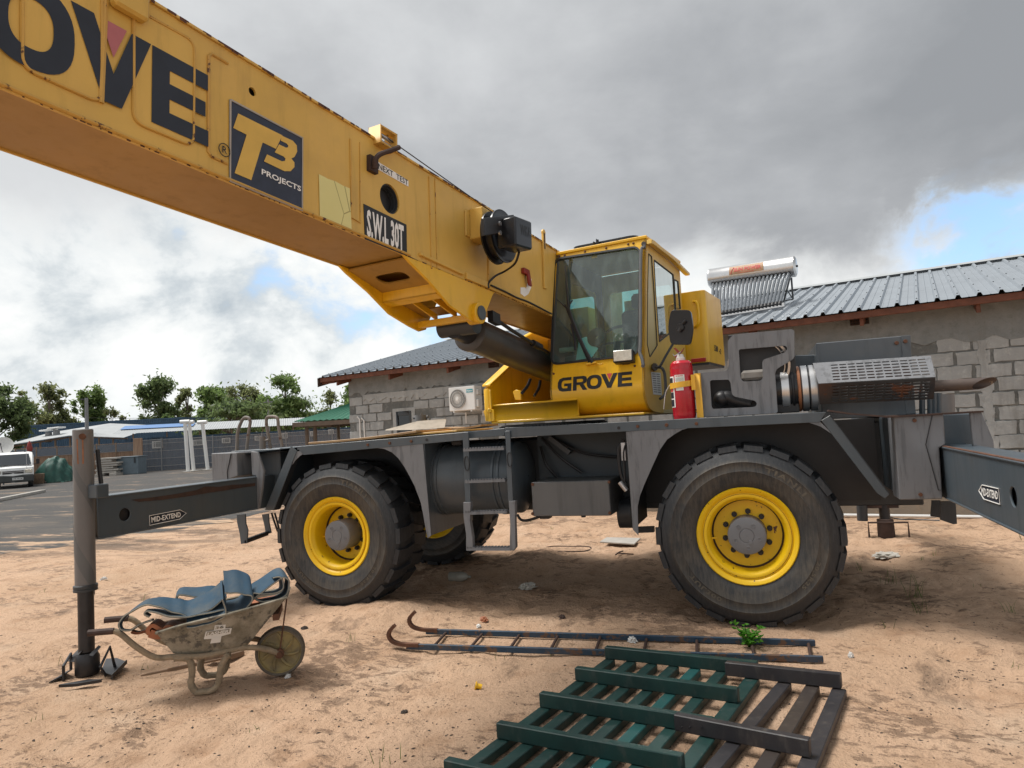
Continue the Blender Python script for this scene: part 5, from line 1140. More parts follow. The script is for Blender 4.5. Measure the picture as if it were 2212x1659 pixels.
# ---------------------------------------------------------------- centre: ladder, tank, tool box
m = MB(); yl = DK-.02
m.prism([PY(q, yl) for q in (z6(785,168),z6(823,166),z6(838,640),z6(803,640))], (0,.016,0)); m.prism([PY(q, yl) for q in (z6(1062,160),z6(1092,158),z6(1112,612),z6(1080,614))], (0,.016,0))
lad = m.build('boarding_ladder', MAT['grey'], crane, bevel=.002)
m = MB(); m.prism([PY(q, yl-.006) for q in (z6(790,622),z6(838,622),z6(832,740),z6(850,850),z6(852,930),z6(830,938),z6(808,925),z6(808,830),z6(792,720))], (0,.05,0)); m.build('hanger_strap', MAT['grey_dusty'], lad, bevel=.002); m = MB(); m.prism([PY(q, yl-.006) for q in (z6(1084,614),z6(1128,612),z6(1124,740),z6(1130,915),z6(1112,938),z6(1090,920),z6(1094,760))], (0,.05,0)); m.build('hanger_strap', MAT['grey_dusty'], lad, bevel=.002)
for k, (xa_, xb2, yy_) in enumerate(((800,1062,283),(810,1068,488),(810,1080,692),(820,1110,922))):
    m = MB(); a, b = PY(z6(xa_,yy_), yl+.03), PY(z6(xb2,yy_-10 if k < 3 else yy_), yl+.03); m.bar(a, b, (0,.07,0), (0,0,.022))
    for j in range(14): p = a+(b-a)*(j+.5)/14; m.box(p+np.array([-.006,-.036,.008]), p+np.array([.006,.036,.020]))
    m.build('rung', MAT['grey_dusty'], lad)
for q in (z6(812,370), z6(1090,345)):
    m = MB(); c = PY(q, yl-.003); m.tube([c+np.array([.022*math.cos(t), 0, .062*math.sin(t)]) for t in np.linspace(0, 2*math.pi, 25)], .006, 6); m.build('hand_grip', MAT['grey_dark'], lad)
ty = 5.80; TLx, TRx = PY((944,1032), ty)[0], PY((1122,1030), ty-.1)[0]; tzc = (PY((1030,955), ty)[2]+PY((1030,1108), ty)[2])/2; tr = (PY((1030,955), ty)[2]-PY((1030,1108), ty)[2])/2
L_ = TRx-TLx
m = MB(); m.lathe([(.01,-.03),(tr*.6,-.025),(tr*.93,-.005),(tr,.02),(tr,L_-.02),(tr*.96,L_+.0),(tr*.7,L_+.04),(.01,L_+.055)], (TLx,ty,tzc), (1,0,0), 56); tk = m.build('fuel_tank', MAT['grey'], crane)
for u in (.12, .17, .80, .86): m = MB(); m.lathe([(tr+.001,-.014),(tr+.012,-.010),(tr+.012,.010),(tr+.001,.014)], (TLx+L_*u,ty,tzc), (1,0,0), 56); m.build('tank_band', MAT['grey'], tk)
m = MB(); m.box((TLx+L_*.3, ty-.2, tzc+tr-.02), (TLx+L_*.42, ty-.05, tzc+tr+.03)); m.build('filler_cap', MAT['black'], tk, bevel=.01)
m = MB(); tb0, tb1 = PY((1147,1042), 5.48), PY((1320,1114), 5.48); m.box((tb0[0], 5.48, tb1[2]), (tb1[0], 6.0, tb0[2])); tb_ = m.build('tool_box', MAT['toolbox'] if 'toolbox' in MAT else MAT['grey'], crane, bevel=.006)
m = MB(); m.box((tb0[0]+.02, 5.6, tb1[2]-.04), (tb0[0]+.10, 5.7, tb1[2]-.001)); m.cyl((tb1[0]-.25, 5.55, tb1[2]-.02), (tb1[0]-.25, 5.55, tb1[2]-.001), .02, n=8); m.build('drain_fitting', MAT['black'], tb_)
m = MB(); m.tube(spline([PY(z6(1140,700), 5.6), PY(z6(1165,735), 5.6), PY(z6(1210,738), 5.6), PY(z6(1285,715), 5.6)], 5), .012, 8); m.build('hose', MAT['black'], crane)
m = MB(); m.tube(spline([PY(q, 5.5) for q in (z6(1832,215), z6(1800,270), z6(1800,360), z6(1815,450), z6(1845,505))], 5), .014, 8); m.tube(spline([PY(q, 5.48) for q in (z6(1842,250), z6(1830,300), z6(1835,400), z6(1838,480))], 4), .010, 8); m.build('hose', MAT['black'], crane)
m = MB(); m.cyl(PY(z6(1805,490), 5.46), PY(z6(1850,545), 5.46), .022, n=10); m.cyl(PY(z6(1830,235), 5.5), PY(z6(1836,350), 5.5), .028, n=10); m.build('valve_fitting', MAT['steel'], crane)
m = MB(); m.cyl(PY(z6(1820,690), 5.9)-np.array([.02,0,0]), PY(z6(1820,690), 5.9)+np.array([.1,0,0]), .13, n=24); m.build('brake_drum', MAT['grey_dark'], crane)
m = MB(); m.bar(PY(z6(1915,800), 6.2), PY(z7(290,795), 6.2), (0,.06,0), (0,0,.05)); m.build('steering_link', MAT['steel_black'], crane)
m = MB(); m.box((PY(z6(1275,300),5.95)[0], 5.95, tb0[2]-.1), (xb, 6.0, zr0-.05)); m.build('side_panel', MAT['panel'] if 'panel' in MAT else MAT['grey_dark'], crane)
for k_, (qa, qb, qc) in enumerate(((z6(1300,205), z6(1420,330), z6(1560,430)), (z6(1380,210), z6(1560,300), z6(1800,330)), (z6(1290,260), z6(1330,380), z6(1400,460)))):
    m = MB(); m.tube(spline([PY(qa, 5.90), PY(qb, 5.86), PY(qc, 5.90)], 6), .013, 8); m.build('hose', MAT['black'], crane)
for q in (z6(1240,505), z6(1240,695), z6(1735,490), z6(1740,690)): link('bolt', bolt, tb_, PY(q, 5.478)-CO)
m = MB(); m.bar(PY(z6(1350,200), 5.9), PY(z6(1485,300), 5.9), (0,.08,0), (.03,0,.03)); m.build('panel_brace', MAT['grey_dark'], crane)
# ---------------------------------------------------------------- engine end
GY_ = 5.52
def plate_y(name, outer, holes, y, th, mat, parent=crane, rad=.02, hr=.03, bevel=.003):
    O_ = np.array([0, y, 0.]); o2 = roundpoly([(PY(q, y)[0], PY(q, y)[2]) for q in outer], rad); hs = [roundpoly([(PY(q, y)[0], PY(q, y)[2]) for q in h], hr) for h in holes]
    vs, fs = curve2mesh([o2]+hs, th/2); m = MB(); m.add([(v[0], y+th/2+v[2], v[1]) for v in vs], fs); return m.build(name, MAT[mat], parent, bevel=0, smooth=.5)
go = [(705,885),(740,875),(1000,860),(1022,805),(1010,530),(1075,460),(1705,403),(1735,420),(1738,705),(1715,735),(1545,835),(1526,885),(1556,1318),(735,1362)]
gh1 = [(1130,635),(1145,622),(1640,582),(1662,612),(1640,655),(1400,735),(1386,765),(1393,962),(1175,974),(1150,930)]
gh2 = [(816,968),(835,958),(1020,953),(1040,985),(1055,1110),(1085,1138),(1305,1182),(1330,1210),(1315,1245),(1280,1252),(850,1272),(834,1250)]
eg = plate_y('engine_guard', [y5(*p) for p in go], [[y5(*p) for p in gh1], [y5(*p) for p in gh2]], GY_, .03, 'grey_dusty')
hx0, hx1 = PY(y5(1050,900),5.75)[0], PY(y5(1722,500),5.75)[0]; hz1 = PY(y5(1300,455),5.75)[2]
m = MB(); m.box((hx0, 5.66, 1.571), (hx1, 6.5, hz1)); m.box((PY(y5(735,900),5.75)[0], 5.75, 1.571), (hx0-.003, 5.98, PY(y5(1000,905),5.75)[2])); m.build('radiator_housing_shade', MAT['black'], crane, bevel=.006)  # housing enlarged in black as painted shade behind the guard openings
c = PY(y5(1345,800), 5.64); m = MB(); m.lathe([(.215,-.012),(.232,-.012),(.232,.012),(.215,.012)], c, (0,1,.25), 48, True); m.lathe([(.190,-.008),(.196,-.008),(.196,.008),(.190,.008)], c, (0,1,.25), 48, True)
for k in range(16): a_ = math.pi*(k+.5)/16; m.bar(c+np.array([math.cos(a_)*.19,0,math.sin(a_)*.19]), c+np.array([math.cos(a_)*.22,0,math.sin(a_)*.22]), (0,.008,0), (.006,0,.006))
m.build('fan_shroud', MAT['alu'], crane)
m = MB(); p = PY(y5(1190,930), 5.7); m.box((p[0]-.02, 5.60, p[2]-.03), (p[0]+.20, 5.65, p[2]+.05)); m.build('expansion_tank', MAT['concrete'], crane, bevel=.02)
m = MB(); ip = [PY(q, 5.68) for q in (y5(950,1165), y5(1010,1150), y5(1120,1190), y5(1260,1225))]; ip = [p_-np.array([0,.03,0]) for p_ in ip]; m.tube(spline(ip, 6), .055, 16); m.sphere(ip[0], .066, 16, 12); m.build('intake_elbow', MAT['black'], crane)
# horizontal air cleaner and clamps, silencer guard, tail pipe
ay = 5.78; az1, az0 = PY(x6(330,290), ay-.1)[2], PY(x6(330,690), ay-.1)[2]; ar = (az1-az0)/2*.98; azc = (az1+az0)/2
def AX(px_): return PY(x6(px_, 480), ay-.12)[0]
m = MB(); m.lathe([(.01,0),(ar*.94,.0),(ar*.94,AX(430)-AX(60)),(.01,AX(430)-AX(60))], (AX(60),ay,azc), (1,0,0), 40); acl = m.build('air_cleaner', MAT['black_gloss'], crane)
for xa_, xb2, mm_ in ((160,232,'alu'),(335,395,'alu'),(405,470,'alu'),(250,275,'black'),(300,330,'copper')):
    m = MB(); m.lathe([(ar*.94,0),(ar*1.0,.004),(ar*1.0,AX(xb2)-AX(xa_)-.004),(ar*.94,AX(xb2)-AX(xa_))], (AX(xa_),ay,azc), (1,0,0), 40); m.build('clamp_band', MAT[mm_] if mm_ in MAT else MAT['rust_orange'], acl)
# perforated guard: two flat faces meeting in an edge towards the camera
yn, yb_ = 5.50, 5.66
G0, G1 = PY(x6(430,280), yb_), PY(x6(1425,220), yb_); M0, M1 = PY(x6(475,455), yn), PY(x6(1465,396), yn); D0, D1 = PY(x6(490,622), yb_), PY(x6(1450,580), yb_)
def perf(A0, A1, B0, B1, x_first, rows, name):
    """sheet A0-A1 (upper edge), B0-B1 (lower edge) pierced by rounded slots"""
    U = (A1-A0+B1-B0)/2; lu = np.linalg.norm(U); U = U/lu; V_ = (B0-A0+B1-A1)/2; V_ = V_-U*np.dot(U, V_); lv = np.linalg.norm(V_); V_ = V_/lv
    O_ = A0; sp = [[(np.dot(p-O_, U), np.dot(p-O_, V_)) for p in (A0, A1, B1, B0)]]; n_ = np.cross(U, V_)
    for cI in range(11):
        for rI in range(rows):
            cx_ = lu*(x_first+(.97-x_first)*(cI+.5)/11); cy_ = lv*(.10+.84*(rI+.5)/rows); hl, hr_ = lu*.024, lv*.030
            sp.append([(cx_-hl+hr_*math.cos(t), cy_+hr_*math.sin(t)) for t in np.linspace(math.pi/2, 3*math.pi/2, 5)]+[(cx_+hl+hr_*math.cos(t), cy_+hr_*math.sin(t)) for t in np.linspace(-math.pi/2, math.pi/2, 5)])
    vs, fs = curve2mesh(sp, .003); m = MB(); m.add([O_+U*v[0]+V_*v[1]+n_*v[2] for v in vs], fs); return m
sg = perf(G0, G1, M0, M1, .15, 6, 'a').build('silencer_guard', MAT['grey_dusty'], crane, smooth=.4); perf(M0, M1, D0, D1, .12, 6, 'b').build('lower_guard_plate', MAT['guard_rust_shaded'] if 'guard_rust_shaded' in MAT else MAT['grey'], sg, smooth=.4)
m = MB(); back = np.array([0, .2, 0]); m.add([G0, G1, G1+back, G0+back], [(0,1,2,3)]); m.add([D0, D1, D1+back, D0+back], [(0,1,2,3)]); m.build('rear_guard_plate', MAT['grey'], sg)
m = MB(); cA = (G0+D0)/2+np.array([.05,.06,0]); cB = (G1+D1)/2+np.array([-.12,.06,0]); m.lathe([(.01,0),(.11,.01),(.115,.03),(.115,np.linalg.norm(cB-cA)-.03),(.01,np.linalg.norm(cB-cA))], cA, cB-cA, 28); m.build('silencer', MAT['rust'], sg)
pa, pb = PY(x6(1380,478), 5.68), PY(x6(1760,456), 5.68); pr_ = abs(PY(x6(1500,425), 5.62)[2]-PY(x6(1500,523), 5.62)[2])/2; d_ = (pb-pa)/np.linalg.norm(pb-pa); uu = np.cross((0,1,0), d_); uu = uu if uu[2] > 0 else -uu
m = MB(); n_ = 24; r1 = []; r2 = []; r3 = []; r4 = []
for k in range(n_):
    a_ = 2*math.pi*k/n_; off = np.array([0,1,0])*math.cos(a_)+uu*math.sin(a_); ext_ = .085*(1+.60*math.sin(a_)+.80*math.cos(a_))
    r1.append(pa+off*pr_); r2.append(pb+off*pr_+d_*ext_); r3.append(pb+off*pr_*.88+d_*ext_); r4.append(pa+off*pr_*.88)
m.add(r1+r2+r3+r4, [(k, (k+1) % n_, n_+(k+1) % n_, n_+k) for k in range(n_)]+[(n_+k, n_+(k+1) % n_, 2*n_+(k+1) % n_, 2*n_+k) for k in range(n_)]+[(2*n_+k, 2*n_+(k+1) % n_, 3*n_+(k+1) % n_, 3*n_+k) for k in range(n_)]); tp_ = m.build('tail_pipe', MAT['pipe_rust'], crane); m = MB(); m.cyl(pb-d_*.05, pb-d_*.045, pr_*.9, n=20); m.build('pipe_shade_disc', MAT['black'], tp_)  # black disc stands in for the shade inside the open pipe
# hood panels behind
m = MB(); hp = [PY(x6(455,110), 6.0), PY(x6(1180,48), 6.0)]; m.prism([hp[0], hp[1], PY(x6(1195,300), 6.0), np.array([hp[1][0]+.05, 6.0, 1.5]), np.array([hp[0][0], 6.0, 1.5])], (0, 1.2, 0)); hd = m.build('engine_hood', MAT['hood'] if 'hood' in MAT else MAT['grey'], crane, bevel=.006)
m = MB(); m.prism([PY(x6(1176,48), 5.99), PY(x6(1255,42), 5.99), PY(x6(1266,300), 5.99), PY(x6(1300,700), 5.99), PY(x6(1222,710), 5.99), PY(x6(1190,300), 5.99)], (0, .03, 0)); m.build('corner_strip', MAT['hood'] if 'hood' in MAT else MAT['grey'], hd, bevel=.002)
for q in (x6(1137,108), x6(1211,94)): link('bolt', bolt, hd, PY(q, 5.985)-CO, (0,0,0), (1.2,1.2,1.2))
m = MB(); m.prism([PY(x6(250,214), 6.3), PY(x6(460,206), 6.3), PY(x6(465,420), 6.3), PY(x6(250,420), 6.3)], (0, .5, 0)); m.build('hood_extension', MAT['grey'], hd, bevel=.006)
m = MB()
for px_ in (1352, 1420, 1458, 1497): m.cyl(PY(x6(px_,712), 6.3), PY(x6(px_,530), 6.3), .022, n=10)
m.build('hydraulic_pipe', MAT['grey'], crane); m = MB(); m.cyl(PY(x6(1560,705), 6.6), PY(x6(1552,540), 6.6), .062, n=16); m.build('lamp_post', MAT['jack'], crane)
m = MB(); m.cyl(PY(z7(1640,740), 9.2), PY(z7(1630,540), 9.2), .06, n=12); m.build('far_jack_cover', MAT['grey_dark'], crane)
# ---------------------------------------------------------------- slew ring, base and lift cylinder
m = MB(); m.lathe([(.46,1.50),(.52,1.50),(.52,1.60),(.50,1.605),(.30,1.605)], SO, UP, 48); n_ = 90
for k in range(n_): a_ = 2*math.pi*k/n_; c = SO+np.array([math.cos(a_)*.525, math.sin(a_)*.525, 1.55]); m.box(c-np.array([.011,.011,.04]), c+np.array([.011,.011,.04]))
m.build('slew_ring', MAT['black'], crane)
def sprism(mm, poly_az, l, th): mm.prism([S(l, a_, z_) for a_, z_ in poly_az], SL_*th)
m = MB(); m.obox(S(-.36, -.60, 1.625), SL_*1.5, SA_*2.0, UP*.02); m.obox(S(-.36, -.60, 1.645), SL_*.9, SA_*.025, UP*.14); m.obox(S(-.36, -.60, 1.785), SL_*.9, SA_*.03, UP*.02); m.obox(S(-.36,-.57,1.645), SL_*.02, SA_*1.9, UP*.15); tt = m.build('turntable', MAT['yellow'], crane, bevel=.006)
m = MB(); sprism(m, [(-.62,1.65),(-.62,1.96),(-.55,2.0),(.05,2.30),(.22,2.54),(.8,2.74),(1.5,2.95),(1.75,2.9),(1.75,1.65)], -.42, .06); m.build('side_plate', MAT['yellow'], tt, bevel=.01)
m = MB(); m.obox(S(-.43,-.62,1.98), SL_*.09, SA_*.66+UP*.32, UP*.02); m.obox(S(-.36,-.62,1.65), SL_*.02, SA_*.05, UP*.3); m.build('plate_flange', MAT['yellow'], tt, bevel=.004)
m = MB(); sprism(m, [(-.45,1.80),(-.45,1.94),(.25,2.24),(.8,2.6),(1.6,2.9),(1.75,2.8),(1.75,1.65),(.2,1.65)], .20, .05); m.build('side_plate', MAT['yellow'], tt, bevel=.01)
m = MB(); m.obox(S(-.36, .75, 1.645), SL_*.6, SA_*.04, UP*.9); m.build('cross_plate', MAT['yellow_shaded'], tt)
m = MB(); lp = [QA(q, -.62) for q in (z6(920,30),z6(945,15),z6(985,20),z6(992,95),z6(955,100),z6(935,90))]; m.prism(lp, SA_*.08); m.cyl(QA(z6(960,28), -.64), QA(z6(960,28), -.52), .022, n=12); m.build('lock_lug', MAT['yellow'], tt, bevel=.004)
m = MB(); lp = [QA(q, -.5) for q in (z2(1125,1605),z2(1110,1550),z2(1130,1538),z2(1160,1545),z2(1165,1605))]; m.prism(lp, SA_*.03); m.build('lifting_eye', MAT['yellow'], tt, bevel=.004)
for q0_, q1_ in ((z2(1170,1560), z2(1225,1470)), (z2(1250,1580), z2(1290,1480))): m = MB(); m.tube(spline([QL(q0_, .05), QL(((q0_[0]+q1_[0])/2+3, (q0_[1]+q1_[1])/2), .06), QL(q1_, .05)], 5), .014, 8); m.build('hose', MAT['black'], tt)
# lift cylinder, from the turntable up to the boom bracket
cA, cB = S(0, -1.50, 2.37), S(0, 1.30, 1.985); cd_ = (cB-cA)/np.linalg.norm(cB-cA)
m = MB(); m.lathe([(.01,0),(.10,0),(.135,.012),(.150,.02),(.150,.06),(.142,.07),(.142,np.linalg.norm(cB-cA)),(.01,np.linalg.norm(cB-cA))], cA, cd_, 40); lc = m.build('lift_cylinder', MAT['cylinder'] if 'cylinder' in MAT else MAT['grey'], crane)
m = MB(); m.cyl(cA-cd_*.20, cA+cd_*.02, .095, n=28); m.build('cylinder_rod', MAT['steel_black'], lc); m = MB(); m.cyl(cA-cd_*.19-SL_*.13, cA-cd_*.19+SL_*.2, .075, n=20); m.build('cylinder_eye', MAT['grey_dark'], lc)
m = MB(); m.tube([QL(q, .20) for q in (z2(960,1060), z2(1020,1095), z2(1100,1150), z2(1260,1250), z2(1335,1295))], .016, 8); m.obox(QL(z2(950,1100), .19), SL_*.05, SA_*.12-UP*.02, UP*.09); m.cyl(QL(z2(1240,1235), .2), QL(z2(1290,1262), .2), .032, n=10); m.build('cylinder_hose', MAT['black'], lc)
# ---------------------------------------------------------------- boom
bd = SA_*.99788-UP*.0651; bd = bd/np.linalg.norm(bd); bu = np.cross(SL_, bd); bu = bu if bu[2] > 0 else -bu
BW_, BHt = .528, .655; B0 = S(.264, -4.942, 2.898)
def BT(t, v, o=0.): return B0+bd*t+bu*v+SL_*o
def bl2(q): p = QL(q, .264)-B0; return (float(np.dot(p, bd)), float(np.dot(p, bu)))
T0, T1 = -4.6, 6.5
h1c = bl2((545,198)); hb = bl2(y7(912,908)); hbr = (bl2(y7(912,773))[1]-bl2(y7(912,1043))[1])/2
vs, fs = curve2mesh([[(T0,-.008),(T1,-.008),(T1,BHt),(T0,BHt)], circle2(h1c[0], h1c[1], .022, 20), circle2(hb[0], hb[1], hbr, 36)], .006)
m = MB(); m.add([BT(v[0], v[1], -.006+v[2]) for v in vs], fs)
boom = m.build('boom', MAT['yellow_boom'], crane, smooth=.4)
def bbox(mm, t0, t1, v0_, v1_, o0, o1): mm.obox(BT(t0, v0_, o0), bd*(t1-t0), bu*(v1_-v0_), SL_*(o1-o0))
m = MB(); bbox(m, T0, T1, -.008, BHt, -BW_, -BW_+.012); m.build('far_side_plate', MAT['yellow_boom'], boom)
m = MB(); bbox(m, T0, T1, 0, .012, -BW_+.0121, -.0121); m.build('bottom_plate', MAT['yellow_shaded'], boom)
m = MB(); bbox(m, T0, T1, BHt+.001, BHt+.014, -BW_-.012, .012); m.build('top_plate', MAT['yellow_boom'], boom)
m = MB()
for k in range(420):
    t = T0+(T1-T0)*(k+random.random())/420; w_ = random.uniform(.006, .06)
    if random.random() < .5: bbox(m, t, t+w_, BHt+.001-random.uniform(-.010,.004), BHt+.0145, .0121, .0135)
    elif t > -1: bbox(m, t, t+w_*.5, -.009, -.009+random.uniform(.003,.009), .0002, .0016)
m.build('edge_rust', MAT['rust'], boom, kind='stuff', smooth=0)
m = MB(); bbox(m, T0+.02, T1-.05, .05, BHt-.05, -BW_+.07, -.075); m.build('inner_section', MAT['boom_inner'] if 'boom_inner' in MAT else MAT['yellow_shaded'], boom)
m = MB(); bc = BT(hb[0], hb[1], 0)
for dp, rr_ in ((-.012, hbr), (-.030, hbr*.93), (-.05, hbr*.88)): m.lathe([(rr_, dp-.018), (rr_, dp), (rr_-.008, dp), (rr_-.008, dp-.018)], bc, SL_, 36, True)
m.build('hole_collar', MAT['grey_dark'], boom); m = MB(); m.cyl(bc-SL_*.062, bc-SL_*.068, hbr*1.1, n=32); m.cyl(BT(*h1c, -.03), BT(*h1c, -.036), .05, n=20); m.build('hole_backing', MAT['black'], boom)
# welded stiffener outlines and joints
def bead(pts, r_=.008, o=.003, mat='yellow_bead'):
    m = MB(); m.tube([BT(*p, o) for p in pts], r_, 6); return m.build('weld_bead', MAT.get(mat, MAT['yellow_boom']), boom)
MAT['yellow_bead'] = paint('weld_bead_paint', (.60,.36,.075), (.52,.30,.06), .5, .57, .2, (.3,.16,.05), .4, 14)
def plate_b(px, r_=.05):
    P2 = roundpoly([bl2(q) for q in px], r_); m = MB(); m.prism([BT(*p, .0005) for p in P2], SL_*.005); m.build('stiffener_plate', MAT['yellow_boom'], boom, bevel=.002); bead(P2+[P2[0]], .0075, .005)
plate_b([z1(145,-560), z1(655,-330), z1(652,672), z1(138,440)]); plate_b([z1(862,55), z1(1255,270), z1(1248,950), z1(862,790)])
bead([bl2(q) for q in (z1(1475,412), z1(1370,350), z1(1350,365), z1(1348,985), z1(1365,1012), z1(1470,1060))]); bead([bl2(y7(540,350)), bl2(y7(552,1085)), bl2(y7(635,1130))], .006); bead([bl2(y7(628,380)), bl2(y7(634,1120))], .003)
bead([bl2(y7(1275,700)), bl2(y7(1300,1560))], .006); bead([bl2(y7(1330,720)), bl2(y7(1350,1560))], .003); bead([bl2(z2(948,400)), bl2(z2(950,870))], .009); bead([bl2(z1(680,0)), bl2(z1(650,668))], .012)
m = MB(); m.tube([BT(t, .006, .004) for t in np.linspace(T0, bl2((885,566))[0], 20)], .009, 6); m.build('edge_weld', MAT['yellow_bead'], boom)
# long rail low on the boom side
ra, rb2 = bl2(z2(500,660)), bl2(z2(1345,1035)); m = MB(); m.bar(BT(*ra, .012), BT(*bl2(z2(780,790)), .012), bu*.02, SL_*.025); m.bar(BT(*bl2(z2(800,800)), .010), BT(*rb2, .010), bu*.05, SL_*.02); m.build('cable_rail', MAT['yellow_boom'], boom, bevel=.003)
m = MB(); m.tube(spline([BT(*bl2(z2(x_, y_)), .028) for x_, y_ in ((950,865),(1040,905),(1120,945),(1200,975),(1345,1050))], 5), .008, 6); m.build('boom_cable', MAT['black'], boom)
# lift bracket beneath
zb_at = lambda a_: 2.898-.0652*(a_+4.942)
br_poly = [(-2.66,zb_at(-2.66)),(-2.585,2.705),(-2.366,2.605),(-2.141,2.474),(-1.90,2.405),(-1.774,2.378),(-1.69,2.40),(-1.655,2.46),(-1.525,2.632),(-1.48,zb_at(-1.48))]
m = MB(); sprism(m, br_poly, .240, .024); sprism(m, [(a_-.05, z_) for a_, z_ in br_poly], -.264, .024); lb = m.build('lift_bracket', MAT['yellow'], boom, bevel=.004)
lower = [(-2.60,2.725),(-2.40,2.63),(-2.15,2.49),(-1.92,2.42)]
def cross_plate(a0, z0_, a1, z1_, slot=True):
    U = SL_; V_ = S(0,a1,z1_)-S(0,a0,z0_); lv = np.linalg.norm(V_); V_ = V_/lv; O_ = S(-.239, a0, z0_); W_ = .478
    sp = [[(0,0),(W_,0),(W_,lv),(0,lv)]]
    if slot: sp.append(roundpoly([(W_*.22,lv*.35),(W_*.75,lv*.35),(W_*.75,lv*.68),(W_*.22,lv*.68)], lv*.16))
    vs, fs = curve2mesh(sp, .006); mm = MB(); N_ = np.cross(U, V_); mm.add([O_+U*v[0]+V_*v[1]+N_*v[2] for v in vs], fs); return mm
cross_plate(-2.62,2.73,-2.25,2.62).build('bottom_web', MAT['yellow_shaded'], lb); cross_plate(-2.20,2.60,-1.75,2.50).build('bottom_web', MAT['yellow_shaded'], lb)
m = MB(); m.obox(S(-.239,-2.27,2.545), SL_*.478, SA_*.015, UP*.09); m.obox(S(-.239,-2.27,2.545), SL_*.478, SA_*.09-UP*.02, UP*.012); m.obox(S(-.239,-1.86,2.40), SL_*.478, SA_*.05, UP*.05); m.obox(S(-.08,-2.2,2.56), SL_*.012, SA_*.38-UP*.12, UP*.05); m.obox(S(.10,-2.2,2.56), SL_*.012, SA_*.38-UP*.12, UP*.05); m.build('cross_bar', MAT['yellow'], lb, bevel=.003)
pc = QL(z2(905,1040), .30); m = MB(); m.cyl(S(.20, *[float(np.dot(pc-SO, SA_)), float(pc[2])]), pc, .082, n=28); m.build('pin_boss', MAT['yellow'], lb, bevel=.004); m = MB(); m.cyl(pc-SL_*.02, pc+SL_*.012, .055, n=24); m.build('pin', MAT['grey'], lb)
# decals ---------------------------------------------------------------
GL = {'G': (.95, [[(.93,1.0),(.34,1.0),(.10,.90),(0,.66),(0,.34),(.10,.10),(.34,0),(.95,0),(.95,.56),(.44,.56),(.44,.37),(.68,.37),(.68,.22),(.40,.22),(.30,.28),(.26,.42),(.26,.60),(.31,.72),(.42,.78),(.93,.78)]]),
      'R': (.98, [[(0,0),(0,1),(.72,1),(.89,.93),(.95,.74),(.90,.53),(.72,.42),(.98,0),(.68,0),(.46,.38),(.26,.38),(.26,0)], [(.26,.57),(.60,.57),(.67,.61),(.69,.69),(.66,.76),(.60,.80),(.26,.80)]]),
      'O': (1.0, [[(.5+.5*math.copysign(abs(math.cos(t))**.8, math.cos(t)), .5+.5*math.copysign(abs(math.sin(t))**.8, math.sin(t))) for t in np.linspace(0, 2*math.pi, 40, endpoint=False)], [(.5+.25*math.copysign(abs(math.cos(t))**.8, math.cos(t)), .5+.28*math.copysign(abs(math.sin(t))**.8, math.sin(t))) for t in np.linspace(0, 2*math.pi, 40, endpoint=False)]]),
      'V': (1.08, [[(0,1),(.29,1),(.56,.38),(.80,1),(1.08,1),(.68,0),(.43,0)]]), 'E': (.92, [[(0,0),(0,1),(.90,1),(.90,.78),(.27,.78),(.27,.605),(.86,.605),(.86,.40),(.27,.40),(.27,.22),(.92,.22),(.92,0)]])}
LX = {'G': 0, 'R': 1.05, 'O': 1.98, 'V': 2.92, 'E': 4.02}; LW = 4.94
def logo(mm, mt, place):
    for ch, x0 in LX.items():
        vs, fs = curve2mesh(GL[ch][1]); mm.add([place(x0+v[0], v[1]) for v in vs], fs)
    mt.add([place(LX['V']+x_, y_) for x_, y_ in ((.37,1.0),(.73,1.0),(.555,.58))], [(0,1,2)])
eBL, eTL, eBR = bl2(z1(974,793)), bl2(z1(980,295)), bl2(z1(1346,957)); uE = (np.array(eBR)-np.array(eBL))/.92; vE = np.array(eTL)-np.array(eBL)
ub = np.array([uE[0], uE[1]]); 
def place_b(x_, y_): p = np.array(eBL)+uE*(x_-LX['E'])+vE*y_; return BT(p[0], p[1], .0085)
m, m2_ = MB(), MB(); logo(m, m2_, place_b); m.build('logo_lettering', MAT['navy_print'], boom, smooth=0); m2_.build('logo_triangle', MAT['pink_print'], boom, smooth=0)
def bq(q, o=.0085): return BT(*bl2(q), o)
m = MB(); vt, ft = text2mesh('R', .01); c_ = bl2(z1(1448,975)); m.add([BT(c_[0]-.013+.027*v[0], c_[1]-.017+.034*v[1], .009) for v in vt], ft); m.tube([BT(c_[0]+.031*math.cos(t), c_[1]+.031*math.sin(t), .008) for t in np.linspace(0, 2*math.pi, 30)], .0022, 4); m.build('registered_mark', MAT['black_print'], boom, smooth=0)
def sticker(name, tl, tr, br2, bl_, mat, o=.0065):
    m = MB(); m.prism([bq(q, .0005) for q in (tl, tr, br2, bl_)], SL_*o); return m.build(name, MAT[mat], boom, smooth=0)
stk = sticker('company_sign', z1(1485,645), z1(1957,893), z1(1957,1370), z1(1483,1178), 'sign_navy' if 'sign_navy' in MAT else 'navy_print')
m = MB(); fr_ = [bq(q, .007) for q in (z1(1488,650), z1(1953,896), z1(1953,1366), z1(1486,1175))]; m.tube(fr_+[fr_[0]], .006, 4); m.build('sign_border', MAT['concrete'], stk)
m = MB(); T_ = [(1535,738),(1822,880),(1780,968),(1694,926),(1620,1170),(1512,1124),(1590,876),(1503,832)]; vs, fs = curve2mesh([[bl2(z1(*p)) for p in T_]]); m.add([BT(v[0], v[1], .0095) for v in vs], fs)
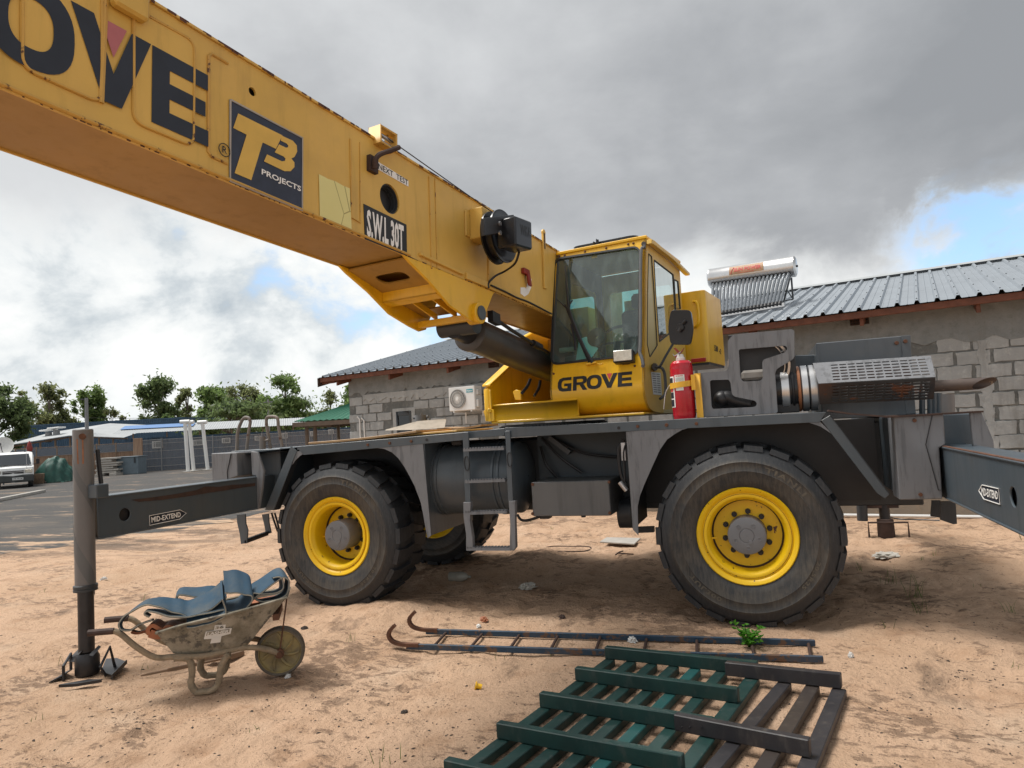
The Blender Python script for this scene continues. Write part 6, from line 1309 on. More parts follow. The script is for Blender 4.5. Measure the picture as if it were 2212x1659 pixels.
t3 = [(1818,882),(1890,915),(1915,945),(1918,985),(1900,1020),(1880,1030),(1900,1055),(1900,1085),(1875,1112),(1835,1112),(1702,1048),(1722,1003),(1818,1048),(1838,1045),(1842,1030),(1828,1016),(1772,990),(1800,938),(1845,960),(1858,957),(1860,945),(1848,932),(1812,915),(1812,905)]
vs, fs = curve2mesh([[bl2(z1(*p)) for p in t3]]); m.add([BT(v[0], v[1], .0095) for v in vs], fs); m.build('sign_emblem', MAT['gold_print'], stk, smooth=0)
m = MB(); textq(m, 'PROJECTS', bq(z1(1686,1142), .0095), bq(z1(1942,1255), .0095), bq(z1(1688,1095), .0095), .025); m.build('sign_lettering', MAT['white_print'], stk, smooth=0)
m = MB(); vs, fs = curve2mesh([[bl2(y7(*p)) for p in ((245,678),(300,705),(330,722),(400,745),(470,785),(535,812),(538,930),(545,1050),(553,1222),(500,1195),(440,1178),(400,1160),(330,1120),(255,1095),(250,880))]]); m.add([BT(v[0], v[1], .004) for v in vs], fs); m.build('blank_sticker', MAT['sticker'], boom, smooth=0)
sw = sticker('load_sign', y7(664,955), y7(1063,1150), y7(1068,1440), y7(677,1285), 'black_print', .004); m = MB(); textq(m, 'S.W.L 30T', bq(y7(692,1262), .006), bq(y7(1038,1402), .006), bq(y7(690,1000), .006), .035); m.build('sign_lettering', MAT['white_print'], sw, smooth=0)
nx_ = sticker('test_sign', y7(793,560), y7(1080,737), y7(1082,795), y7(795,632), 'white_print', .004); m = MB(); textq(m, 'NEXT  TEST', bq(y7(800,628), .006), bq(y7(1076,785), .006), bq(y7(799,575), .006), .008); m.build('sign_lettering', MAT['black_print'], nx_, smooth=0)
m = MB(); vs, fs = curve2mesh([[bl2(z2(*p)) for p in ((1160,875),(1190,875),(1195,885),(1212,815),(1232,820),(1228,880),(1210,920),(1185,935),(1160,915))]]); m.add([BT(v[0], v[1], .002) for v in vs], fs); m.build('torn_sticker', MAT['white_print'], boom, smooth=0)
# fittings on the boom
m = MB(); v_ = bl2(z1(700,40)); m.obox(BT(v_[0], v_[1], 0), bd*.15, bu*(BHt+.05-v_[1]), SL_*.05); m.build('boom_stop_block', MAT['yellow_boom'], boom, bevel=.012)
m = MB(); a = bq(y7(695,645), .0); m.obox(a, bd*.075, bu*.10, SL_*.03); m.tube(spline([bq(y7(718,640), .045), bq(y7(712,570), .055), bq(y7(735,520), .07), bq(y7(800,495), .10), bq(y7(860,470), .12)], 5), .016, 8); rgd = m.build('rope_guide', MAT['rust_dark'], boom)
t_ = bl2(y7(758,440))[0]; tl_ = bl2(y7(915,440))[0]-t_; m = MB()
for dv_ in (-.030, .075): m.obox(BT(t_, BHt+dv_, -.04), bd*tl_, bu*.012, SL_*.10)
for dt in (0, tl_-.012): m.obox(BT(t_+dt, BHt-.030, -.04), bd*.012, bu*.117, SL_*.10)
m.build('guide_frame', MAT['yellow_bead'], rgd, bevel=.003); m = MB()
for dv_ in (.0, .045): m.cyl(BT(t_+.01, BHt+dv_, .02), BT(t_+tl_-.01, BHt+dv_, .02), .014, n=12)
m.build('guide_roller', MAT['steel'], rgd)
lug = bl2(z2(1308,700)); m = MB(); m.obox(BT(lug[0]-.025, .22, .001), bd*.05, bu*(BHt-.22+.10), SL_*.02); m.cyl(BT(lug[0], BHt+.10, .001), BT(lug[0], BHt+.10, .021), .03, n=16); lg = m.build('lifting_lug', MAT['yellow_boom'], boom, bevel=.003); m = MB(); m.bar(BT(lug[0], BHt-.06, .022), BT(lug[0], BHt+.09, .022), bd*.02, SL_*.003); m.build('lug_slot', MAT['rust_dark'], lg)
m = MB(); m.bar(bq(z2(1187,765), .03), bq(z2(1200,870), .035), bd*.05, SL_*.02); m.obox(bq(z2(1165,785), .0), bd*.10, bu*.05, SL_*.035); m.build('red_latch', MAT['red_paint'], boom, bevel=.004)
# cable reel
RL = .264+.22; cR = QL(z2(1040,546), RL); zT, zBm = QL(z2(1045,382), RL)[2], QL(z2(1040,710), RL)[2]; rR = (zT-zBm)/2
m = MB(); m.lathe([(.02,-.075),(rR,-.070),(rR,-.058),(rR*.80,-.05),(rR*.80,.0),(rR,.008),(rR,.020),(rR*.93,.022),(rR*.70,.008),(rR*.4,.008),(.02,.012)], cR, SL_, 48); reel = m.build('cable_reel', MAT['black_gloss'], boom)
m = MB(); m.obox(QL(z2(905,545), RL+.06), QL(z2(1100,515), RL+.06)-QL(z2(905,545), RL+.06), bu*.13, SL_*.03); m.build('reel_arm', MAT['black'], reel, bevel=.004)
m = MB(); o_ = QL(z2(1132,600), RL+.20); ux = QL(z2(1240,632), RL+.20)-o_; o_ = o_-SL_*.16; hb_ = float(np.dot(QL(z2(1148,420), RL+.20)-QL(z2(1140,603), RL+.20), bu)); m.obox(o_, ux, bu*hb_, SL_*.16); rbx = m.build('reel_housing', MAT['black_gloss'], reel, bevel=.012)
m = MB(); textq(m, 'WIKA', o_+ux*.3+bu*.09+SL_*.162, o_+ux*.9+bu*.09+SL_*.162, o_+ux*.3+bu*.17+SL_*.162, .02); m.build('housing_lettering', MAT['grey_dark'], rbx, smooth=0)
for dz in (.035, .085):
    m = MB(); c_ = QL(z2(1022,462), RL+.092)-bu*(dz-.035)*1.4; m.cyl(c_, c_+SL_*.014, .017, n=8); m.build('reel_bolt', MAT['steel'], reel)
m = MB(); c_ = QL(z2(1068,490), RL+.092); m.obox(c_-bd*.04-bu*.05, bd*.08, bu*.09, SL_*.002); m.build('reel_label', MAT['white_print'], reel, smooth=0)
m = MB(); m.obox(bq(z2(830,565), .0), bd*.16, bu*.24, SL_*.12); m.obox(bq(z2(800,540), .0), bd*.06, bu*.20, SL_*.012); m.build('reel_mount', MAT['yellow_boom'], boom, bevel=.02)
m = MB(); m.tube(spline([QL(z2(1152,648), RL+.1), QL(z2(1125,720), RL+.02), QL(z2(1060,770), .36), QL(z2(1000,800), .30), QL(z2(955,845), .285), QL(z2(955,880), .285)], 6), .009, 6); m.build('reel_cable', MAT['black'], reel)
m = MB(); m.tube([QL(z2(985,392), RL-.06), BT(t_+.09, BHt+.045, .03)], .004, 5); m.build('reel_wire', MAT['black'], reel)
# ---------------------------------------------------------------- counterweight
cwF = .95; tl, tr_, br2, bl_ = QA((1469,631), cwF), QA((1524,625), cwF), QA((1531,782), cwF), QA((1477,782), cwF)
lR = float(np.dot((tr_+br2)/2-SO, SL_)); zT, zBt = float(tr_[2])-.0, float(br2[2]); lL = .5
pl2 = roundpoly([(lL,0),(lR,0),(lR,.78),(lL,.78)], [0,.05,.02,0]); m = MB(); m.prism([S(l_, cwF+a_, zBt) for l_, a_ in pl2], UP*(zT-zBt)); cw = m.build('counterweight', MAT['yellow'], crane, bevel=.004)
m = MB(); m.obox(S(lL,cwF+.01,zBt-.025), SL_*(lR-lL-.01), SA_*.74, UP*.024); m.build('bottom_edge', MAT['grey_dark'], cw)
m = MB(); rr_ = [QL(q, lR+.002) for q in (y5(865,575), y5(905,575), y5(905,650), y5(865,650))]; textq(m, '530', QL(y5(865,640), lR+.003), QL(y5(905,657), lR+.003), QL(y5(865,572), lR+.003), .03); textq(m, '-2', QL(y5(918,660), lR+.003), QL(y5(940,680), lR+.003), QL(y5(918,605), lR+.003), .03); m.build('model_lettering', MAT['black_print'], cw, smooth=0)
m = MB(); m.prism([QA(q, cwF-.001) for q in (y5(612,728),y5(773,712),y5(775,755),y5(615,770))], -SA_*.008); m.build('reflector', MAT['red_reflector'], cw, bevel=.002)
m = MB(); m.tube(spline([QA(y5(640,105), cwF), QA(y5(672,112), cwF-.05), QA(y5(690,200), cwF-.06), QA(y5(692,320), cwF-.06), QA(y5(665,370), cwF-.05), QA(y5(655,380), cwF)], 5), .014, 8); m.build('grab_handle', MAT['yellow'], cw)
# ---------------------------------------------------------------- operator cab
cO = S(0, -.6, 1.9); cV = SA_*.26+UP; cV = cV/np.linalg.norm(cV); cN = np.cross(SL_, cV); cN = cN if np.dot(cN, SA_) < 0 else -cN
def cf_(q, o=0.): return onp(q, cO+cN*o, cN)
def c2(q): p = cf_(q)-cO; return (float(np.dot(p, SL_)), float(np.dot(p, cV)))
def C3(u, v, o=0.): return cO+SL_*u+cV*v+cN*o
cab = link('cab', None, crane); ORG[cab.name] = CO
l0, l1 = .275, 1.158
tlq, trq = c2((1192,553)), c2((1396,517)); vT = (tlq[1]+trq[1])/2
win = roundpoly([c2(q) for q in (y4(262,372), y4(1336,213), x4(1320,160), x4(214,285))], [.085,.085,.085,.085], 7)
vs, fs = curve2mesh([[(l0, 0), (l1, 0), (l1, vT), (l0, vT)], win], .012)
m = MB(); m.add([C3(v[0], v[1], -.012+v[2]) for v in vs], fs)
nose = [(-.6,1.9),(-.606,1.86),(-.592,1.79),(-.555,1.725),(-.50,1.68),(-.40,1.650),(-.25,1.638)]
m.grid([[S(l_, a_, z_) for a_, z_ in nose] for l_ in (l0, l0+.01, (l0+l1)/2, l1-.01, l1)])
front = m.build('front_panel', MAT['yellow'], cab, smooth=.7)
# raised crease below the windscreen
sc_ = 1.09
ins = [(p[0], p[1]) for p in roundpoly([c2(q) for q in (y4(280,392), y4(1318,236), x4(1302,140), x4(236,262))], .075, 7)]
vs, fs = curve2mesh([win, ins], .008); m = MB(); m.add([C3(v[0], v[1], .004+v[2]) for v in vs], fs); m.build('windscreen_seal', MAT['black_seal'], cab)
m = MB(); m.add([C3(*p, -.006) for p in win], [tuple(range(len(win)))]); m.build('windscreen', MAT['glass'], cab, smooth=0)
# right side with door glass
def sl(q): p = QL(q, l1)-SO; return (float(np.dot(p, SA_)), float(p[2]))
roofz = float(C3(l1, vT)[2]); fa = lambda z: -.6+.26*(z-1.9)
aR = .86
outer = [(fa(roofz), roofz), (fa(1.9), 1.9)]+nose[1:]+[(.30,1.625),(aR,1.66),(aR,roofz-.02)]
wa = roundpoly([sl(q) for q in (y4(1430,312), y4(1470,345), y4(1500,760), y4(1540,1455), y4(1448,1600), y4(1415,1440), y4(1420,800))], .012)
wm = roundpoly([sl(q) for q in (y4(1500,388), y4(1740,572), y4(1770,1010), y4(1775,1240), y4(1565,1412), y4(1520,800))], .02)
wr = roundpoly([sl(q) for q in (y4(1752,632), y4(1800,657), y4(1830,1000), y4(1772,1000))], .012)
def s3(a_, z_, o=0.): return S(l1+o, a_, z_)
vs, fs = curve2mesh([outer, wa, wm, wr], .010); m = MB(); m.add([s3(v[0], v[1], -.010+v[2]) for v in vs], fs); door = m.build('side_panel', MAT['yellow_side'] if 'yellow_side' in MAT else MAT['yellow'], cab, smooth=.5)
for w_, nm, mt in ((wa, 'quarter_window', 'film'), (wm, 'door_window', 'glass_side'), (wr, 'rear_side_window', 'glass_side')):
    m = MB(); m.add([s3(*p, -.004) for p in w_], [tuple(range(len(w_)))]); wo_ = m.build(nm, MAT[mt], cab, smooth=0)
    m = MB(); m.tube([s3(*p, .001) for p in w_]+[s3(*w_[0], .001)], .005, 5); m.build('seal', MAT['black_seal'], wo_)
m = MB(); m.add([s3(*sl(q), .001) for q in (x4(1622,832), x4(1745,830), x4(1745,872), x4(1620,872))], [(0,1,2,3)]); m.build('step_patch', MAT['film'], cab, smooth=0)
# left side and rear, both glazed
lw = [(-.22,2.1),(.70,2.1),(.70,2.98),(.0,2.98)]; vs, fs = curve2mesh([outer, roundpoly(lw, .05)], .010); m = MB(); m.add([S(l0+.010+v[2], v[0], v[1]) for v in vs], fs); m.build('inner_side_panel', MAT['interior'], cab, smooth=.5)
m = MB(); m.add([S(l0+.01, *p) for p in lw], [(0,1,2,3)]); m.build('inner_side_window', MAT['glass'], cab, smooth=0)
vs, fs = curve2mesh([[(l0+.021,1.66),(l1-.021,1.66),(l1-.021,roofz-.03),(l0+.021,roofz-.03)], roundpoly([(l0+.10,2.25),(l1-.10,2.25),(l1-.10,2.98),(l0+.10,2.98)], .05)], .010)
m = MB(); m.add([S(v[0], aR-.012+v[2], v[1]) for v in vs], fs); m.build('rear_panel', MAT['yellow'], cab, smooth=.5)
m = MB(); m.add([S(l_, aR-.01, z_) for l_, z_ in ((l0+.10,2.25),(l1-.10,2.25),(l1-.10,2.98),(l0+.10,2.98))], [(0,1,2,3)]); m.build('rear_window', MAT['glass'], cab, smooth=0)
# roof with gutter, overhanging the door
fT = fa(roofz)
m = MB(); rp = [S(l0-.005, fT-.012, roofz+.002), S(l1+.012, fT-.012, roofz+.002), S(l1+.012, aR+.02, roofz-.015), S(l0-.005, aR+.02, roofz-.015)]; m.prism(rp, UP*.030); rf_ = m.build('roof', MAT['yellow'], cab, bevel=.006)
m = MB(); m.prism([QL(q, l1+.014) for q in (y4(1410,140), y4(1450,160), y4(1700,370), y4(1895,560), y4(1895,590), y4(1870,575), y4(1690,395), y4(1440,205), y4(1410,195))], SL_*.045); m.build('rain_gutter', MAT['yellow_side'] if 'yellow_side' in MAT else MAT['yellow'], rf_, bevel=.003)
m = MB(); vs, fs = curve2mesh([roundpoly([(l0+.13, fT+.05),(l1-.10, fT+.05),(l1-.10, fT+.62),(l0+.13, fT+.62)], .09)], .028); m.add([S(v[0], v[1], roofz+.045+v[2]) for v in vs], fs); m.build('roof_hatch', MAT['black_gloss'], rf_, bevel=.008)
hz_ = lambda q: onp(q, S(0, fT+.02, 0), SA_)
m = MB(); m.obox(hz_(y4(700,265)), SL_*.075, SA_*.07, UP*.035); m.build('wiper_mount', MAT['yellow'], rf_, bevel=.004); m = MB(); m.tube([hz_(y4(735,215)), hz_(y4(760,165))], .012, 6); m.tube([hz_(y4(800,195)), hz_(y4(795,140))], .014, 8); m.bar(hz_(y4(785,140)), S(.62, fT+.30, roofz+.075), UP*.02, SA_*.02); m.build('roof_wiper', MAT['black'], rf_)
bs = MB().sphere((0,0,0), .011, 8, 6).mesh('roof_bolt'); bs.materials.append(MAT['rust'])
for q in (y4(325,343), y4(390,335), y4(643,287), y4(906,242), y4(1180,195), y4(1245,184)): link('roof_bolt', bs, cab, cf_(q, .002)-CO)
# logo on the nose, following its curve
cb = c2(x4(300,590)); bl_l, br_l = cf_(x4(306,612)), cf_(x4(1228,540)); 
lu0 = float(np.dot(QA(x4(300,520), -.6)-SO, SL_)); lu1 = float(np.dot(QA(x4(1228,450), -.6)-SO, SL_)); zc0 = float(QA(x4(395,605), -.6)[2]); zc1 = float(QA(x4(395,430), -.6)[2])
na = np.array(nose); 
def nose_pt(l_, z_, o):
    z_ = min(z_, 2.3)
    if z_ >= 1.9: return S(l_, -.6+.26*(z_-1.9), z_)+cN*o
    zs = na[::-1, 1]; as_ = na[::-1, 0]; return S(l_, float(np.interp(z_, zs, as_)), z_)-SA_*o
def place_c(x_, y_): return nose_pt(lu0+(lu1-lu0)*x_/LW, zc0+(zc1-zc0)*y_, .003)
m, m2_ = MB(), MB(); logo(m, m2_, place_c); m.build('cab_logo', MAT['black_print'], cab, smooth=0); m2_.build('cab_logo_triangle', MAT['red_print'], cab, smooth=0)
for q in (x4(252,384), x4(1262,287)): link('roof_bolt', bs, cab, cf_(q, .002)-CO)
# windscreen wipers
def wp(px, o=.025): return [cf_(q, o) for q in px]
m = MB(); m.tube(wp((y4(395,465), y4(412,700), y4(432,960), y4(480,1120), y4(560,1320), y4(640,1500), x4(735,250))), [.006,.009,.012,.014,.014,.014,.016], 6); m.tube(wp((y4(395,950), y4(450,1090), y4(560,1370), y4(650,1570), x4(690,240))), .009, 6); m.tube(wp((y4(300,885), y4(380,960), y4(430,1010))), .006, 6)
m.tube(wp((y4(470,1190), y4(520,1400), y4(520,1510))), .012, 6); m.tube(wp((y4(485,890), y4(445,960))), .008, 5); m.build('wiper', MAT['black'], cab)
m = MB(); m.tube(wp((y4(396,470), y4(410,640), y4(428,900)), .032), .007, 6); m.build('wiper_blade', MAT['black_seal'], cab)
m = MB(); m.obox(cf_(x4(665,290), .0), cf_(x4(800,262), .0)-cf_(x4(665,290), .0), cN*.03, UP*.015); m.tube(wp((x4(785,255), x4(830,268), x4(875,250)), .02), .006, 5); m.build('wiper_base', MAT['yellow'], cab, bevel=.003)
# head lamp
hA, hB, hC = cf_(x4(984,95), .09), cf_(x4(1232,70), .09), cf_(x4(990,248), .09); m = MB(); m.obox(hC, hB-hA, hA-hC, -cN*.07); hl_ = m.build('work_lamp', MAT['black'], cab, bevel=.008)
m = MB(); dU, dV = (hB-hA), (hA-hC); m.obox(hC+dU*.05+dV*.08+cN*.001, dU*.90, dV*.84, cN*.006); m.build('lamp_lens', MAT['lens'], hl_, bevel=.004)
m = MB(); m.obox(cf_(x4(1110,275), .0), SL_*.07, cN*.06, UP*.045); m.build('lamp_bracket', MAT['rust'], hl_)
# drain hose down the right corner of the windscreen
m = MB(); m.tube(spline([cf_(q, .022) for q in (y4(1372,190), y4(1380,235), y4(1345,260), y4(1336,500), y4(1335,900), y4(1334,1300), y4(1330,1480), x4(1325,120), x4(1352,200), x4(1368,280))], 4), .015, 8); m.cyl(cf_(y4(1373,190), .0), cf_(y4(1373,190), .035), .022, n=12); m.cyl(cf_(x4(1363,285), .0), cf_(x4(1363,285), .03), .016, n=10); m.build('corner_hose', MAT['hose'] if 'hose' in MAT else MAT['grey'], cab)
# notice and handle on the door
def sd(q, o=.003): return QL(q, l1+o)
m = MB(); m.add([sd(q) for q in (x4(1464,362), x4(1583,372), x4(1600,652), x4(1492,640))], [(0,1,2,3)]); nt2 = m.build('notice', MAT['paper'], cab, smooth=0)
m = MB()
for k in range(9):
    f = .06+.1*k
    for s0_, s1_ in ((.1,.46),(.54,.9)):
        A_ = sd(x4(1464,362),.0045)*(1-f)+sd(x4(1492,640),.0045)*f; B_ = sd(x4(1583,372),.0045)*(1-f)+sd(x4(1600,652),.0045)*f
        a_, b_ = A_+(B_-A_)*s0_, A_+(B_-A_)*s1_; m.add([a_, b_, b_-UP*.008, a_-UP*.008], [(0,1,2,3)])
m.build('notice_print', MAT['wall_grey'], nt2, smooth=0)
m = MB(); m.tube(spline([sd(x4(1560,305), .02), sd(x4(1600,315), .05), sd(x4(1632,380), .06), sd(x4(1645,520), .06), sd(x4(1640,630), .05), sd(x4(1600,680), .04), sd(x4(1575,695), .02)], 5), .013, 8); m.build('door_handle', MAT['hose'] if 'hose' in MAT else MAT['grey'], cab)
m = MB(); m.cyl(sd(x4(1505,300), 0), sd(x4(1512,300), .05), .036, .024, n=16); m.tube(spline([sd(x4(1515,300), .05), sd(x4(1575,290), .09), sd(x4(1650,160), .12), sd(x4(1745,0), .15), sd(y5(470,480), .20), sd(y5(500,410), .21), sd(y5(548,312), .21)], 4), .011, 8)
mr = m.build('mirror_arm', MAT['black'], cab)
mo = QA(y5(500,390), -.62); 
mc = [QA(q, -.62) for q in (y5(400,196), y5(610,198), y5(640,390), y5(608,575), y5(395,572), y5(362,380))]; P2 = [(float(np.dot(p-mo, SL_)), float(p[2]-mo[2])) for p in mc]; P2 = roundpoly(P2, [.03,.03,.06,.03,.03,.06], 4); vs, fs = curve2mesh([P2], .018)
m = MB(); m.add([mo+SL_*v[0]+UP*v[1]-SA_*(v[2]) for v in vs], fs); md = m.build('mirror_back', MAT['black_gloss'], mr, bevel=.006, smooth=.5)
m = MB(); m.add([mo+SL_*v[0]*.92+UP*v[1]*.92+SA_*.019 for v in P2], [tuple(range(len(P2)))]); m.build('mirror_glass', MAT['mirror'], mr, smooth=0)
m = MB(); c_ = QA(y5(500,385), -.638); m.cyl(c_, c_-SA_*.02, .034, .028, n=16); m.cyl(QA(y5(520,345), -.66), QA(y5(552,310), -.665), .012, n=8); m.tube([QA(y5(480,430), -.66), QA(y5(500,395), -.66)], .016, 8); m.build('mirror_clamp', MAT['steel_black'], mr)
# inside the cab
m = MB(); m.obox(S(l0+.03,-.50,1.72), SL_*(l1-l0-.06), SA_*1.33, UP*.03); m.obox(S(l0+.03,-.5,1.75), SL_*(l1-l0-.06), SA_*.03, UP*.15); m.build('cab_floor', MAT['interior'], cab)
m = MB(); m.obox(S(.56,.20,2.0), SL_*.46, SA_*.42, UP*.12); m.obox(S(.58,.58,2.1), SL_*.42, SA_*.11+UP*.01, UP*.62); m.obox(S(.68,.63,2.74), SL_*.22, SA_*.08, UP*.16); m.obox(S(.64,.28,1.75), SL_*.3, SA_*.3, UP*.25); m.build('seat', MAT['interior'], cab, bevel=.03)
m = MB(); m.tube([S(.74,-.02,2.33)+SL_*(.19*math.cos(t))+(SA_*.5+UP*.86)*(.19*math.sin(t))*1.0 for t in np.linspace(0, 2*math.pi, 33)], .014, 8); m.tube([S(.74,-.02,2.33), S(.74,-.22,1.85)], .03, 8); m.bar(S(.55,-.02,2.33), S(.93,-.02,2.33), SA_*.03, UP*.02); m.build('steering_wheel', MAT['black'], cab)
m = MB(); m.obox(S(l0+.04,-.34,1.9), SL_*.16, SA_*.9, UP*.32); m.obox(S(l1-.17,-.30,1.9), SL_*.14, SA_*.9, UP*.30); m.build('side_console', MAT['seat'], cab, bevel=.02)
m = MB(); m.add([S(.40,-.50,1.92), S(1.10,-.50,1.92), S(1.10,-.18,2.13), S(.40,-.18,2.13)], [(0,1,2,3)]); m.obox(S(.40,-.18,1.80), SL_*.70, SA_*.02, UP*.33); m.build('dashboard', MAT['dash'] if 'dash' in MAT else MAT['seat'], cab)
def incab(q, off): return cf_(q, -off)
m = MB(); m.add([incab(q, .05) for q in (x4(530,215), x4(725,185), y4(805,1495), y4(690,1365), y4(660,1345), y4(570,1375))], [tuple(range(6))]); pp2 = m.build('loose_paper', MAT['paper_teal'], cab, smooth=0)
G = []; rr = np.random.default_rng(3)
for i in range(16):
    row = []
    for j in range(12): u, v = i/15-.5, j/11-.5; row.append(S(.93+u*.30, -.36+v*.24, 1.99+.16*v+.12*max(0, 1-(2*u)**2)*max(0, 1-(2*v)**2)+.022*math.sin(u*26+v*11)+.02*math.sin(v*31-u*14)))
    G.append(row)
m = MB(); m.grid(G); m.build('crumpled_cloth', MAT['cloth'] if 'cloth' in MAT else MAT['seat'], cab)
m = MB(); c_ = incab(y4(800,1365), .08); m.lathe([(.02,0),(.085,.0),(.095,.02),(.085,.04),(.02,.04)], c_, cN, 24); m.build('cab_fan', MAT['black'], cab)
m = MB(); c_ = incab(y4(420,1510), .06); m.cyl(c_-SL_*.07, c_+SL_*.06, .026, n=12); m.cyl(c_+SL_*.06, c_+SL_*.09, .026, .010, n=12); m.build('drink_bottle', MAT['bottle'], cab)
m = MB(); m.obox(incab(y4(725,375), .01), SL_*.055, cV*.025, cN*.004); m.build('vehicle_badge', MAT['film'], cab)

# ---------------------------------------------------------------- fire extinguisher on the deck
ey = 5.55; ec = (PY(y5(385,1372), ey)+PY(y5(652,1368), ey))/2; e_b = PY(y5(525,1372), ey); er = float(np.linalg.norm(PY(y5(637,900), ey)-PY(y5(382,900), ey))/2)*.985; ex = PY(y5(508,1000), ey)[0]; zb_, zd = 1.572, float(PY(y5(505,745), ey)[2])
E0 = np.array([ex+.006, ey, zb_]); hE = zd-zb_
ext = thing('fire_extinguisher', 'red fire extinguisher standing on the crane deck beside the cab, clamped to a yellow post', 'fire extinguisher', E0)
m = MB(); m.lathe([(.01,.0),(er*.94,.0),(er*.97,.02),(er,.035),(er*.985,.055),(er,.06),(er,hE-.075),(er*.985,hE-.07),(er,hE-.062),(er*.93,hE-.025),(er*.70,hE-.004),(er*.30,hE),(.022,hE+.002)], E0, UP, 40); m.build('cylinder', MAT['red'], ext)
m = MB(); m.lathe([(.036,hE),(.036,hE+.022),(.028,hE+.026),(.024,hE+.05),(.01,hE+.05)], E0, UP, 20); m.build('neck', MAT['white_dirty'], ext)
tE = E0+UP*(hE+.05); m = MB(); m.bar(tE+np.array([-.005,0,.0]), tE+np.array([.03,0,.04]), (0,.03,0), (.01,0,.02)); m.prism([PY(q, ey-.012) for q in (y5(420,610), y5(440,605), y5(492,655), y5(498,690), y5(470,670))], (0,.024,0)); m.prism([PY(q, ey-.012) for q in (y5(430,690), y5(470,668), y5(505,672), y5(500,705), y5(440,720))], (0,.024,0)); m.build('lever', MAT['red_paint'], ext)
m = MB(); m.tube([PY(q, ey-.03) for q in (y5(415,672), y5(425,695), y5(450,685), y5(500,650), y5(480,690))], .004, 5); m.cyl(PY(y5(452,715), ey), PY(y5(530,712), ey), .014, n=10); m.build('safety_pin', MAT['steel'], ext)
def cylp(a_, z_, o=.002): return np.array([E0[0]+(er+o)*math.sin(a_), ey-(er+o)*math.cos(a_), z_])
def cylpatch(mm, a0, a1, z0_, z1_, o=.002): mm.grid([[cylp(a_, z_, o) for z_ in (z0_, z1_)] for a_ in np.linspace(a0, a1, 8)])
zz_ = lambda y_: float(PY(y5(505,y_), ey-er)[2])
m = MB(); cylpatch(m, -.55, .32, zz_(985), zz_(898)); l1_ = m.build('service_label', MAT['paper'], ext); m = MB(); vt, ft = text2mesh('SHAYA', .03); m.add([cylp(-.42+.62*v[0], zz_(918)+(zz_(903)-zz_(918))*v[1], .004) for v in vt], ft)
m.build('label_lettering', MAT['red_print'], l1_, smooth=0); m = MB()
for k in range(5): cylpatch(m, -.46, .24, zz_(936+k*9), zz_(933+k*9), .0035)
m.build('label_lines', MAT['wall_grey'], l1_); m = MB(); cylpatch(m, -.50, .18, zz_(1070), zz_(1015)); m.build('service_label', MAT['paper'], ext)
m = MB(); cylpatch(m, -1.45, -.66, zz_(1250), zz_(910)); l2_ = m.build('instruction_label', MAT['white_print'], ext)
m = MB()
for k, (a_, b_) in enumerate(((985,925),(1150,1085),(1240,1165))): cylpatch(m, -1.42, -.78, zz_(a_), zz_(b_), .0035)
m.build('label_panel', MAT['navy_print'], l2_); m = MB(); cylpatch(m, -1.42, -.8, zz_(1078), zz_(1030), .0035); m.build('label_panel', MAT['red_print'], l2_)
m = MB(); px_ = PY(y5(600,1100), ey)[0]; xk = E0[0]+er+.006; m.box((xk+.004, ey-.055, zb_), (xk+.052, ey-.047, float(PY(y5(605,895), ey)[2]))); m.box((xk+.044, ey-.055, zb_), (xk+.052, ey+.045, float(PY(y5(605,895), ey)[2]))); pst = m.build('clamp_post', MAT['yellow_bracket'], ext, bevel=.002)
m = MB(); zc_ = zz_(1005)
m.ribbon([np.array([E0[0]+(er+.006)*math.sin(a_), ey-(er+.006)*math.cos(a_), zc_+.02*(a_/3)]) for a_ in np.linspace(-1.6, 1.35, 16)]+[np.array([xk+.03, ey-.05, zc_+.01])], (0,0,.045), .006); m.box((xk-.02, ey-.075, zc_-.05), (xk+.012, ey-.045, zc_+.07)); m.build('clamp_strap', MAT['yellow_bracket'], ext, bevel=.002)
m = MB(); m.tube(spline([cylp(-1.4, zz_(1000), .01), cylp(-1.7, zz_(1080), .05), cylp(-1.75, zz_(1200), .07), cylp(-1.8, zz_(1260), .08)], 5), .004, 5); m.build('cord', MAT['white_dirty'], ext)
# ================================================================== things lying on the sand
GZ_ = lambda p: np.array([p[0], p[1], gz(p[0], p[1])])
# ---- two slatted panels of planks
def plank(parent, p, q, wv, h, mat, name='plank'):
    m = MB(); m.bar(p, q, wv, UP*h); return m.build(name, MAT[mat], parent, bevel=.004)
bars = [((975,325),(1640,398)),((845,420),(1555,520)),((690,535),(1445,660)),((503,672),(1313,828)),]
B_ = [(PZ(z8(*a), .052), PZ(z8(*b), .052)) for a, b in bars]
stepv = (B_[3][0]-B_[0][0])/3; bdir = B_[1][1]-B_[1][0]; bdir /= np.linalg.norm(bdir); sdir = stepv/np.linalg.norm(stepv)
B_.append((B_[3][0]+stepv, B_[3][1]+stepv*1.0)); B_.append((B_[3][0]+2*stepv, B_[3][1]+2*stepv))
gp = thing('green_grating', 'dark green slatted grating of planks lying on the sand in front of the blue ladder', 'slatted grating', (B_[0][0]+B_[4][1])/2*np.array([1,1,0]))
for k, (a, b) in enumerate(B_): plank(gp, a+UP*.037+sdir*-.022, b+UP*.037+sdir*-.022, sdir*.044, .075, 'slat_green', 'cross_bar')
n_s = 7; W0, W1 = B_[1][0], B_[1][1]
def slat_at(f, a_ext, b_ext): # f along the bar
    top = B_[0][0]+(B_[0][1]-B_[0][0])*f; bot = B_[5][0]+(B_[5][1]-B_[5][0])*f; return top-sdir*a_ext+UP*-.026, bot+sdir*b_ext+UP*-.026
sl_f = [.030, .180, .325, .470, .610, .775, .975]
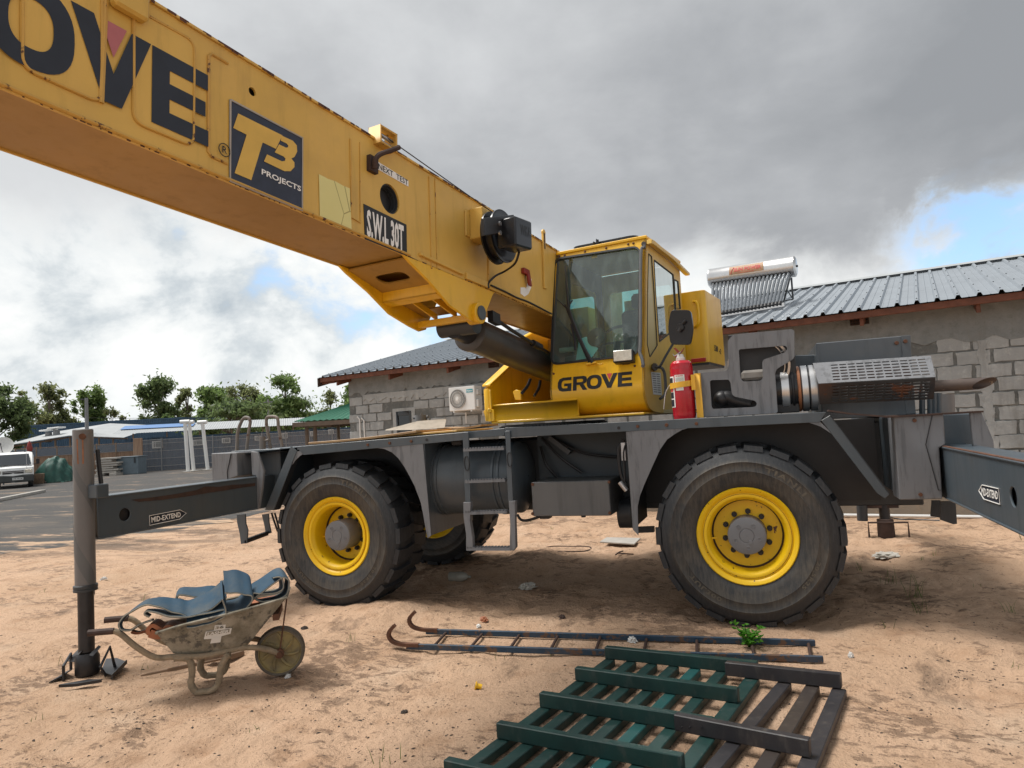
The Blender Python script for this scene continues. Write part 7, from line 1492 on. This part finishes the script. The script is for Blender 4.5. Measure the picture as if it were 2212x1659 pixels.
for k, f in enumerate(sl_f):
    a, b = slat_at(f, .02 if k < 6 else -.02, .25); plank(gp, a, b, bdir*(.066 if k < 6 else .078), .045, 'slat_teal' if k in (4,) else 'slat_green', 'slat')
kb = [((1500,400),(2005,458)),((1278,640),(1868,760))]; K_ = [(PZ(z8(*a), .052), PZ(z8(*b), .052)) for a, b in kb]
kdir = K_[0][1]-K_[0][0]; kdir /= np.linalg.norm(kdir); ks = K_[1][0]-K_[0][0]; ks /= np.linalg.norm(ks)
kp = thing('charcoal_grating', 'charcoal slatted grating lapped against the right side of the green panel', 'slatted grating', (K_[0][0]+K_[1][1])/2*np.array([1,1,0]))
for a, b in K_+[(K_[1][0]+(K_[1][0]-K_[0][0]), K_[1][1]+(K_[1][1]-K_[0][1]))]: plank(kp, a+UP*.039-ks*.024+ks*.0, b+UP*.039-ks*.024, ks*.044, .078, 'slat_black', 'cross_bar')
for k, (qa, qb) in enumerate((((1745,440),(1440,800)), ((1870,455),(1660,800)), ((1988,470),(1850,800)))):
    a, b = PZ(z8(*qa), .047), PZ(z8(*qb), .047); d = (b-a)/np.linalg.norm(b-a); plank(kp, a-d*.06-UP*.023, a+d*1.7-UP*.023, bdir*.072, .045, 'slat_brown' if k == 1 else 'slat_black', 'slat')
m = MB()
for x_ in (1310, 1345, 1398): m.cyl(PZ(z8(x_, 625), .095)-ks*.006, PZ(z8(x_, 625), .095)+ks*.006, .005, n=8)
m.build('screw_hole', MAT['black'], kp)
# ---- blue ladder with hooked ends
L0, L1 = PZ(z8(195,192), .05), PZ(z8(1890,240), .05); M0_, M1_ = PZ(z8(110,256), .05), PZ(z8(1925,310), .05)
ld = thing('hook_ladder', 'worn blue steel ladder with two hooked ends lying flat on the sand', 'ladder', (L0+M1_)/2*np.array([1,1,0]))
across = (M0_-L0)/np.linalg.norm(M0_-L0)
for a, b in ((L0, L1), (M0_, M1_)): m = MB(); m.bar(a-UP*.024, b-UP*.024, across*.022, UP*.042); m.build('rail', MAT['ladder_blue'], ld, bevel=.004)
for fa_, fb_ in ((.060,.072),(.165,.172),(.270,.276),(.375,.380),(.487,.492),(.605,.607),(.728,.730),(.856,.856),(.985,.975)):
    m = MB(); m.cyl(L0+(L1-L0)*fa_-UP*.03, M0_+(M1_-M0_)*fb_-UP*.03, .011, n=10); m.build('rung', MAT['rust_dark'], ld)
for base, (q1_, q2_, q3_, q4_) in ((L0, ((150,185),(137,165),(140,150),(162,142))), (M0_, ((72,248),(58,232),(60,215),(86,196)))):
    d = (L1-L0)/np.linalg.norm(L1-L0); p0 = base+d*.10-UP*.012; m = MB(); hk = [p0, base-d*.02-UP*.012, base-d*.10+UP*.005, base-d*.135+UP*.04, base-d*.13+UP*.08, base-d*.085+UP*.125]
    m.ribbon(spline(hk, 5), across*.032, .024); m.build('hook', MAT['rust'], ld)
# ---- wheelbarrow
Pg = PZ(wb(1280,1165)); Wg = PZ(wb(1925,1020)); Fg = PZ(wb(1310,1055)); nc = .135; wd = Wg-(Pg+Fg)/2; wd[2] = 0; wlen = np.linalg.norm(wd); wd /= wlen; wn = np.array([-wd[1], wd[0], 0])   # wd: towards the wheel, wn: away from the camera
def WB(q, n=0.): return onp(q, Pg+wn*n, wn)
def ws(s, n, z): return Pg+wd*s+wn*n+UP*z
bw = thing('wheelbarrow', 'cement caked steel wheelbarrow loaded with blue webbing slings', 'wheelbarrow', Pg)
def so_(q, n=0.): p = WB(q, n)-Pg; return float(np.dot(p, wd)), float(p[2])
RT = [so_(wb(935,690), -.08), so_(wb(1170,620), -.10), so_(wb(1580,520), -.10), so_(wb(1965,410), -.02)]       # rim of the near side
BTm = [so_(wb(1075,855), .0), so_(wb(1180,868), .0), so_(wb(1500,828), .0), so_(wb(1650,795), .03)]
ninr = [-.08, -.10, -.10, -.02]; nb = [.0, .0, .0, .03]
topN = [ws(s, n, z) for (s, z), n in zip(RT, ninr)]; topF = [ws(s, 2*nc-n, z) for (s, z), n in zip(RT, ninr)]; botN = [ws(s, n, z) for (s, z), n in zip(BTm, nb)]; botF = [ws(s, 2*nc-n, z) for (s, z), n in zip(BTm, nb)]
tN, tF, bN, bF = (spline(x, 5) for x in (topN, topF, botN, botF)); rows = []
for i in range(len(tN)):
    col = [tN[i]+(bN[i]-tN[i])*f for f in (0,.3,.6,.85,.96)]+[bN[i]+(bF[i]-bN[i])*f for f in (.08,.5,.92)]+[bF[i]+(tF[i]-bF[i])*f for f in (.04,.15,.4,.7,1)]; rows.append(col)
m = MB(); m.grid(rows); m.add(rows[0], [tuple(range(len(rows[0])))]); m.add(rows[-1], [tuple(range(len(rows[0])))]); tray = m.build('tray', MAT['tray'], bw, smooth=.8)
m = MB(); rimp = tN+tF[::-1]; m.tube(rimp+[rimp[0]], .010, 6); m.build('tray_rim', MAT['tray'], tray)
m = MB(); put = lambda s_: s_
lA, lB, lC = (WB(q, .015) for q in (wb(1330,725), wb(1530,685), wb(1335,690)))
def tp(q, off=.004): # point on the near flank of the tray
    a_, b_, c_ = tN[3], tN[12], bN[8]; n_ = np.cross(b_-a_, c_-a_); n_ /= np.linalg.norm(n_); n_ = n_ if np.dot(n_, wn) < 0 else -n_; return onp(q, a_+n_*off, n_)
lg_ = MB(); lg_.poly([tp(wb(*q), .020) for q in ((1312,738),(1328,678),(1392,668),(1400,628),(1486,622),(1482,652),(1534,650),(1524,694),(1452,714),(1444,762),(1362,772),(1374,734))]); lo_ = lg_.build('maker_plate', MAT['white_worn'] if 'white_worn' in MAT else MAT['white_dirty'], tray, smooth=0)
m = MB(); m.poly([tp(wb(*q), .022) for q in ((1330,712),(1338,680),(1518,656),(1512,684))]); m.build('maker_band', MAT['tray'], lo_, smooth=0); m = MB(); textq(m, 'LASHER', tp(wb(1338,712), .024), tp(wb(1510,686), .024), tp(wb(1344,686), .024), .04); textq(m, 'PJ', tp(wb(1375,752), .024), tp(wb(1435,748), .024), tp(wb(1378,728), .024), .04); m.build('maker_lettering', MAT['white_worn'] if 'white_worn' in MAT else MAT['white_dirty'], lo_, smooth=0)
m = MB(); textq(m, '36', tp(wb(1400,660), .024), tp(wb(1470,650), .024), tp(wb(1404,638), .024), .03); m.build('maker_number', MAT['tray'], lo_, smooth=0)
nw = float(np.dot(Wg-Pg, wn)); wc_s = float(np.dot(Wg-Pg, wd)); zr_ = WB(wb(1925,635), nw)[2]/2; wc = ws(wc_s, nw, zr_); nc = nw
def fr_pts(n, hand, sc=1.0):
    q = [(395,690),(480,680),(600,672),(660,700),(760,780),(880,860),(960,885),(1080,878)]; pts = [WB(wb(*p), n) for p in q]; return pts
for n_, side in ((-.02, 'near'), (2*nc+.02, 'far')):
    a = [so_(wb(*p), -.02) for p in ((395,690),(480,682),(600,672),(660,700),(760,785),(880,862),(960,885),(1085,876),(1300,872),(1500,840),(1620,822),(1760,835))]
    pts = [ws(s, (n_+(nc-n_)*max(0, (s-.05)/.5)*.7 if s > .05 else n_), z) for s, z in a]+[wc+wn*(-.06 if n_ < 0 else .06)]
    m = MB(); m.tube(spline(pts[2:], 4), .0185, 10); m.build('frame_tube', MAT['mud'], bw)
    m = MB(); m.tube(spline(pts[:3], 4), .020, 10); m.build('hand_grip', MAT['rust_dark'], bw)
    g = [so_(wb(*p), 0) for p in ((1085,880),(1180,880),(1215,920),(1225,1000),(1215,1080),(1250,1140),(1295,1158),(1380,1140),(1420,1100),(1440,1040),(1450,960),(1480,890),(1520,850))]
    pts = [ws(s, n_, max(z, .014)) for s, z in g]; m = MB(); m.tube(spline(pts, 4), [.019+.004*random.random() for _ in range(len(spline(pts, 4)))], 10); m.build('leg', MAT['mud'], bw)
m = MB(); wr_ = zr_; m.lathe([(wr_*.86,-.035),(wr_*.95,-.038),(wr_,-.02),(wr_,.02),(wr_*.95,.038),(wr_*.86,.035)], wc, wn, 44, True); whl = m.build('wheel', MAT['barrow_rubber'], bw)
m = MB(); m.lathe([(wr_*.87,-.034),(wr_*.84,-.036),(wr_*.80,-.022),(wr_*.45,-.012),(wr_*.2,-.03),(.03,-.045),(.012,-.05)], wc, wn, 44); m.lathe([(wr_*.87,.034),(wr_*.80,.022),(wr_*.2,.03),(.01,.05)], wc, wn, 44); rm = m.build('rim', MAT['barrow_rim'], whl)
m = MB(); uz = UP; ux_ = wd
for k in range(7):
    a_ = k*2*math.pi/7+.3; m.tube(spline([wc-wn*.030+(ux_*math.cos(a_+t*.5)+uz*math.sin(a_+t*.5))*wr_*(.16+.62*t)+wn*(.012*t) for t in (0,.35,.7,1)], 3), [.010]*10, 5)
m.build('spoke_rib', MAT['barrow_rim'], rm); m = MB(); m.cyl(wc-wn*.085, wc+wn*.085, .016, n=12); m.cyl(wc-wn*.075, wc-wn*.045, .030, n=12); m.build('axle', MAT['rust'], whl)
m = MB(); m.tube([topN[3]+wn*.1, wc+wn*-.07], .005, 6); m.bar(ws(RT[3][0]-.05, nc, RT[3][1]-.12), ws(RT[3][0]-.09, nc, RT[3][1]-.12), UP*.04, wn*.3); m.build('brace', MAT['rust'], bw)
# ---- lifting slings and what lies with them in the tray
vdir = np.array([Pg[0], Pg[1], 0]); vdir /= np.linalg.norm(vdir)
def belt(name, px, n0, n1, th, label, cat, mat='web', group=None, n=8, tilt=(0, 0)):
    n0, n1 = n0-.045, n1-.045; P_ = spline([WB(wb(*q), n0) for q in px], n); tl = np.interp(np.linspace(0, 1, len(P_)), np.linspace(0, 1, len(tilt)), tilt); wv = [vdir*(n1-n0)+UP*t_ for t_ in tl]
    P_ = [p_-UP*max(0, t_)+UP*.0015*math.sin(i_*.5+n1*40) for i_, (p_, t_) in enumerate(zip(P_, tl))]; wv = [v_*(1+.03*math.sin(i_*.2)) for i_, v_ in enumerate(wv)]
    m = MB(); m.ribbon([p_+v_/2 for p_, v_ in zip(P_, wv)], wv, th); o = m.build(name, MAT[mat], None, bevel=0, smooth=.8, org=P_[0]); tag(o, label, cat, group)
    for f_ in (0, 1): m = MB(); m.tube([p_+v_*f_ for p_, v_ in zip(P_, wv)], .0045, 5); m.build('belt_edge', MAT['web_edge'], o)
    return o
gb = 'blue webbing slings in the wheelbarrow'
for nm, px, a_, b_, tl_, lab in (
    ('lower', [(880,560),(850,548),(846,528),(880,515),(960,535),(1060,560),(1170,562),(1280,545),(1400,520),(1480,505)], -.02, .17, (-.03, -.03, .0, .0), 'flat folded length of blue sling lying lowest in the wheelbarrow'),
    ('long', [(905,585),(800,625),(720,668),(660,662),(640,625),(660,580),(720,530),(820,478),(920,455),(1020,456),(1110,462),(1190,470),(1290,440),(1390,385),(1470,310),(1490,300)], .0, .16, (-.03, -.035, -.035, -.03, .0, .05, .07, .08, .09), 'long blue sling whose open loop hangs over the handles of the wheelbarrow'),
    ('front', [(1175,560),(1260,545),(1350,520),(1440,480),(1480,440),(1478,380),(1455,310)], -.06, .10, (.07, .09), 'blue sling fold at the near side with a frayed grey edge'),
    ('curl', [(1480,490),(1560,480),(1640,430),(1690,340),(1680,275),(1600,240),(1520,235),(1475,235)], -.02, .17, (.02, .06, .11, .11), 'dark curled over blue sling with the orange tag in the middle of the heap'),
    ('back', [(1095,440),(1100,400),(1150,378),(1280,372),(1400,365),(1470,395),(1420,425),(1330,430),(1250,440)], .16, .36, (-.03, .05, .0), 'blue sling folded flat behind the curled one'),
    ('right', [(1600,470),(1660,400),(1740,330),(1830,270),(1900,225),(1950,225),(1985,270),(1980,350),(1950,400),(1860,430),(1780,440),(1720,420),(1700,385),(1720,375),(1800,380),(1880,370),(1935,345),(1940,290),(1915,245),(1860,255)], .04, .24, (.06, .04, -.02, -.03, -.03, -.03), 'blue sling making the round loop over the front of the wheelbarrow')):
    o = belt('webbing_sling', px, a_, b_, .012, lab, 'sling', 'web', gb, 8, tl_)
m = MB(); m.ribbon(spline([WB(wb(*q), .02) for q in ((1478,352),(1500,345),(1540,328))], 4), wn*.03+UP*.02, .003); tag(m.build('orange_tag', MAT['orange'], org=WB(wb(1510,345), .02)), 'small orange tag poking out of the curled blue sling', 'tag')
m = MB(); m.ribbon(spline([WB(wb(*q), .03) for q in ((900,680),(890,640),(930,610),(1000,645),(1040,620),(1090,630),(1150,640),(1170,660))], 6), wn*.13, .024); m.ribbon(spline([WB(wb(*q), .06) for q in ((880,670),(800,690),(750,685),(750,672),(800,680),(880,655))], 6), wn*.04, .006); m.ribbon(spline([WB(wb(*q), .02) for q in ((900,675),(960,690),(1060,670),(1160,650))], 6), wn*.10, .05); tag(m.build('leather_gloves', MAT['leather'], org=WB(wb(950,650), .03)), 'brown leather gloves and strap at the handle end of the wheelbarrow', 'gloves')
m = MB(); p, q_ = WB(wb(960,600), .20), WB(wb(1560,500), .20); m.bar(p, q_, wn*.16, UP*.035); tag(m.build('plank', MAT['wood_old'], bevel=.006, org=p), 'grey plank lying across the tray under the blue slings', 'plank')
m = MB(); m.ribbon(spline([WB(wb(*q), .30) for q in ((1600,500),(1660,470),(1750,455),(1900,420))], 5), wn*.2, .06); tag(m.build('red_sling', MAT['leather'], org=WB(wb(1700,470), .3)), 'dull red sling half hidden under the round blue loop', 'sling')
# plank and timber on the sand behind the barrow
p, q_ = PZ(wb(845,1020), .02), PZ(wb(1500,885), .02); m = MB(); m.bar(p, q_, np.array([.03,.05,0]), UP*.018); m.bar(p+(q_-p)*.3, p+(q_-p)*.62, np.array([.04,.07,0])*.6, UP*.03); tag(m.build('timber_strip', MAT['wood_old'], bevel=.004, org=p), 'split timber strip lying on the sand behind the wheelbarrow legs', 'timber')
p, q_ = PZ(wb(1310,880), .03), PZ(wb(1580,862), .03); m = MB(); m.bar(p, q_, np.array([.05,.10,0]), UP*.045); tag(m.build('timber_offcut', MAT['wood_old'], bevel=.006, org=p), 'short timber offcut under the wheelbarrow tray', 'timber')
# ---- loose float plates at the jack
def flat_plate(name, px, zs, label, cat, th=.012, mat='steel_black', group=None):
    P_ = [PZ(q, z_) for q, z_ in zip(px, zs)]; m = MB(); n_ = np.cross(P_[1]-P_[0], P_[2]-P_[0]); n_ = n_/np.linalg.norm(n_); n_ = n_ if n_[2] > 0 else -n_; m.prism(P_, n_*th); o = m.build(name, MAT[mat], None, bevel=.002, org=P_[0]); tag(o, label, cat, group); return o
gpd = 'black steel float plates around the jack foot'
o = flat_plate('float_plate', [z5(315,1303), z5(400,1262), z5(470,1212), z5(430,1230)], [.0,.02,.05,.0], 'black steel plate with a rod handle left of the jack foot', 'steel plate', .012, 'steel_black', gpd)
m = MB(); a, b = PZ(z5(412,1285), .0), PZ(z5(460,1230), .02); m.tube([a, a+UP*.10, b+UP*.13, b+UP*.02], .010, 8); m.build('handle', MAT['steel_black'], o)
o = flat_plate('float_plate', [z5(655,1235), z5(735,1260), z5(815,1165), z5(760,1145), z5(690,1150)], [.0,.012,.04,.03,.02], 'wet black steel plate with a rod handle right of the jack foot', 'steel plate', .012, 'steel_black', gpd)
m = MB(); a, b = PZ(z5(685,1250), .0), PZ(z5(745,1195), .03); m.tube([a, PZ(z5(650,1195), .07), (a+b)/2+UP*.17, b], .010, 8); m.build('handle', MAT['steel_black'], o)
m = MB(); m.bar(PZ(z5(725,1258), .015), PZ(z5(818,1163), .05), np.array([.02,0,.01]), UP*.03); m.build('plate_lip', MAT['steel_black'], o)
p, q_ = PZ(z5(378,1320), .024), PZ(z5(662,1285), .024); m = MB(); m.prism([p+UP*-.01, p+(q_-p)*.5+np.array([.01,.05,-.01]), q_+UP*-.01, p+(q_-p)*.5-np.array([.0,.03,.01])], UP*.022); tag(m.build('steel_wedge', MAT['steel_black'], bevel=.002, org=p), 'thin black steel wedge on the sand in front of the jack foot', 'steel wedge')
# ---- boards on the front deck
def board(px, zs, label, mat, th):
    m = MB(); P_ = [onp(q, (0,0,z_), UP) if False else PY(q, y_) for q, y_ in zip(px, zs)]; m.prism(P_, UP*th); o = m.build('plywood_board', MAT[mat], None, bevel=.003, org=P_[0]); tag(o, label, 'board', 'boards left on the front deck'); return o
dz = lambda x: zl0+(zl1-zl0)*(x-xl0)/(xl1-xl0)
def deck_board(name, x0, x1_, y0, y1_, lift0, lift1, th, mat, label, bow=.0, skew=0.):
    m = MB(); n_ = 10; top = []; 
    for k in range(n_+1):
        f = k/n_; x = x0+(x1_-x0)*f; z = dz(x)+lift0+(lift1-lift0)*f+bow*math.sin(math.pi*f); top.append([np.array([x+skew*0, y0+skew*f, z]), np.array([x, y1_+skew*f, z]), np.array([x, y1_+skew*f, z+th]), np.array([x, y0+skew*f, z+th])])
    vs = [p for t in top for p in t]; m.add(vs, [(4*i+j, 4*i+(j+1) % 4, 4*i+4+(j+1) % 4, 4*i+4+j) for i in range(n_) for j in range(4)]+[(0,1,2,3), tuple(range(4*n_, 4*n_+4))]); o = m.build(name, MAT[mat], None, bevel=.003, org=top[0][0]); return tag(o, label, 'board', 'boards left on the front deck')
ply0, ply1 = PY(y3(75,1330), 5.55)[0], PY(y3(1315,1240), 5.55)[0]
deck_board('plywood_board', ply0, ply1, 5.50, 6.25, .012, .035, .022, 'ply', 'long warped brown plywood board nearest the deck edge', -.012, .02)
a, b = PY(y3(1210,1250), 5.95), PY(y3(1860,1230), 5.8); deck_board('plywood_board', a[0]-.3, b[0], 5.62, 6.5, .008, .012, .018, 'ply_yellow', 'yellow coated plywood board beside the warped brown board', .004)
c0_, c1_ = PY(y3(930,1220), 6.6)[0], PY(y3(1635,1100), 6.6)[0]; m = MB(); zd_ = dz(c0_); 
P_ = [PY(y3(930,1225), 6.45), PY(y3(1300,1130), 6.6), PY(y3(1620,1100), 6.75), PY(y3(1635,1110), 6.75), PY(y3(1620,1195), 6.5), PY(y3(1300,1215), 6.4)]; m.prism(P_, np.array([0,.02,.012])); tag(m.build('plywood_board', MAT['ply_grey'], bevel=.002, org=P_[0]), 'grey curled plywood sheet tilted up behind the yellow board', 'board', 'boards left on the front deck')
a, b = PY(y3(1650,1195), 6.9), PY(y3(2150,1160), 6.9); m = MB(); m.ribbon(spline([a, (a+b)/2-UP*.02, b], 6), (0,.5,0), .02); tag(m.build('plywood_board', MAT['ply'], org=a), 'bowed brown plywood strip beside the slew ring', 'board', 'boards left on the front deck')
m = MB(); a = PY(y3(1352,1165), 7.4); b = PY(y3(1352,1045), 7.4); m.cyl(a, b, .075, n=20); m.cyl(b, b+UP*.02, .012, n=8); m.tube([a+np.array([-.1,0,.10]), a+np.array([.1,0,.10])], .02, 8); tag(m.build('grey_pot', MAT['jack'], org=a), 'grey steel cylinder with side bolts standing on the far edge of the front deck', 'steel cylinder')
# ---- plants and rubbish
def leafq(m, p, d, w_, up): # one leaf: bent kite
    d = np.asarray(d, float); s = np.cross(d, up); s = s/np.linalg.norm(s)*w_; m.add([p, p+d*.45-s+up*.004, p+d, p+d*.45+s+up*.004, p+d*.45-up*.008], [(0,4,1),(1,4,2),(2,4,3),(3,4,0)])
wp_ = PZ(z7(905,1560), .0); wdp = thing('weed_plant', 'bright green leafy weed growing through the blue ladder before the right wheel', 'plant', wp_)
m, ms = MB(), MB(); rr = random.Random(4)
for k in range(13):
    a_ = rr.uniform(0, 6.28); tip = wp_+np.array([math.cos(a_)*rr.uniform(.02,.11), math.sin(a_)*rr.uniform(.02,.09), rr.uniform(.04,.18)]); ms.tube([wp_, (wp_+tip)/2+UP*.02, tip], [.005,.004,.002], 5)
    for j in range(9):
        b_ = rr.uniform(0, 6.28); d = np.array([math.cos(b_), math.sin(b_), rr.uniform(-.3,.5)])*rr.uniform(.028,.05); leafq(m, wp_+(tip-wp_)*rr.uniform(.55,1), d, rr.uniform(.008,.014), UP)
m.build('leaves', MAT['leaf_weed'], wdp, smooth=0, merge=False); ms.build('stem', MAT['leaf_weed'], wdp)
m = MB(); rr = random.Random(9)
spots = [(y8(1100,860),.20,20),(y8(1300,1000),.22,26),(y8(1320,1110),.12,22),(y8(2110,1100),.10,20),(y8(850,770),.10,16),(y8(2190,470),.12,14),(y8(1040,1270),.07,12),(y8(1365,690),.07,12),(y8(1800,880),.05,8),(y8(2110,1560),.10,8),(y8(1460,660),.08,8),
         (z4(1630,1240),.05,12),(z5(290,705),.06,10),(z5(910,750),.07,9),(z5(350,1180),.10,7),(z5(950,1200),.08,7),(z5(200,1570),.06,10),(z5(1690,1600),.05,8),(z6(1225,740),.10,12),(z6(1360,792),.06,12),(z6(1050,950),.05,6),(z6(65,1530),.07,12),(z8(15,770),.12,14),(z8(505,320),.06,5),(z8(760,300),.04,5),(z8(1000,735),.05,4)]
for q, h_, n_ in spots:
    p = GZ_(PZ(q))
    for k in range(int(n_*.42)):
        a_ = rr.uniform(0, 6.28); r_ = rr.uniform(0, .05+h_*.25); b = p+np.array([math.cos(a_)*r_, math.sin(a_)*r_, -.005]); hh = h_*rr.uniform(.4, 1.1); tip = b+np.array([rr.uniform(-.5,.5)*hh, rr.uniform(-.5,.5)*hh, hh]); w_ = np.array([.0018, .0008, 0]); m.add([b-w_, b+w_, (b+tip)/2+UP*hh*.15+w_*.8, tip, (b+tip)/2+UP*hh*.15-w_*.8], [(0,1,2,3,4)])
o = m.build('grass', MAT['grass'], smooth=0, merge=False); tag(o, 'sparse thin grass tufts scattered over the sand', 'grass', kind='stuff')
m = MB(); rr = random.Random(21)
for k in range(4200):
    if k < 3000: u, v = rr.uniform(0, 2212), rr.uniform(1180, 1659)
    else: c_ = [(700,1520),(880,1530),(380,1480),(1500,1250),(1900,1330),(2050,1450),(300,1560),(1150,1250)][k % 8]; u, v = rr.gauss(c_[0], 70), rr.gauss(c_[1], 25)
    if v < 1170: continue
    p = PZ((u, v)); 
    if not (-9 < p[0] < 5 and 1.2 < p[1] < 11): continue
    p = GZ_(p); s_ = rr.choice((.002,.003,.003,.004,.005,.008,.011))*rr.uniform(.7,1.5); a_ = rr.uniform(0, 3.14); dx, dy = np.array([math.cos(a_), math.sin(a_), rr.uniform(-.3,.3)])*s_, np.array([-math.sin(a_), math.cos(a_), rr.uniform(-.3,.3)])*s_*rr.uniform(.3,.7)
    m.add([p-dx, p-dy, p+dx, p+dy, p+UP*s_*rr.uniform(.15,.5)], [(0,1,4),(1,2,4),(2,3,4),(3,0,4)])
o = m.build('debris', MAT['debris'], smooth=0, merge=False); tag(o, 'dark bark and charcoal crumbs scattered over the sand', 'debris', kind='stuff')
def crumple(name, q, r_, h_, mat, label, cat, seed, flat_=1.0):
    p = GZ_(PZ(q)); rr2 = np.random.default_rng(seed); bm = bmesh.new(); bmesh.ops.create_icosphere(bm, subdivisions=3, radius=1)
    for v in bm.verts:
        n_ = math.sin(v.co.x*7+seed)*math.sin(v.co.y*6.3+seed*2)*math.sin(v.co.z*8+1); k_ = .75+.35*n_+.18*rr2.random(); v.co = Vector((v.co.x*k_*r_, v.co.y*k_*r_*.7*flat_, max(-.2, v.co.z)*k_*h_))
    me = bpy.data.meshes.new(name); bm.to_mesh(me); bm.free(); me.materials.append(MAT[mat]); o = link(name, me, None, p+UP*h_*.25, (0,0,rr2.random()*3)); return tag(o, label, cat)
crumple('plastic_bag', y8(1050,640), .15, .045, 'plastic_bag', 'torn pale plastic sheet on the sand right of the right wheel', 'plastic bag', 3)
crumple('plastic_bag', z6(1205,1190), .12, .04, 'plastic_bag', 'crumpled clear plastic bag in the shade under the crane', 'plastic bag', 5)
crumple('plastic_bag', z6(1885,1522), .05, .04, 'white_dirty', 'white crumpled plastic bag between the rungs of the blue ladder', 'plastic bag', 8)
crumple('paper_scrap', z5(672,628), .045, .03, 'white_dirty', 'small white scrap on the sand behind the outrigger jack', 'scrap', 11)
crumple('paper_scrap', z5(1865,1255), .03, .02, 'white_dirty', 'small white scrap under the wheelbarrow wheel', 'scrap', 12)
crumple('paper_scrap', z6(890,1432), .03, .02, 'white_dirty', 'small white scrap just behind the far rail of the blue ladder', 'scrap', 13)
crumple('leaf_litter', z6(925,1390), .05, .03, 'leather', 'dry brown leaf on the sand behind the blue ladder', 'leaf', 14); crumple('leaf_litter', z6(1430,1362), .045, .02, 'rust_dark', 'dark dry leaf in the shade in front of the crane', 'leaf', 15)
crumple('paper_scrap', z7(1565,1630), .02, .03, 'white_dirty', 'small white scrap on the sand at the right end of the blue ladder', 'scrap', 16)
crumple('charcoal_lump', z8(100,540), .03, .015, 'debris', 'black charcoal lump on the sand left of the green panel', 'charcoal', 17); crumple('charcoal_lump', z5(1975,970), .04, .02, 'debris', 'black lump on the sand right of the wheelbarrow wheel', 'charcoal', 18)
p = GZ_(PZ(z6(770,1140))); m = MB(); d = np.array([.95,.1,0]); d /= np.linalg.norm(d); m.lathe([(.01,-.12),(.048,-.115),(.052,-.09),(.048,-.05),(.052,-.02),(.050,.03),(.03,.075),(.014,.09),(.014,.12),(.01,.12)], p+UP*.045, d, 20); b_ = m.build('plastic_bottle', MAT['bottle'], org=p); tag(b_, 'crushed clear plastic bottle lying in the shade by the left wheel', 'bottle')
p = GZ_(PZ(z8(425,440))); m = MB(); m.lathe([(.01,-.02),(.016,-.02),(.016,.012),(.024,.014),(.024,.022),(.01,.022)], p+UP*.018, np.array([-.8,-.3,.25]), 16); tag(m.build('yellow_cap', MAT['yellow_cap'] if 'yellow_cap' in MAT else MAT['yellow'], org=p), 'small yellow plastic cap alone on the sand left of the green panel', 'cap')
m = MB(); c_ = PZ(z6(1465,927), .024); m.tube([c_+np.array([.30*math.cos(t), .20*math.sin(t), .008+.006*math.sin(3*t)]) for t in np.linspace(0, 6.1, 40)], .007, 6); tag(m.build('wire_ring', MAT['rust_dark'], org=c_), 'rusty wire ring lying on the sand behind the crane', 'wire ring')
m = MB(); Pq = [PZ(z6(1675,885), .02), PZ(z6(1900,900), .02), PZ(z6(1940,862), .03), PZ(z6(1720,857), .03)]; m.prism(Pq, UP*.02); tag(m.build('cardboard_sheet', MAT['concrete'], bevel=.004, org=Pq[0]), 'pale flat board lying on the sand behind the crane', 'board')
m = MB(); m.tube([PZ(z6(1778,962), .02), PZ(z6(1800,945), .03), PZ(z6(1825,938), .02)], .008, 5); m.tube([PZ(z6(1790,950), .02), PZ(z6(1840,955), .03), PZ(z6(1893,958), .01)], .008, 5); tag(m.build('twig', MAT['rust_dark'], org=PZ(z6(1800,950))), 'dark forked twig on the sand near the pale board', 'twig')
